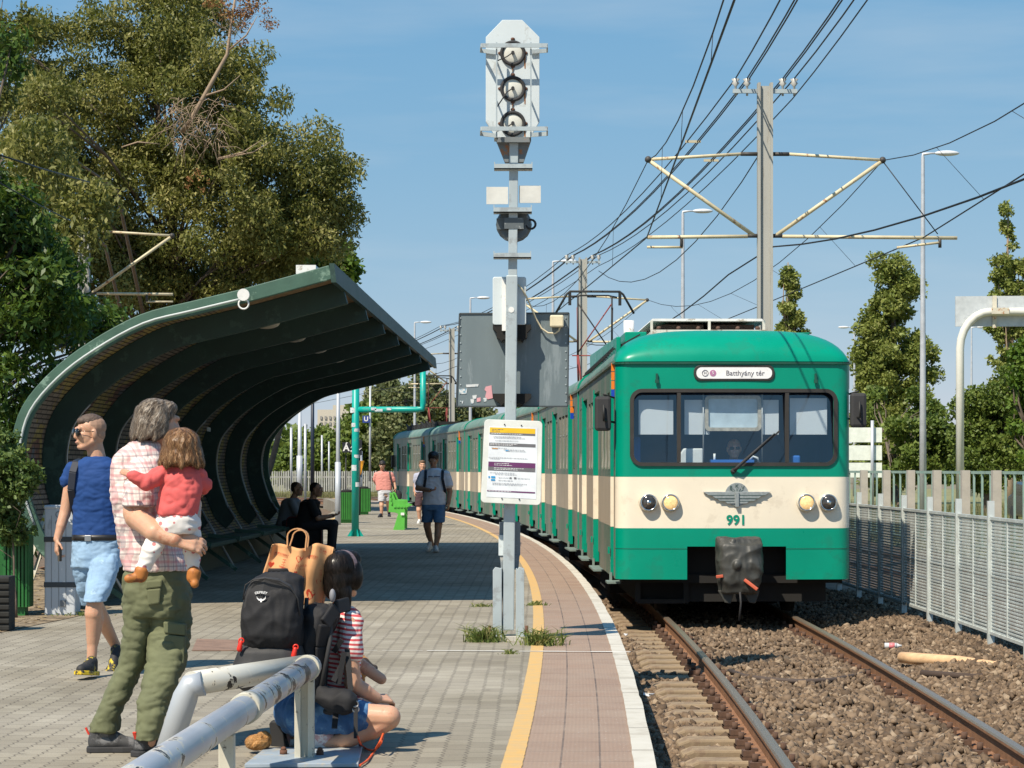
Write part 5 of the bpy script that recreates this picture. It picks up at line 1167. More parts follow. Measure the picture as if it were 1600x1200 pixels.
m = MB(); m.b2((-1.28, 1.9, .4), (1.28, 1.94, 2.6)); m.b2((-1.28, .2, .98), (1.28, 1.9, 1.02)); m.b2((-1.29, .3, .4), (-1.26, 1.9, 1.42)); m.b2((1.26, .3, .4), (1.29, 1.9, 2.6)); m.b2((-1.28, .28, 2.58), (1.28, 1.9, 2.62)); LB(m, 'cab_interior', cabin, lead)
bluepl = mat('seat_blue', (.02, .14, .50), rough=.6)
m = MB(); m.b2((-.25, .16, 1.49), (.25, .3, 1.53)); LB(m, 'dashboard', bluepl, lead)
m = MB(); m.b2((-1.2, .5, 1.46), (-1.04, .6, 1.80)); LB(m, 'seat', bluepl, lead, bevel=.03); m = MB(); m.b2((.72, .4, 1.4), (.82, .5, 1.58)); LB(m, 'seat', bluepl, lead, bevel=.02)
m = MB(); m.prism([(-.60, .2, 1.46), (-.34, .2, 1.46), (-.34, .2, 1.66), (-.56, .2, 1.66), (-.60, .2, 1.6)], (0, .2, 0)); LB(m, 'console', white_m, lead, bevel=.012)
m = MB(); m.tube([(.22, .3, 1.53), (.25, .28, 1.57), (.3, .28, 1.55), (.32, .3, 1.5)], .014, 8); m.tube([(-.2, .25, 1.5), (-.2, .25, 1.6)], .014, 8); LB(m, 'control_lever', white_m, lead)
# wiper
m = MB(); m.tube([(.0, -.02, 1.40), (.04, -.07, 1.45), (.46, -.055, 1.83)], [.022, .02, .007], 8); m.bar((.10, -.05, 1.49), (.52, -.045, 1.86), .012, .02); m.tube([(-.02, -.0, 1.39), (0, -.03, 1.41)], .03, 10); LB(m, 'wiper', rub, lead)
# destination box
m = MB(); rp = [(a, c_) for a, c_ in round_poly(-.465, 2.435, .465, 2.615, .075)]; m.prism([(a, -.012, c_) for a, c_ in reversed(rp)], (0, .04, 0)); sb = LB(m, 'destination_frame', rubm, lead, bevel=.006)
m = MB(); rp = round_poly(-.435, 2.46, .435, 2.59, .06); m.prism([(a, -.016, c_) for a, c_ in reversed(rp)], (0, .004, 0)); LB(m, 'destination_panel', mat('panel_white', (.80, .80, .80), rough=.4), sb)
ink = mat('sign_ink_grey', (.16, .15, .17), rough=.7); violet = mat('sign_violet', (.42, .17, .32), rough=.6)
lead_parent = sb
def ltext(nm, s, size, p, mt, par, bold=0):
    o = text(nm, s, size, p, mt, None, M=Matrix.Rotation(R(90), 4, 'X'), bold=bold); o.parent = par; return o
ltext('destination_lettering', 'Batthyány tér', .082, (.125, -.018, 2.523), ink, sb)
m = MB(); m.ring((-.335, -.018, 2.524), .034, .004, (0, -1, 0), 22); LB(m, 'line_symbol', ink, sb); ltext('destination_lettering', 'H', .045, (-.335, -.018, 2.525), ink, sb)
m = MB(); m.disc((-.245, -.0165, 2.524), .037, (0, -1, 0), 22, depth=.003); LB(m, 'line_symbol', violet, sb); ltext('destination_lettering', '5', .05, (-.245, -.021, 2.525), MATS['panel_white'], sb)
ltext('fleet_number', '991', .155, (.025, -.006, .83), tg, lead, bold=.004)
# headlamps
chrome = mat('chrome', (.7, .69, .66), rough=.12, metal=1); lensd = mat('lens_dark', (.10, .095, .09), rough=.06, metal=.6, var=.5, vs=25)
lens_on = mat('lens_lit', (.62, .45, .22), rough=.12, emit=((1, .62, .25), .4), var=.45, vs=34); red_rim = mat('lamp_rim', (.62, .56, .45), rough=.4)
for u, on in ((-.985, 0), (-.735, 1), (.83, 1), (1.085, 0)):
    yy = yf(u); m = MB(); m.tube([(u, yy+.01, 1.035), (u, yy-.05, 1.035), (u, yy-.065, 1.035)], [.112, .106, .092], 24); h_ = LB(m, 'headlamp', red_rim, lead)
    m = MB(); m.ring((u, yy-.066, 1.035), .088, .012, (0, -1, 0), 28); LB(m, 'rim', chrome, h_)
    m = MB(); m.ell((u, yy-.064, 1.035), (.082, .03, .082)); 
    LB(m, 'lens', lens_on if on else lensd, h_)
    m = MB()
    if not on:
        m.ell((u, yy-.085, 1.035), (.03, .014, .03)); LB(m, 'bulb_cap', chrome, h_)
# winged wheel emblem
em = mat('emblem_alu', (.33, .36, .36), rough=.45, metal=.4, var=.2, vs=30); emd = mat('emblem_dark', (.06, .10, .09), rough=.5)
E0 = (.03, 1.085)
m = MB(); m.disc((E0[0], -.006, E0[1]+.045), .135, (0, -1, 0), 28, depth=.014)
for sx in (-1, 1):
    for k, (z0, z1, x1, x2) in enumerate(((.035, .075, .39, .33), (.0, .034, .30, .25), (-.032, -.001, .235, .2), (-.062, -.033, .15, .11))):
        m.prism([(E0[0]+sx*a, -.028-.003*(k % 2), E0[1]+z) for a, z in ((.0, z1), (x1, z1), (x2, z0), (.0, z0))][::(1 if sx < 0 else -1)], (0, .026, 0))
m.b2((E0[0]-.02, -.05, E0[1]-.1), (E0[0]+.02, -.004, E0[1]+.075)); e_ = LB(m, 'emblem', em, lead, bevel=.003)
m = MB()
for sx in (-1, 1):
    for k, (z, x) in enumerate(((.0345, .33), (-.0005, .26), (-.0325, .2))): m.b2((E0[0]+sx*.03, -.034, E0[1]+z-.003), (E0[0]+sx*x, -.026, E0[1]+z+.003))
for k in range(5): a = math.pi*(k+1)/6; m.bar((E0[0]+math.cos(a)*.04, -.023, E0[1]+.075+math.sin(a)*.0), (E0[0]+math.cos(a)*.085, -.023, E0[1]+.085+math.sin(a)*.03), .005)
LB(m, 'emblem_groove', emd, e_)
for i, ch in enumerate('BKV'):
    ltext('emblem_lettering', ch, .062, (E0[0]+(i-1)*.068, -.023, E0[1]+.12+(.018 if i == 1 else 0)), emd, e_)
# lamp brackets, coupler cover, mirrors, roof gear
m = MB()
for u in (-.89, .94): m.b2((u-.012, -.03+yf(u), 2.42), (u+.012, .02, 2.52)); m.b2((u-.02, -.04+yf(u), 2.41), (u+.02, -.02+yf(u), 2.45))
LB(m, 'lamp_bracket', drk_g, lead)
tarp = mat('coupler_tarp', (.045, .045, .04), rough=.5, var=.3, vs=9)
m = MB(); loft(m, [(Vector((.03, -.16, .63)), .24, .14), (Vector((.03, -.2, .55)), .25, .2), (Vector((.04, -.24, .3)), .25, .2), (Vector((.03, -.25, .15)), .23, .18), (Vector((.02, -.26, .02)), .2, .12)], p=4); m.cap((-.02, -.4, .33), .06, (-.02, -.3, .33), .09); m.cap((-.05, -.37, .5), .03, (-.05, -.35, .6), .02)
o = blob('coupler_cover', m, tarp, None, loc=(0, 0, 0), vox=.012, sm=2, folds=[((5, 5, 6), .018), ((12, 12, 5), .006)]); o.parent = lead
m = MB()
for x0 in (-.12, .16): m.prism([(x0-.1, -.3, .04), (x0+.1, -.3, .04), (x0+.05, -.3, -.11), (x0-.02, -.3, -.1)], (0, .03, 0))
LB(m, 'tarp_flap', tarp, lead, bevel=.008)
m = MB(); m.bar((.07, -.44, .17), (.21, -.5, .06), .035); m.bar((-.25, -.42, .2), (-.17, -.42, .21), .03, .035); LB(m, 'red_handle', mat('handle_red', (.5, .10, .05), rough=.5), lead, bevel=.006)
m = MB(); m.tube([(.02, -.42, .03), (.03, -.43, -.1), (.01, -.42, -.3)], .012, 6); LB(m, 'strap', rub, lead)
m = MB(); m.b2((-.56, .25, .1), (.62, .6, .53)); m.b2((-1.1, .3, -.1), (-.5, .34, .12)); m.b2((-1.12, .25, -.12), (-1.06, .32, .15)); m.b2((-.56, .25, -.12), (-.5, .32, .15)); m.b2((-1.1, .26, -.14), (-.5, .32, -.09)); m.b2((.5, .5, -.1), (1.1, .55, .12)); LB(m, 'buffer_beam', under, lead)
for sx, x0 in ((-1, -1.50), (1, 1.45)):
    m = MB(); z0 = 1.86 if sx < 0 else 1.9; m.b2((x0-.1, .05, z0), (x0+.09, .14, z0+.4)); o = LB(m, 'mirror', rub, lead, bevel=.035)
    m = MB(); m.tube([(sx*1.35, .25, z0+.1), (x0, .0, z0+.12), (x0, .02, z0+.3)], .014, 6); m.tube([(sx*1.33, .3, z0+.38), (x0, .1, z0+.42)], .012, 6); LB(m, 'mirror_arm', blackp, o)
rgw = mat('roof_gear_cream', (.62, .6, .53), rough=.6, dirt=((.3, .24, .18), .4, 8)); brn = mat('resistor_brown', (.10, .055, .04), rough=.8)
m = MB(); m.b2((-.84, 1.4, 3.02), (-.80, 4.6, 3.1)); m.b2((.48, 1.4, 3.02), (.52, 4.6, 3.1)); m.b2((-.86, 1.35, 3.04), (.54, 1.43, 3.105))
for x in (-.55, -.45, .1, .18): m.b2((x-.02, 1.4, 2.95), (x+.02, 1.46, 3.06))
for x in (-.86, -.16, .5): m.b2((x, 1.4, 3.1), (x+.03, 1.45, 3.22))
LB(m, 'roof_frame', rgw, lead)
m = MB(); m.prism([(-.87, 1.45, 3.20), (-.83, 1.45, 3.245), (.5, 1.45, 3.245), (.54, 1.45, 3.20), (.5, 1.45, 3.215), (-.83, 1.45, 3.215)], (0, 3.1, 0)); LB(m, 'roof_cover', white_m, lead)
m = MB()
for x0, x1 in ((-.72, -.2), (-.1, .42)): m.b2((x0, 1.6, 3.11), (x1, 4.4, 3.18))
for k in range(6): m.ell((-.75+k*.24, 1.5, 3.13), .03)
LB(m, 'resistor_bank', brn, lead)
m = MB(); m.b2((-1.18, 1.2, 2.88), (-.92, 2.2, 3.07)); m.b2((.72, 1.2, 2.96), (1.02, 2.4, 3.04)); m.b2((.70, 1.15, 3.04), (1.04, 2.45, 3.06)); m.bar((-1.3, .5, 2.82), (-1.18, 9.6, 3.05), .05, .3); LB(m, 'roof_box', tg, lead, bevel=.01)
m = MB(); m.bar((-1.3, .9, 2.89), (-1.3, 9, 2.89), .03, .02)
for k in range(14): m.bar((-1.36, .9+k*.6, 2.83), (-1.02, .9+k*.6, 3.02), .03, .02)
LB(m, 'roof_walkway', blackp, lead)
m = MB(); m.tube([(-.98, 3.6, 3.0), (-.98, 3.6, 3.36)], .07, 14); LB(m, 'roof_antenna', white_m, lead)
marker(lead, .32)
place(lead, 26.5, 10.05)
# driver
drv = Fig(27.25); mb = MB(); hm_ = headm((0, -1)); hcd = Vector((2.60, 26.98, 1.66)); head(mb, hcd, hm_, 1); mb.cap(hcd+Vector((0, .02, -.1)), .05, hcd+Vector((0, .04, -.2)), .06)
loft(mb, [(hcd+Vector((0, .05, -.2)), .12, .08), (hcd+Vector((0, .05, -.26)), .21, .11), (hcd+Vector((0, .05, -.5)), .19, .12)])
for sx in (-1, 1): mb.cap(hcd+Vector((sx*.2, .03, -.3)), .05, hcd+Vector((sx*.26, -.1, -.36)), .04); mb.cap(hcd+Vector((sx*.26, -.1, -.36)), .04, hcd+Vector((sx*.2, -.3, -.3)), .03); hand(mb, hcd+Vector((sx*.2, -.3, -.3)), (0, -1, .1), (0, 0, -1), .17, .6, .1, sx)
d_ = blob('person', mb, skin_b, loc=hcd-Vector((0, 0, .5)), vox=.008, sm=2); tag(d_, 'train driver with dark glasses sitting behind the windscreen of the cab', 'driver'); face_bits(hcd, hm_, d_)
mb = MB(); loft(mb, [(hcd+Vector((0, .05, -.22)), .14, .1), (hcd+Vector((0, .05, -.27)), .225, .125), (hcd+Vector((0, .05, -.52)), .2, .13)]); blob('shirt', mb, navy, d_, vox=.012, sm=2)
mb = MB()
for sx in (-1, 1): mb.ell(hcd+Vector((sx*.033, -.1, .004)), (.027, .006, .019))
mb.build('sunglasses', blk_shiny, d_)
# ------------------------------------------------------------------ curved shelter
shg_ = mat('shelter_green', (.045, .105, .075), rough=.6, var=.2, vs=3, dirt=((.16, .26, .2), .33, 4), bmp=.25, bs=20); shd = mat('shelter_rib_green', (.014, .042, .034), rough=.55, var=.25, vs=3, dirt=((.03, .07, .055), .35, 5))
brk, nt, b = nodes('shelter_brick_lining'); co = objco(nt); sp = nt.nodes.new('ShaderNodeSeparateXYZ'); L(nt, co, sp.inputs[0])
at = nt.nodes.new('ShaderNodeAttribute'); at.attribute_name = 'arc'
bt_ = N(nt, 'ShaderNodeTexBrick', Scale=1.0); bt_.inputs['Brick Width'].default_value = .24; bt_.inputs['Row Height'].default_value = .055; bt_.inputs['Mortar Size'].default_value = .008
bt_.inputs['Color1'].default_value = (.20, .17, .14, 1); bt_.inputs['Color2'].default_value = (.30, .27, .23, 1); bt_.inputs['Mortar'].default_value = (.02, .018, .016, 1)
L(nt, comb(nt, sp.outputs[1], at.outputs['Fac']), bt_.inputs[0])
n1 = N(nt, 'ShaderNodeTexNoise', Scale=1.6, Detail=4); L(nt, co, n1.inputs[0])
patch = ramp(nt, n1.outputs[0], [(.40, (.35, .32, .3)), (.5, (.55, .48, .12)), (.58, (.28, .12, .09)), (.66, (.14, .2, .3))]); patch.color_ramp.interpolation = 'CONSTANT'
c = mixc(nt, .8, bt_.outputs[0], mixc(nt, 1.0, bt_.outputs[0], patch.outputs[0], 'OVERLAY'))
L(nt, c, b.inputs['Base Color']); b.inputs['Roughness'].default_value = .9; bump(nt, b, bt_.outputs['Fac'], -.6, .01)
osb = mat('chipboard', (.19, .135, .075), rough=.9, var=.5, vs=22, bmp=.5, bs=60, stretch=(1, .5, 1))
prof = [(-4.45, .38), (-4.72, .62), (-4.86, .91), (-4.97, 1.29), (-4.98, 1.66), (-4.87, 2.04), (-4.58, 2.39), (-4.20, 2.68), (-3.70, 2.95), (-3.2, 3.08), (-2.70, 3.2), (-1.82, 3.44)]
def spl(pts, n=4):
    out = []
    for i in range(len(pts)-1):
        p0, p1, p2, p3 = [np.array(pts[max(0, min(len(pts)-1, k))]) for k in (i-1, i, i+1, i+2)]
        for t in range(n): t /= n; out.append(tuple(.5*((2*p1)+(p2-p0)*t+(2*p0-5*p1+4*p2-p3)*t*t+(3*p1-p0-3*p2+p3)*t**3)))
    return out+[tuple(pts[-1])]
pf = spl(prof[:-1], 4)+[(-2.26, 3.32), prof[-1]]
D0s, D1s = 23.0, 42.5
sx_ = lambda D: .0185*(D-23)
nrm = []
for i in range(len(pf)):
    a = pf[max(0, i-1)]; c = pf[min(len(pf)-1, i+1)]; d = Vector((c[0]-a[0], c[1]-a[1])).normalized(); nrm.append((d.y, -d.x))   # inward (towards the platform)
def off(t): return [(p[0]+q[0]*t, p[1]+q[1]*t) for p, q in zip(pf, nrm)]
shel = thing('curved_shelter', 'long dark green curved waiting shelter with arched ribs on the platform', 'shelter', (-4.3, 32, 0))
def band(t0, t1, Da, Db, i0=0, i1=None):
    A, B = off(t0)[i0:i1], off(t1)[i0:i1]; n = len(A); mb = MB()
    vs = [(a+sx_(D), D, z) for D in (Da, Db) for a, z in A]+[(a+sx_(D), D, z) for D in (Da, Db) for a, z in B]
    fs = []
    for k in range(n-1):
        fs += [(k, k+1, n+k+1, n+k), (2*n+k+1, 2*n+k, 3*n+k, 3*n+k+1), (k+1, k, 2*n+k, 2*n+k+1), (n+k, n+k+1, 3*n+k+1, 3*n+k)]
    fs += [(0, n, 3*n, 2*n), (n-1, 3*n-1, 4*n-1, 2*n-1)]
    return mb.add(vs, fs)
band(0, .035, D0s, D1s).build('roof_skin', shg_, shel)
m = MB(); m.prism([(-4.46+sx_(D0s), D0s+.1, .0), (-4.43+sx_(D0s), D0s+.1, .0), (-4.47+sx_(D0s), D0s+.1, .42), (-4.5+sx_(D0s), D0s+.1, .42)], (sx_(D1s)-sx_(D0s), D1s-D0s-.2, 0)); m.build('lower_panel', shd, shel)
lin = band(.038, .05, D0s+.12, D1s-.12).build('brick_lining', [brk, osb], shel)
arc = [0]; 
for a, c in zip(pf, pf[1:]): arc.append(arc[-1]+math.hypot(a[0]-c[0], a[1]-c[1]))
at_ = lin.data.attributes.new('arc', 'FLOAT', 'POINT'); n = len(pf); at_.data.foreach_set('value', [arc[k % n] for k in range(4*n)])
for p in lin.data.polygons:
    if p.center[0]+shel.location[0] > -2.9: p.material_index = 1
band(-.012, .13, D0s-.05, D0s+.02).build('end_fascia', shg_, shel, bevel=.008); band(-.012, .13, D1s-.02, D1s+.05).build('end_fascia', shg_, shel)
m = MB()
tip = pf[-1]; m.prism([(tip[0]+sx_(D0s), D0s-.06, tip[1]+.03), (tip[0]+.05+sx_(D0s), D0s-.06, tip[1]+.03), (tip[0]+.07+sx_(D0s), D0s-.06, tip[1]-.16), (tip[0]+.02+sx_(D0s), D0s-.06, tip[1]-.16)], (sx_(D1s)-sx_(D0s), D1s-D0s+.12, 0)); m.build('front_fascia', shd, shel)
for k in range(7):
    D = 24.15+2.67*k; band(.052, .30, D-.05, D+.05, 2, None).build('rib', shd, shel, bevel=.006)
    # pale edge conduit of the rib and the prop under it
    A = off(.305)[5:24]; m = MB(); m.tube([(a+sx_(D)+.01, D-.055, z) for a, z in A], .008, 5); m.tube([(A[0][0]+sx_(D)+.01, D-.055, A[0][1]), (-4.02+sx_(D), D-.05, .02)], .016, 6); m.build('prop', steelg, shel)
m = MB()
for k in range(7): 
    D = 24.15+2.67*k; m = MB(); m.bar((-4.75+sx_(D), D-.1, .55), (-4.0+sx_(D), D-.1, .02), .07, .05); m.bar((-4.4+sx_(D), D-.1, .5), (-3.95+sx_(D), D-.1, .46), .05); m.build('bench_leg', shg_, shel)
for k in range(6):
    D = 24.3+2.67*k; m = MB(); m.prism([(-4.45+sx_(D), D, .46), (-4.0+sx_(D), D, .46), (-4.0+sx_(D), D, .40), (-4.45+sx_(D), D, .40)], (.0185*2.5, 2.5, 0)); m.build('bench_seat', mat('bench_dark_green', (.03, .07, .05), rough=.7, var=.3), shel, bevel=.01)
m = MB(); m.b2((-5.0, 23.0, .02), (-4.9, 42, .42)); m = MB()
A = off(-.02); B = off(.10)
m.tube([(a+sx_(D0s), D0s-.075, z) for a, z in off(.085)[7:41]], .013, 6); cond = m.build('conduit', mat('conduit_grey', (.42, .46, .45), rough=.5), shel)
m = MB(); q = px(381, 461, 22.85); m.disc(q, .06, (0, -1, 0), 18, depth=.05); m.ring(q+Vector((.0, -.02, -.09)), .05, .009, (0, -1, 0), 18); m.build('junction_box', white_m, cond)
for k in range(6):
    D = 25.3+2.67*k; m = MB(); i = len(pf)-2; p = off(.10)[i]; m.ell((-2.75+sx_(D), D, 3.03), (.16, .28, .07), nu=16, nv=10); m.build('ceiling_lamp', mat('lamp_opal', (.42, .38, .30), rough=.4, dirt=((.1, .08, .06), .3, 9)), shel)
m = MB(); m.b2((-2.18, 23.25, 3.39), (-1.98, 23.6, 3.48)); m.build('roof_box', white_m, shel)
for D, z in ((29.4, 2.12), (33.6, 2.0)):
    m = MB(); m.box((-4.62+sx_(D), D, z), (.01, .35, .06)); m.build('number_plate', mat('plate_dull', (.35, .36, .36), rough=.6), shel)
gr = mat('graffiti_white', (.5, .52, .5), rough=.8); rr = random.Random(4); m = MB()
for q in range(14):
    d = 27.2+rr.random()*1.1; z = .72+rr.random()*.35; i = 3; x0 = -4.66+sx_(d); m.tube([(x0, d, z), (x0-.01, d+.12*rr.random(), z+.1), (x0, d+.25*rr.random(), z-.05*rr.random())], .006, 4)
m.build('graffiti', gr, shel)
# teal frame
teal = mat('teal_paint', (.0, .34, .28), rough=.4, var=.08, vs=3, dirt=((.06, .3, .26), .3, 6))
tp = gnd(555, 838); D = tp.y
tf = thing('teal_pipe_frame', 'teal painted pipe post with a bent arm reaching up to the shelter roof', 'post', tp)
m = MB(); m.tube([tp, px(556, 560, D)], .078, 16); 
for k in range(6): a = k*math.pi/3; m.prism([tp+Vector((math.cos(a)*.07, math.sin(a)*.07, .16)), tp+Vector((math.cos(a)*.17, math.sin(a)*.17, 0)), tp+Vector((math.cos(a)*.07, math.sin(a)*.07, 0))], (.012, .012, 0))
m.build('post', teal, tf)
m = MB(); m.tube([px(556, 640, D), px(650, 640, D), px(660, 639, D), px(661, 630, D), px(661, 575, D)], .064, 14); m.build('arm', teal, tf)
stk = mat('sticker_white', (.6, .62, .62), rough=.6, dirt=((.15, .3, .4), .4, 30))
m = MB()
for x, y, w, h in ((553, 641, 9, 8), (555, 664, 7, 6), (556, 672, 6, 5), (556, 713, 9, 5), (555, 731, 8, 9), (557, 757, 5, 7), (584, 639, 8, 4), (592, 641, 12, 4), (608, 639, 7, 4)):
    p = px(x, y, D); 
    m = MB()
    if x < 570: m.tube([p+Vector((0, 0, -h/2/(F/D))), p+Vector((0, 0, h/2/(F/D)))], .0795, 16, cap=False)
    else: m.box(p+Vector((0, -.066, 0)), (w/(F/D), .004, h/(F/D)))
    m.build('sticker', stk, tf)
# ------------------------------------------------------------------ signal mast
gal = mat('galvanised_grey', (.42, .48, .50), rough=.45, metal=.2, var=.08, vs=3, dirt=((.33, .36, .37), .4, 5)); galw = mat('signal_white_grey', (.56, .62, .64), rough=.5, var=.05, vs=3, dirt=((.45, .48, .48), .35, 6)); darkp = mat('panel_dark_grey', (.15, .19, .205), rough=.45, var=.12, vs=1.2, dirt=((.21, .25, .265), .42, 2), stretch=(3, 1, .5))
sig = thing('signal_mast', 'tall grey railway signal mast with three lenses at the platform edge', 'signal', (0, 19.1, 0)); SD = 19.1
def pp3(x, y, d=0): return px(x, y, SD+d)
m = MB(); m.prism([pp3(785, 985), pp3(803, 985), pp3(809, 430), pp3(791, 430)], (0, .1, 0)); m.build('mast', gal, sig, bevel=.008)
m = MB(); m.prism([pp3(794, 432, .005), pp3(808, 432, .005), pp3(810, 220, .005), pp3(796, 220, .005)], (0, .07, 0)); m.build('upper_mast', gal, sig, bevel=.005)
m = MB()
for x0, x1 in ((770, 783), (807, 819)):
    m.prism([pp3(x0, 996, -.02), pp3(x1, 996, -.02), pp3(x1, 888, -.02), pp3(x0+4, 886, -.02), pp3(x0, 891, -.02)], (0, .02, 0)); s_ = 1 if x0 < 800 else 0
    xe = x1 if s_ else x0; m.prism([pp3(xe-1, 996, -.02), pp3(xe+1, 996, -.02), pp3(xe+1, 888, -.02), pp3(xe-1, 888, -.02)], (0, .16, 0))
m.build('base_channel', gal, sig, bevel=.003)
m = MB(); m.box((-.0, SD+.09, .015), (.26, .3, .04)); m.build('base_plate', mat('concrete_pale', (.45, .43, .38), rough=.9), sig)
for x in (765, 823):
    m = MB(); q = gnd(x, 994); m.tube([q, q+Vector((0, 0, .09))], .014, 8); m.tube([q+Vector((0, 0, .02)), q+Vector((0, 0, .045))], .028, 6); m.build('anchor_bolt', rust, sig)
m = MB(); m.prism([pp3(780, 868, .12), pp3(813, 868, .12), pp3(813, 816, .12), pp3(780, 816, .12)], (0, .06, 0)); m.prism([pp3(783, 890, .11), pp3(810, 890, .11), pp3(812, 868, .11), pp3(781, 868, .11)], (0, .05, 0)); m.build('cable_box', mat('box_grey_dark', (.2, .23, .25), rough=.6, dirt=((.4, .4, .38), .4, 5)), sig)
m = MB(); m.prism([pp3(779, 868, .1), pp3(788, 868, .1), pp3(788, 836, .1), pp3(779, 836, .1)], (0, .02, 0)); m.build('white_plate', galw, sig)
m = MB(); m.tube([pp3(783, 888, .1), pp3(785, 920, .08), pp3(783, 950, .1), pp3(785, 994, .1)], .008, 6); m.build('cable', rub, sig)
# back of the platform display and its fittings
m = MB(); m.prism([pp3(718, 490, .26), pp3(889, 489, .26), pp3(887, 635, .26), pp3(713, 635, .26)], (0, .14, 0)); dis = m.build('display_panel', darkp, sig, bevel=.006)
m = MB()
for a, c in (((718, 490), (889, 489)), ((889, 489), (887, 635)), ((887, 635), (713, 635)), ((713, 635), (718, 490))): m.bar(pp3(*a, .258), pp3(*c, .258), .012, .014, up=(0, -1, 0))
m.build('frame_edge', mat('frame_dark', (.05, .06, .065), rough=.5), dis)
m = MB()
for k in range(11):
    for x in (719.5, 884): m.disc(pp3(x, 497+k*13, .259), .006, (0, -1, 0), 6, depth=.006)
m.build('rivet', gal, dis)
m = MB(); rr = random.Random(6)
for x, y, w, h in ((717, 608, 13, 7), (735, 624, 6, 6), (738, 618, 7, 5), (721, 627, 3, 3), (755, 622, 6, 5), (728, 601, 20, 3)): m.prism([pp3(x, y, .256), pp3(x+w, y-1, .256), pp3(x+w-1, y+h, .256), pp3(x+1, y+h+1, .256)], (0, .004, 0))
m.build('sticker', stk, dis)
m = MB(); m.prism([pp3(*q, .255) for q in ((759, 604), (768, 602), (769, 613), (770, 622), (762, 624), (758, 620), (760, 612), (757, 609))], (0, .004, 0)); m.prism([pp3(*q, .255) for q in ((745, 622), (751, 621), (751, 627), (745, 628))], (0, .004, 0)); m.build('pink_sticker', mat('sticker_pink', (.66, .33, .36), rough=.7), dis)
for y0, y1 in ((507, 532), (615, 632)):
    m = MB()
    for s_ in (-1, 1): m.prism([pp3(800+s_*a, y, .1) for a, y in ((6, y0), (30, y0), (30, y0+6), (24, y0+12), (24, y1-5), (19, y1-2), (17, y1+2), (13, y1-2), (6, y1))], (0, .16, 0))
    m.build('bracket', under, sig)
m = MB(); rp = round_poly(-.14, -.2, .14, .2, .02); c_ = pp3(796, 470, .09); m.prism([c_+Vector((a, 0, z)) for a, z in reversed(rp)], (0, .1, 0)); m.build('cabinet', galw, sig, bevel=.006)
m = MB(); m.prism([c_+Vector((a, -.01, z)) for a, z in ((-.012-.05, -.25), (-.03, -.25), (-.03, .18), (-.062, .18))], (0, .02, 0)); m.build('conduit', white_m, sig)
cream_b = mat('cream_plastic', (.66, .58, .40), rough=.45); m = MB(); c_ = pp3(870, 502, .2); m.box(c_, (.115, .09, .1)); jb = m.build('junction_box', cream_b, sig, bevel=.012)
m = MB(); m.tube([pp3(*q) for q in ((808, 443, .05), (816, 452, .05), (823, 464, .1), (830, 480, .15), (837, 497, .2), (846, 513, .21), (856, 520, .21), (867, 521, .21), (873, 517, .21), (876, 508, .2))], .0075, 8); m.build('cable', cream_b, sig)
m = MB(); m.disc(pp3(799, 484, -.004), .024, (0, 1, 0), 18, depth=.006); m.build('round_tag', white_m, sig)
# T plates, side plates, horn
for x0, x1, y0, y1 in ((771, 830, 392, 403), (771, 831, 320, 332), (772, 832, 253, 264)):
    m = MB(); m.prism([pp3(x0, y1, -.05), pp3(x1, y1, -.05), pp3(x1, y0, -.05), pp3(x1-1.5, y0, -.05), pp3(x1-1.5, y1-8, -.05), pp3(x0+1.5, y1-8, -.05), pp3(x0+1.5, y0, -.05), pp3(x0, y0, -.05)], (0, .02, 0)); m.prism([pp3(x0, y1, -.05), pp3(x1, y1, -.05), pp3(x1, y1-1.5, -.05), pp3(x0, y1-1.5, -.05)], (0, .14, 0)); m.build('channel_bar', gal, sig)
m = MB(); m.prism([pp3(760, 319, .0), pp3(794, 319, .0), pp3(794, 292, .0), pp3(760, 292, .0)], (0, .012, 0)); m.build('side_plate', mat('plate_pale', (.6, .6, .56), rough=.5), sig); m = MB(); m.prism([pp3(811, 317, .03), pp3(845, 317, .03), pp3(845, 290, .03), pp3(811, 290, .03)], (0, .012, 0)); m.build('side_plate', mat('plate_pale', (.6, .6, .56), rough=.5), sig)
m = MB(); c_ = pp3(803, 352, .16); m.tube([c_+Vector((0, -.09, 0)), c_+Vector((0, -.05, 0)), c_+Vector((0, .1, 0))], [.125, .15, .11], 18); m.box(c_+Vector((-.08, -.1, .0)), (.13, .03, .09)); m.box(c_+Vector((0, -.12, -.0)), (.16, .08, .09)); m.build('horn', mat('horn_dark', (.10, .12, .13), rough=.5, dirt=((.4, .42, .42), .4, 7)), sig)
m = MB(); m.ring(c_+Vector((.14, -.08, 0)), .04, .01, (0, -1, .2), 14); m.build('horn_hook', rub, sig)
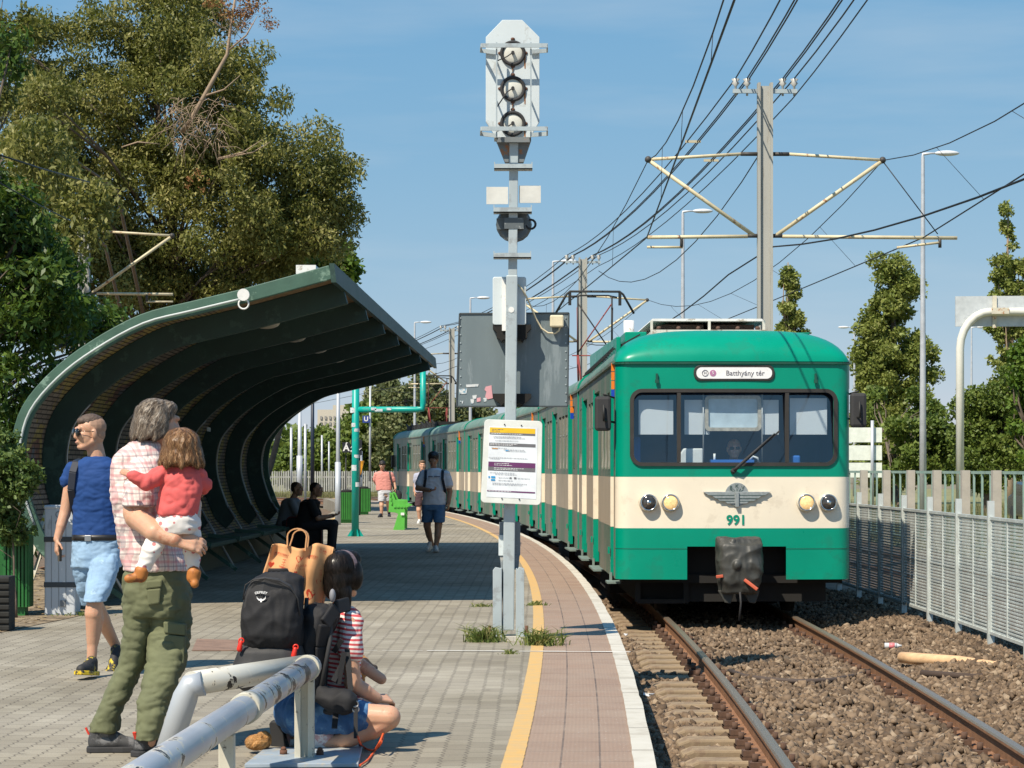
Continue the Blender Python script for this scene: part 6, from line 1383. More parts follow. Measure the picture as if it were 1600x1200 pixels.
# signal head
hp_ = thing; 
m = MB(); m.prism([pp3(x, y, .0) for x, y in ((759, 190), (775, 215), (828, 215), (843, 190), (843, 58), (816, 31), (785, 31), (759, 58))], (0, .03, 0)); hd_ = m.build('signal_face', galw, sig, bevel=.003)
m = MB(); m.prism([pp3(x, y, .031) for x, y in ((772, 216), (830, 216), (830, 60), (772, 60))], (0, .2, 0)); m.build('signal_housing', gal, sig)
lens_w = mat('lens_white', (.62, .62, .56), rough=.12, var=.06, vs=4); rustst = mat('rust_stain', (.30, .12, .03), rough=.9, var=.4, vs=30)
for i, y in enumerate((83, 138.5, 193)):
    q = pp3(801.3, y, -.012); m = MB(); m.ring(q, .093, .014, (0, -1, 0), 30, 8); l_ = m.build('lens_ring', rub, sig)
    m = MB(); m.ell(q+Vector((0, .012, 0)), (.085, .02, .085), nu=24, nv=12); m.build('lens', lens_w, l_)
    m = MB(); m.tube([q+Vector((0, -.03, .0)), q+Vector((-.05, -.06, -.04)), pp3(777, y+28 if i == 1 else y+12, -.1)], .005, 6); m.disc(q+Vector((0, -.01, 0)), .014, (0, -1, 0), 10, depth=.03); m.build('lens_arm', rub, l_)
    m = MB()
    for a, c in ((0, -22), (0, 21), (-20, 0), (20, 0)): m.ell(pp3(801.3+a, y+c, -.004), (.018, .008, .014), nu=8, nv=6)
    m.build('rust_bolt', rust, l_)
    m = MB(); m.quad(pp3(818.5, y+3, -.003), pp3(821.5, y+3, -.003), pp3(821, y+24, -.003), pp3(819.5, y+24, -.003)); m.quad(pp3(800, y+24, -.003), pp3(802.5, y+24, -.003), pp3(802, y+30, -.003), pp3(800.6, y+30, -.003)); m.build('rust_streak', rustst, l_)
m = MB()
for y0, y1 in ((68, 74), (198, 205)):
    a, b_, c, d = pp3(776, y1-1, -.22), pp3(829, y1-1, -.22), pp3(750, y0+5, -.05), pp3(857, y0+4, -.05)
    for p, q in ((pp3(752, y0+3, -.17), pp3(855, y0+3, -.17)), (pp3(752, y0+3, -.17), pp3(751, y0+11, -.02)), (pp3(855, y0+3, -.17), pp3(855, y0+11, -.02)), (pp3(751, y0+11, -.02), pp3(775, y0+14, -.02)), (pp3(855, y0+11, -.02), pp3(829, y0+13, -.02))): m.bar(p, q, .012, .034)
for x in (776, 829.5): m.bar(pp3(x, 66, -.13), pp3(x, 213, -.13), .012, .02, up=(0, -1, 0)); m.bar(pp3(x, 98, -.13), pp3(x, 96, 0), .012); m.bar(pp3(x, 160, -.13), pp3(x, 158, 0), .012)
m.build('guard_frame', gal, sig)
m = MB(); m.prism([pp3(x, y, -.06) for x, y in ((776, 222), (828, 222), (827, 214), (779, 214))], (0, .1, 0)); m.prism([pp3(x, y, .02) for x, y in ((775, 218), (830, 218), (818, 253), (789, 253))][::-1], (0, .1, 0)); m.build('head_bracket', mat('bracket_grey', (.16, .18, .19), rough=.6, dirt=((.35, .14, .05), .35, 9)), sig)
# notice board on the mast
nb_ = thing('notice_board', 'white rounded notice board with yellow and purple bands fixed to the signal mast', 'notice board', pp3(799, 722, -.06)); ND = SD-.1
def nq(x, y, o=0): return px(x, y, ND)+Vector((0, -o, 0))
tl, tr, bl, br_ = (757, 655), (847.5, 658), (751, 785), (845, 789.5)
def nuv(u, v, o=0): x = (tl[0]*(1-u)+tr[0]*u)*(1-v)+(bl[0]*(1-u)+br_[0]*u)*v; y = (tl[1]*(1-u)+tr[1]*u)*(1-v)+(bl[1]*(1-u)+br_[1]*u)*v; return nq(x, y, o)
m = MB(); rp = [nuv(a, c) for a, c in [(x, y*.7) for x, y in round_poly(0, 0, 1, 1/.7, .07)]]; m.prism(rp, (0, .02, 0)); m.build('board', mat('board_white', (.70, .72, .68), rough=.35), nb_, bevel=.003)
def rect(m, u0, v0, u1, v1, o, mi=0): m.add([nuv(u0, v0, o), nuv(u1, v0, o), nuv(u1, v1, o), nuv(u0, v1, o)], [(0, 3, 2, 1)], mi)
m = MB(); rect(m, .09, .08, .92, .93, .002); sh_ = m.build('poster', mat('poster_paper', (.74, .78, .82), rough=.4), nb_)
pm = [mat('poster_yellow', (.80, .50, .02), rough=.5), mat('poster_grey', (.14, .14, .15), rough=.5), mat('poster_purple', (.13, .03, .12), rough=.5), mat('poster_text', (.40, .42, .45), rough=.6), mat('poster_blue', (.03, .30, .60), rough=.5), mat('poster_white', (.72, .72, .74), rough=.5), mat('poster_orange', (.65, .28, .05), rough=.5)]
m = MB()
for u0, v0, u1, v1, c in ((.10, .095, .88, .155, 0), (.10, .155, .88, .178, 1), (.10, .278, .89, .315, 1), (.10, .505, .895, .565, 2), (.10, .566, .895, .61, 1), (.1, .847, .90, .863, 2)): rect(m, u0, v0, u1, v1, .004, c)
rr = random.Random(9)
def tline(u0, u1, v, h, c, o=.006):
    u = u0
    while u < u1: w = .012+rr.random()*.035; rect(m, u, v, min(u1, u+w), v+h, o, c); u += w+.009
for u0, u1, v, c in ((.14, .33, .112, 1), (.13, .27, .132, 1), (.12, .66, .164, 5), (.12, .58, .286, 5), (.12, .5, .300, 5), (.2, .45, .52, 5), (.2, .5, .54, 5), (.2, .7, .574, 5), (.2, .6, .591, 5), (.16, .64, .196, 3), (.17, .7, .212, 3), (.2, .6, .245, 3), (.14, .4, .335, 3), (.35, .7, .352, 3), (.42, .72, .366, 3), (.1, .76, .45, 3), (.12, .28, .462, 3), (.13, .55, .63, 3), (.22, .58, .648, 3), (.28, .5, .688, 3), (.28, .52, .72, 3), (.6, .8, .688, 3), (.18, .76, .755, 3), (.18, .68, .77, 3), (.12, .5, .852, 5)): tline(u0, u1, v, .0065, c)
for u0, v0, u1, v1, c in ((.15, .34, .25, .35, 6), (.11, .68, .135, .7, 4), (.155, .678, .225, .7, 4), (.155, .712, .225, .732, 4), (.38, .36, .44, .372, 4), (.47, .682, .5, .7, 1), (.54, .68, .58, .7, 1)): rect(m, u0, v0, u1, v1, .0055, c)
m.build('printed_bands', pm, sh_)
m = MB()
for u, v in ((.35, .055), (.64, .06), (.35, .94), (.64, .94)): m.disc(nuv(u, v, .004), .006, (0, -1, 0), 8, depth=.004)
m.build('screw', rub, nb_)
# ------------------------------------------------------------------ street furniture on the platform
def slat_bin(name, label, base, w, h, m1, n=9, lidm=None, d=None):
    t = thing(name, label, 'litter bin', base); d = d or w*.9; mb = MB(); base = Vector(base)
    for k in range(n):
        x = -w/2+w*(k+.5)/n
        for sy in (-d/2, d/2): mb.box(base+Vector((x, sy, h*.5+.05)), (w/n*.62, .02, h*.9))
        y = -d/2+d*(k+.5)/n
        for s_ in (-w/2, w/2): mb.box(base+Vector((s_, y, h*.5+.05)), (.02, d/n*.62, h*.9))
    mb.build('slats', m1, t)
    mb = MB(); mb.box(base+Vector((0, 0, h*.5+.05)), (w*.86, d*.86, h*.82)); mb.build('liner', mat('bin_liner', (.02, .05, .02), rough=.7), t)
    mb = MB(); mb.box(base+Vector((0, 0, .05)), (w*.7, d*.7, .1)); mb.build('base', m1, t)
    mb = MB(); mb.box(base+Vector((0, 0, h*.95+.05)), (w*1.03, d*1.03, .03)); mb.ell(base+Vector((0, 0, h*.97+.06)), (w*.4, d*.4, .05)); mb.build('bag_rim', under, t)
    return t
bing = mat('bin_bright_green', (.035, .20, .03), rough=.45, var=.1); bind = mat('bin_dark_green', (.02, .13, .03), rough=.4, var=.15)
slat_bin('litter_bin', 'bright green slatted litter bin behind the thin grey pole beside the teal post', gnd(542, 817), .37*1.15, .80, bing); slat_bin('litter_bin', 'bright green slatted litter bin just right of the teal post', gnd(568, 804), .42, .80, bing)
slat_bin('litter_bin', 'dark green slatted litter bin among the shrubs at the left edge', gnd(28, 962), .24, .80, bind, n=7)
slat_bin('litter_bin', 'shaded dark green slatted litter bin half cut by the left edge of the picture', gnd(2, 962, 0)+Vector((-.02, .25, 0)), .2, .80, bind, n=6)
m = MB(); q = gnd(12, 985); m.box(q+Vector((-.12, 0, .24)), (.32, .25, .48)); 
for k in range(8): m.box(q+Vector((-.12, -.13, .03+k*.06)), (.33, .02, .045))
o = m.build('planter', mat('planter_dark', (.02, .02, .018), rough=.9, var=.4), loc=q, bevel=.01); tag(o, 'low dark slatted planter box at the bottom of the left shrubs', 'planter')
# light grey cabinet behind the man in blue
q = gnd(95, 962); cb = thing('utility_cabinet', 'narrow light grey utility cabinet with two dark straps behind the man in blue', 'cabinet', q); cg = mat('cabinet_grey', (.50, .53, .56), rough=.5, var=.06, vs=3, dirt=((.38, .4, .42), .35, 6), stretch=(1, 1, .4))
m = MB(); m.box(q+Vector((-.01, .14, .52)), (.30, .28, 1.04)); m.box(q+Vector((-.01, .14, 1.05)), (.31, .29, .04)); m.build('body', cg, cb, bevel=.015)
for z in (.3, .74): m = MB(); m.box(q+Vector((-.01, .14, z)), (.308, .288, .05)); m.build('strap', mat('strap_dark', (.05, .055, .06), rough=.6), cb)
m = MB(); 
for z in (.98, .90, .64): m.ring(q+Vector((-.02, -.003, z)), .028, .004, (0, -1, 0), 14)
m.box(q+Vector((.02, -.003, .12)), (.05, .01, .06))
for x in (-.09, -.02, .05): m.box(q+Vector((x, -.001, .52)), (.004, .004, .9))
m.build('fitting', mat('fitting_grey', (.2, .21, .22), rough=.5), cb)
# striped leaning stakes between cabinet and bin
wy = mat('stake_white', (.55, .53, .45), rough=.7, dirt=((.5, .35, .03), .42, 9))
for i, (a, c) in enumerate((((72, 800), (46, 880)), ((76, 826), (48, 912)))):
    m = MB(); p0 = px(*a, 23.2); p1 = gnd(*c); p1 = px(c[0], c[1], 23.0); m.bar(p0, p1, .035, .03, up=(0, -1, 0)); o = m.build('marking_stake', wy, loc=p1); tag(o, ('upper' if i == 0 else 'lower')+' white and yellow leaning stake beside the grey utility cabinet', 'stake')
# bench
lime = mat('bench_green', (.10, .42, .06), rough=.4, var=.08); q = gnd(624, 828); bn = thing('platform_bench', 'bright green slatted platform bench seen end on beside the man in salmon', 'bench', q); s = F/q.y
def bq(x, y, d=0): return px(x, y, q.y)+Vector((0, d, 0))
for d in (0, 1.3):
    m = MB(); m.prism([bq(a, c, d) for a, c in ((614, 829), (632, 829), (633, 795), (641, 790), (633, 787), (633, 782), (618, 781), (614, 771), (609, 769), (607, 800), (618, 801), (622, 803))], (0, .05, 0)); m.build('side_panel', lime, bn, bevel=.006)
m = MB()
for k in range(4): m.box(bq(617+k*5, 792, .65), (.05, 1.35, .03))
m.build('seat', lime, bn)
m = MB()
for k in range(3): m.box(bq(610+k, 774+k*6, .65), (.03, 1.35, .07))
m.build('backrest', lime, bn)
m = MB(); m.box(bq(629, 803, -.03), (.08, .01, .06)); m.build('plate', white_m, bn)
# poles and small signs
gp = mat('pole_grey', (.45, .48, .52), rough=.45, metal=.2, var=.08, vs=2)
def pole(name, label, cat, x, ytop, ybase, rpx, m_=gp, D=None, sleeve=None, extra=None):
    q = gnd(x, ybase) if D is None else px(x, ybase, D); D = q.y; t = thing(name, label, cat, q); m = MB(); m.tube([q, px(x+.5, ytop, D)], [rpx/(F/D), rpx*.8/(F/D)], 12); m.build('pole', m_, t)
    if sleeve: m = MB(); m.tube([q, px(x, sleeve, D)], rpx*1.35/(F/D), 12); m.build('sleeve', m_, t)
    return t, D
pole('lamp_pole', 'slim grey pole rising in front of the bright green bin', 'pole', 528, 560, 820, 3.4, sleeve=722)
pole('lamp_pole', 'grey pole with a thicker lower half seen through the shelter beside the dark one', 'pole', 468, 640, 775, 3.5, D=70, sleeve=712)
pole('lamp_pole', 'dark blue pole seen through the far end of the shelter', 'pole', 488, 600, 775, 3.2, mat('pole_navy', (.012, .02, .04), rough=.5), D=60)
t, D = pole('sign_pole', 'thin grey pole carrying a small blue square sign right of the teal post', 'sign pole', 578, 600, 752, 1.8, D=110)
m = MB(); m.box(px(572, 655, D-.15), (11/(F/D), .03, 11/(F/D))); sp_ = m.build('sign_panel', mat('sign_blue', (.02, .05, .25), rough=.5), t); text('lettering', 'U', 7.5/(F/D)*1.3, px(572, 655, D-.18), white_m, sp_, bold=.01)
t, D = pole('platform_sign', 'black square sign with a white accented A on a thin dark pole', 'sign', 540, 700, 805, 1.2, rub, D=72)
m = MB(); m.box(px(541, 699, D-.1), (12/(F/D), .04, 16/(F/D))); sp_ = m.build('sign_panel', mat('sign_black', (.012, .014, .02), rough=.5), t); text('lettering', 'Á', .29, px(541, 700, D-.13), white_m, sp_, bold=.008)
t, D = pole('platform_sign', 'black sign with white symbols half hidden behind the teal post', 'sign', 562, 690, 805, 1.2, rub, D=71)
m = MB(); m.box(px(557, 699, D-.1), (17/(F/D), .04, 24/(F/D))); sp_ = m.build('sign_panel', MATS['sign_black'], t)
m = MB(); m.bar(px(548, 700, D-.13), px(551, 696, D-.13), .04, .02); m.box(px(549, 705, D-.13), (.05, .01, .06)); m.bar(px(561, 703, D-.13), px(565, 700, D-.13), .04, .02); m.build('symbol', white_m, sp_)
q = gnd(564, 792); t = thing('ticket_validator', 'yellow ticket validator on a grey post right of the teal post', 'validator', q); D = q.y; m = MB(); m.tube([q, px(564, 705, D)], .06, 10); m.build('post', gp, t)
m = MB(); m.prism([px(a, c, D-.12) for a, c in ((559, 742), (564, 742), (568, 724), (569, 720), (559, 720))], (0, .2, 0)); m.build('housing', mat('validator_orange', (.75, .33, .02), rough=.4), t, bevel=.01)
# dark bag beside the seated people
q = gnd(475, 866); D = q.y; t = thing('suitcase', 'black wheeled suitcase with dark red piping standing in front of the seated men', 'suitcase', q); m = MB(); rp = round_poly(-.3, .04, .3, .62, .08); m.prism([q+Vector((a, 0, z)) for a, z in reversed(rp)], (0, .28, 0)); sb_ = m.build('shell', blackfab, t, bevel=.02)
m = MB(); pts = [q+Vector((a*.97, -.012, z)) for a, z in rp]; m.tube(pts+[pts[0]], .012, 6); m.build('piping', mat('piping_red', (.12, .01, .01), rough=.6), sb_)
m = MB()
for sx in (-.2, .2): m.tube([q+Vector((sx-.02, .1, .035)), q+Vector((sx+.02, .1, .035))], .035, 10)
m.build('wheel', rub, t)
# weeds
wd = island_mat('weed_leaf', [(0, (.06, .10, .02)), (.5, (.14, .19, .04)), (1, (.33, .30, .12))], rough=.7, trans=.25)
def weeds(label, cx, cy, n, rad, hmax, seed, D=None):
    rr = random.Random(seed); c = gnd(cx, cy); mb = MB()
    for k in range(n):
        a = rr.random()*6.283; d = abs(rr.gauss(0, .55))*rad; p = c+Vector((math.cos(a)*d, math.sin(a)*d*.6, 0)); h = hmax*(.25+.9*rr.random()**2.2); b_ = rr.random()*6.283; q_ = rr.uniform(.1, 1.3); ln = Vector((math.cos(b_)*q_, math.sin(b_)*q_, 1)).normalized(); w = rr.uniform(.002, .005); s_ = Vector((-ln.z, 0, ln.x))*w
        p1 = p+ln*h*.6; p2 = p+ln*h+Vector((math.cos(b_)*h*.35, math.sin(b_)*h*.35, -h*.2)); mb.add([p-s_, p+s_, p1+s_, p2, p1-s_], [(0, 1, 2, 3, 4)])
    o = mb.build('weed_clump', wd, loc=c); tag(o, label, 'weeds'); return o
weeds('weed clump at the left foot of the signal mast', 756, 1003, 420, .15, .2, 1); weeds('weed clump at the right foot of the signal mast', 846, 1008, 480, .16, .19, 2); weeds('sparse tuft of weeds on the paving in front of the signal mast', 797, 1022, 70, .07, .06, 3)
weeds('low weeds left of the base channel along the paving joint', 752, 948, 90, .14, .06, 4); weeds('low weeds right of the mast crossing the yellow line', 838, 946, 130, .13, .08, 5); weeds('dry weeds on the kerb beside the train, farther tuft', 760, 800, 120, .25, .22, 6); weeds('dry weeds on the kerb beside the train, nearer tuft', 782, 805, 90, .2, .15, 7)
weeds('small weeds in the joints under the grey cabinet', 130, 962, 120, .25, .07, 8)
# ------------------------------------------------------------------ overhead line masts
mcon = mat('mast_concrete', (.37, .37, .34), rough=.8, var=.12, vs=1.5, dirt=((.28, .26, .22), .35, 2), stretch=(2, 2, .3)); ivory = mat('ivory_tube', (.60, .52, .34), rough=.5, dirt=((.30, .14, .06), .3, 5)); insul = mat('insulator_grey', (.42, .42, .4), rough=.3); hook = mat('fitting_dark', (.05, .045, .04), rough=.6)
def mast(label, twin=True, side=1):
    """built at the origin (foot of the mast), arms across the line; x<0 over the nearer track"""
    t = thing('catenary_mast', label, 'catenary mast', (0, 0, 0), 'overhead line masts')
    m = MB(); H = 8.12 if twin else 7.25
    m.b2((-.13, -.09, -.6), (-.085, .09, H)); m.b2((.085, -.09, -.6), (.13, .09, H)); m.b2((-.085, -.02, -.6), (.085, .02, H-.05)); LB(m, 'post', mcon, t)
    m = MB()
    for s in (-1, 1) if twin else ():
        m.bar((s*.1, 0, 7.98), (s*.56, 0, 7.98), .06, .07)
    if twin: LB(m, 'cross_arm', gal, t)
    for s in (-.51, -.31, .31, .51) if twin else ():
        m = MB(); m.tube([(s, 0, 7.9), (s, 0, 8.06), (s, 0, 8.12), (s, 0, 8.14), (s, 0, 8.19), (s, 0, 8.2)], [.02, .02, .07, .04, .075, .03], 10); LB(m, 'insulator', insul, t)
    def arm(s, reach, zt, top_x):
        m = MB(); m.tube([(s*.42, 0, zt+.03), (s*top_x, 0, zt-.07)], .028, 8); m.tube([(s*.2, 0, 5.48), (s*(top_x-.03), 0, zt-.1)], .035, 8); m.tube([(s*.3, 0, 5.46), (s*reach, 0, 5.44)], .032, 8); m.tube([(s*(reach-1.05 if s > 0 else reach-.62), 0, 5.27), (s*(reach-.3 if s > 0 else reach), 0, 5.36 if s > 0 else 5.27)], .022, 8); LB(m, 'bracket_arm', ivory, t)
        m = MB(); m.tube([(s*.12, 0, zt+.03), (s*.42, 0, zt+.03)], .035, 8); LB(m, 'arm_fitting', hook, t); m = MB(); m.tube([(s*.12, 0, 5.47), (s*.3, 0, 5.47)], .035, 8); LB(m, 'arm_fitting', hook, t); m = MB(); m.ell((s*top_x, 0, zt-.07), .06); LB(m, 'arm_fitting', hook, t); m = MB(); m.tube([(s*(reach-.3 if s > 0 else reach-.6), 0, 5.45), (s*(reach-.3 if s > 0 else reach-.6), 0, 5.27)], .03, 6); LB(m, 'arm_fitting', hook, t)
    arm(-1, 2.05, 6.86, 2.03)
    if twin: arm(1, 3.35, 6.86, 2.05)
    return t
masts = [(40.0, 4.63)]
m0 = mast('tall catenary mast with ivory arms rising right behind the leading car roof')
def mplace(o, D, b0): o.location = (b0+cv(D), D, 0); o.rotation_euler = (0, 0, math.atan2((D-26)*2/820, 1)*.6)
mplace(m0, 40, 4.63)
m1 = copy_tree(m0); m1['label'] = 'second catenary mast behind the raised pantograph'; mplace(m1, 73, 4.94)
m2 = copy_tree(m0); m2['label'] = 'far catenary mast left of the dark display panel'; mplace(m2, 109, 5.55)
m3 = mast('pale mast with ivory arms half buried in the big tree on the left', twin=False); m3.location = (-9.85, 53, 0); m3.rotation_euler = (0, 0, math.pi)
# ------------------------------------------------------------------ wires
wire = mat('wire_dark', (.012, .012, .014), rough=.6)
def sag(p, q, s, n=10): return [p+(q-p)*(k/n)-Vector((0, 0, s*4*(k/n)*(1-k/n))) for k in range(n+1)]
def wr(label, pts, r=.012, grp='overhead wires'):
    m = MB(); m.tube(pts, r*1.0, 5); o = m.build('overhead_wire', wire, loc=pts[0]); tag(o, label, 'wire', grp); return o
MP = [(5.5, 4.15), (40.0, 4.63), (73.0, 4.94), (109.0, 5.55), (145, 6.2)]
def mp(i, off, z): D, b0 = MP[i]; return Vector((b0+cv(D)+off, D, z))
def multi(off, z, s, d=0): 
    out = []
    for i in range(len(MP)-1): out += sag(mp(i, off+d, z), mp(i+1, off+d, z), s)[(1 if i else 0):]
    return out
for i, (off_, nm) in enumerate(((-.51, 'outermost feeder wire left of the mast top'), (-.31, 'inner left feeder wire on the mast top'), (-.27, 'twin of the inner left feeder wire on the mast top'), (.31, 'inner right feeder wire on the mast top'), (.35, 'twin of the inner right feeder wire on the mast top'), (.51, 'outermost feeder wire right of the mast top'))): wr(nm, multi(off_, 8.2, .42), .013)
wr('thin wire fixed just below the right end of the mast cross arm', multi(.48, 7.85, .35), .011)
sp_m = mat('spacer_beige', (.5, .44, .3), rough=.6)
for i, (off_, t, n) in enumerate(((-.38, .22, 'left'), (.33, .28, 'right'), (-.38, 1.18, 'left'), (.33, 1.25, 'right'))):
    i0 = int(t); k = t-i0; p = mp(i0, off_, 8.2)*(1-k)+mp(i0+1, off_, 8.2)*k-Vector((0, 0, .42*4*k*(1-k)))
    m = MB(); m.bar(p-Vector((.17, 0, 0)), p+Vector((.14, 0, 0)), .03, .05); o = m.build('wire_spacer', sp_m, loc=p); tag(o, f'short beige spacer clamped on the {n} feeder wires '+('in front of' if t < 1 else 'beyond')+' the tall mast', 'spacer')
# messenger, contact wires and droppers of both tracks
for nm, xo, xm in (('nearer', -2.05, -2.03), ('farther', 2.75, 2.05)):
    dd = 0.0; mes = multi(xm, 6.78, 1.05); con = multi(xo, 5.44, .02)
    wr(f'messenger wire above the {nm} track', mes, .009); wr(f'contact wire above the {nm} track', con, .012)
    for i in range(3):
        for k in range(1, 6):
            t = k/6; a = mp(i, xm, 6.78)*(1-t)+mp(i+1, xm, 6.78)*t-Vector((0, 0, 1.05*4*t*(1-t))); c_ = mp(i, xo, 5.44)*(1-t)+mp(i+1, xo, 5.44)*t-Vector((0, 0, .02*4*t*(1-t)))
            if 4 < a.y < 100 and a.z > c_.z+.1:
                m = MB(); m.tube([a, c_], .004, 4); o = m.build('dropper_wire', wire, loc=c_); tag(o, f'thin dropper between the two wires of the {nm} track', 'wire', f'droppers of the {nm} track')
wr('thick sagging cable attached to the lower arm root of the tall mast', sag(Vector((6.0, 12, 4.6)), mp(1, .13, 5.28), .45)+sag(mp(1, -.13, 5.28), mp(2, .1, 5.4), .6)[1:], .014)
wr('stay wire running from the right arm tip down to the contact wire', [mp(1, 2.05, 6.76), mp(1, 3.0, 5.5)], .01)
wr('dark cable across the leaves at the upper left', [px(-20, 236, 26), px(60, 262, 30), px(140, 285, 38)], .012); wr('second dark cable lower across the left leaves', [px(-20, 275, 24), px(60, 320, 27), px(110, 345, 30)], .008)
wr('cable loop hanging from the second mast towards the pantograph', sag(mp(2, .5, 7.7), mp(1, .1, 7.2), 1.2), .011)
# ------------------------------------------------------------------ fences on the right
fgal = mat('fence_galvanised', (.56, .60, .58), rough=.5, metal=.3, var=.15, vs=4, dirt=((.5, .52, .5), .4, 14)); 
fen = thing('mesh_fence', 'galvanised wire mesh panel fence standing along the track ballast', 'fence', (4.83, 22, -.45))
fD = 14.6; k = 0; panel_mesh = None; post_mesh = None
SP = 1.72
for k in range(26):
    D = fD+SP*k; x = 4.83+cv(D); x2 = 4.83+cv(D+SP); g0 = bed(4.83, D)
    if post_mesh is None:
        m = MB(); m.b2((-.032, -.032, -.15), (.032, .032, 1.52)); post_mesh = m.mesh('post', fgal)
        m = MB(); Lp = SP-.07
        for y0 in (0, Lp/2, Lp-.03): m.b2((-.014, y0, 0), (.014, y0+.026, 1.17))
        for z in (0, 1.15): m.b2((-.018, 0, z), (.018, Lp, z+.03))
        m.b2((-.01, 0, .58), (.01, Lp, .595)); pf_mesh = m.mesh('panel_frame', fgal)
        rg = []; pit = .030; w = .0062; m = MB()
        n_ = int((Lp+1.17)/pit)
        for i in range(n_):
            for sgn in (1, -1):
                # diagonal strands clipped to the panel
                t0 = i*pit-1.17; a = (t0, 0); c = (t0+1.17, 1.17)
                y0, z0, y1, z1 = a[0], 0, c[0], 1.17
                if y0 < 0: z0 = -y0; y0 = 0
                if y1 > Lp: z1 = 1.17-(y1-Lp); y1 = Lp
                if y1-y0 < .02: continue
                if sgn < 0: y0, y1 = Lp-y0, Lp-y1
                m.quad((0, y0-w, z0), (0, y0+w, z0), (0, y1+w, z1), (0, y1-w, z1))
        for i in range(1, 34): m.b2((-.006, 0, i*.0345-.007), (.005, Lp, i*.0345+.008))
        panel_mesh = m.mesh('mesh_panel', fgal)
    p = bpy.data.objects.new('post', post_mesh); COL.objects.link(p); p.parent = fen; p.location = Vector((x, D, -.42))-fen.location
    ang = -math.atan2(x2-x, SP)
    q = bpy.data.objects.new('mesh_panel', panel_mesh); COL.objects.link(q); q.parent = fen; q.location = Vector((x+.0, D+.035, -.24))-fen.location; q.rotation_euler.z = ang
    r_ = bpy.data.objects.new('panel_frame', pf_mesh); COL.objects.link(r_); r_.parent = q
cpost = mat('concrete_post', (.40, .37, .32), rough=.9, var=.15, vs=3, bmp=.3, bs=20); gpale = mat('rail_pale_green', (.25, .36, .31), rough=.6, var=.15)
gf = thing('roadside_fence', 'pale green railing between concrete posts beyond the mesh fence', 'fence', (10, 40, -.5)); cp_mesh = None
for k in range(26):
    D = 38+2.62*k; x = 10.0+cv(D)*.75
    if cp_mesh is None:
        m = MB(); m.box((0, 0, .92), (.17, .2, 1.85)); cp_mesh = m.mesh('concrete_post', cpost)
        m = MB(); m.b2((-.02, 0, 1.72), (.02, 2.62, 1.78)); m.b2((-.02, 0, .2), (.02, 2.62, .25))
        for y in (.25, .95, 1.65, 2.35): m.b2((-.02, y-.02, .2), (.02, y+.02, 1.72))
        gr_mesh = m.mesh('railing', gpale)
    o = bpy.data.objects.new('concrete_post', cp_mesh); COL.objects.link(o); o.parent = gf; o.location = Vector((x, D, -.45))-gf.location
    x2 = 10.0+cv(D+2.62)*.75; o = bpy.data.objects.new('railing', gr_mesh); COL.objects.link(o); o.parent = gf; o.location = Vector((x+.12, D, -.4))-gf.location; o.rotation_euler.z = -math.atan2(x2-x, 2.62)
# far picket fence beyond the curve on the left
pf_ = thing('picket_fence', 'weathered grey picket fence beyond the rails left of the train', 'fence', (-12, 150, -.5)); m = MB(); rr = random.Random(5)
for k in range(150): x = -19+k*.145; m.box((x, 150+k*.03, .62+rr.uniform(-.03, .03)), (.09, .04, 1.35))
m.box((-8, 152, .9), (22, .05, .08)); m.build('pickets', mat('picket_grey', (.36, .36, .33), rough=.9, var=.3, vs=1.5), pf_)
grass = mat('verge_grass_dry', (.20, .19, .08), rough=.95, var=.35, vs=.8, bmp=.5, bs=6); mb = MB(); mb.quad((-60, 143, -.5), (-4, 143, -.5), (-4, 260, -.3), (-60, 260, -.3)); mb.quad((9.0, 20, -.5), (60, 20, -.5), (60, 200, -.3), (9.0, 200, -.3)); o = mb.build('grass_verge', grass, loc=(0, 0, 0)); o['kind'] = 'structure'
mb = MB(); vs = []; ds = [75+3*i for i in range(40)]
for D in ds: vs += [(-1.5+cv(D)-8-(D-75)*.0, D, -.42), (cv(D)+1.0, D, -.42)]
# ------------------------------------------------------------------ street lamps, road sign, board, car, building
lw = mat('lamp_pole_white', (.46, .48, .51), rough=.4, metal=.15); lh = mat('lamp_head', (.62, .64, .66), rough=.3)
def lamp(label):
    t = thing('street_lamp', label, 'street lamp', (0, 0, 0), 'street lamps along the road'); H = 10.9
    m = MB(); m.tube([(0, 0, -.6), (0, 0, 4), (0, 0, H-.1), (0, 0, H), (.25, 0, H+.03), (.5, 0, H+.03)], [.12, .09, .055, .05, .03, .03], 10); LB(m, 'pole', lw, t)
    m = MB(); m.ell((.72, 0, H+.03), (.38, .13, .085)); LB(m, 'lamp_head', lh, t); return t
l0 = lamp('tall street lamp pole right of the train in front of the poplar')
LPS = [(1442, 241, 68, None), (1067, 331, 80, 'street lamp left of the tall mast above the train roof'), (864, 409, 105, 'street lamp just left of the second mast beside the display panel'), (735, 466, 128, 'street lamp head peeping over the dark display panel'), (648, 504, 150, 'street lamp right of the shelter roof tip'), (1335, 512, 150, 'small street lamp beside the right edge of the train roof'), (1518, 512, 150, 'far street lamp between the road sign and its post')]
for i, (x, y, D, lab) in enumerate(LPS):
    o = l0 if i == 0 else copy_tree(l0)
    if lab: o['label'] = lab
    p = px(x, y, D); k = (p.z+.6)/11.5; o.location = (p.x, D, -.6+.6*k); o.scale = (k, k, k)
    if x == 1335: o.rotation_euler.z = math.pi
def bare(label, x, ytop, D, r):
    p = px(x, ytop, D); m = MB(); m.tube([(p.x, D, -.5), (p.x, D, p.z)], r, 8); o = m.build('thin_pole', lw, loc=(p.x, D, -.5)); tag(o, label, 'pole')
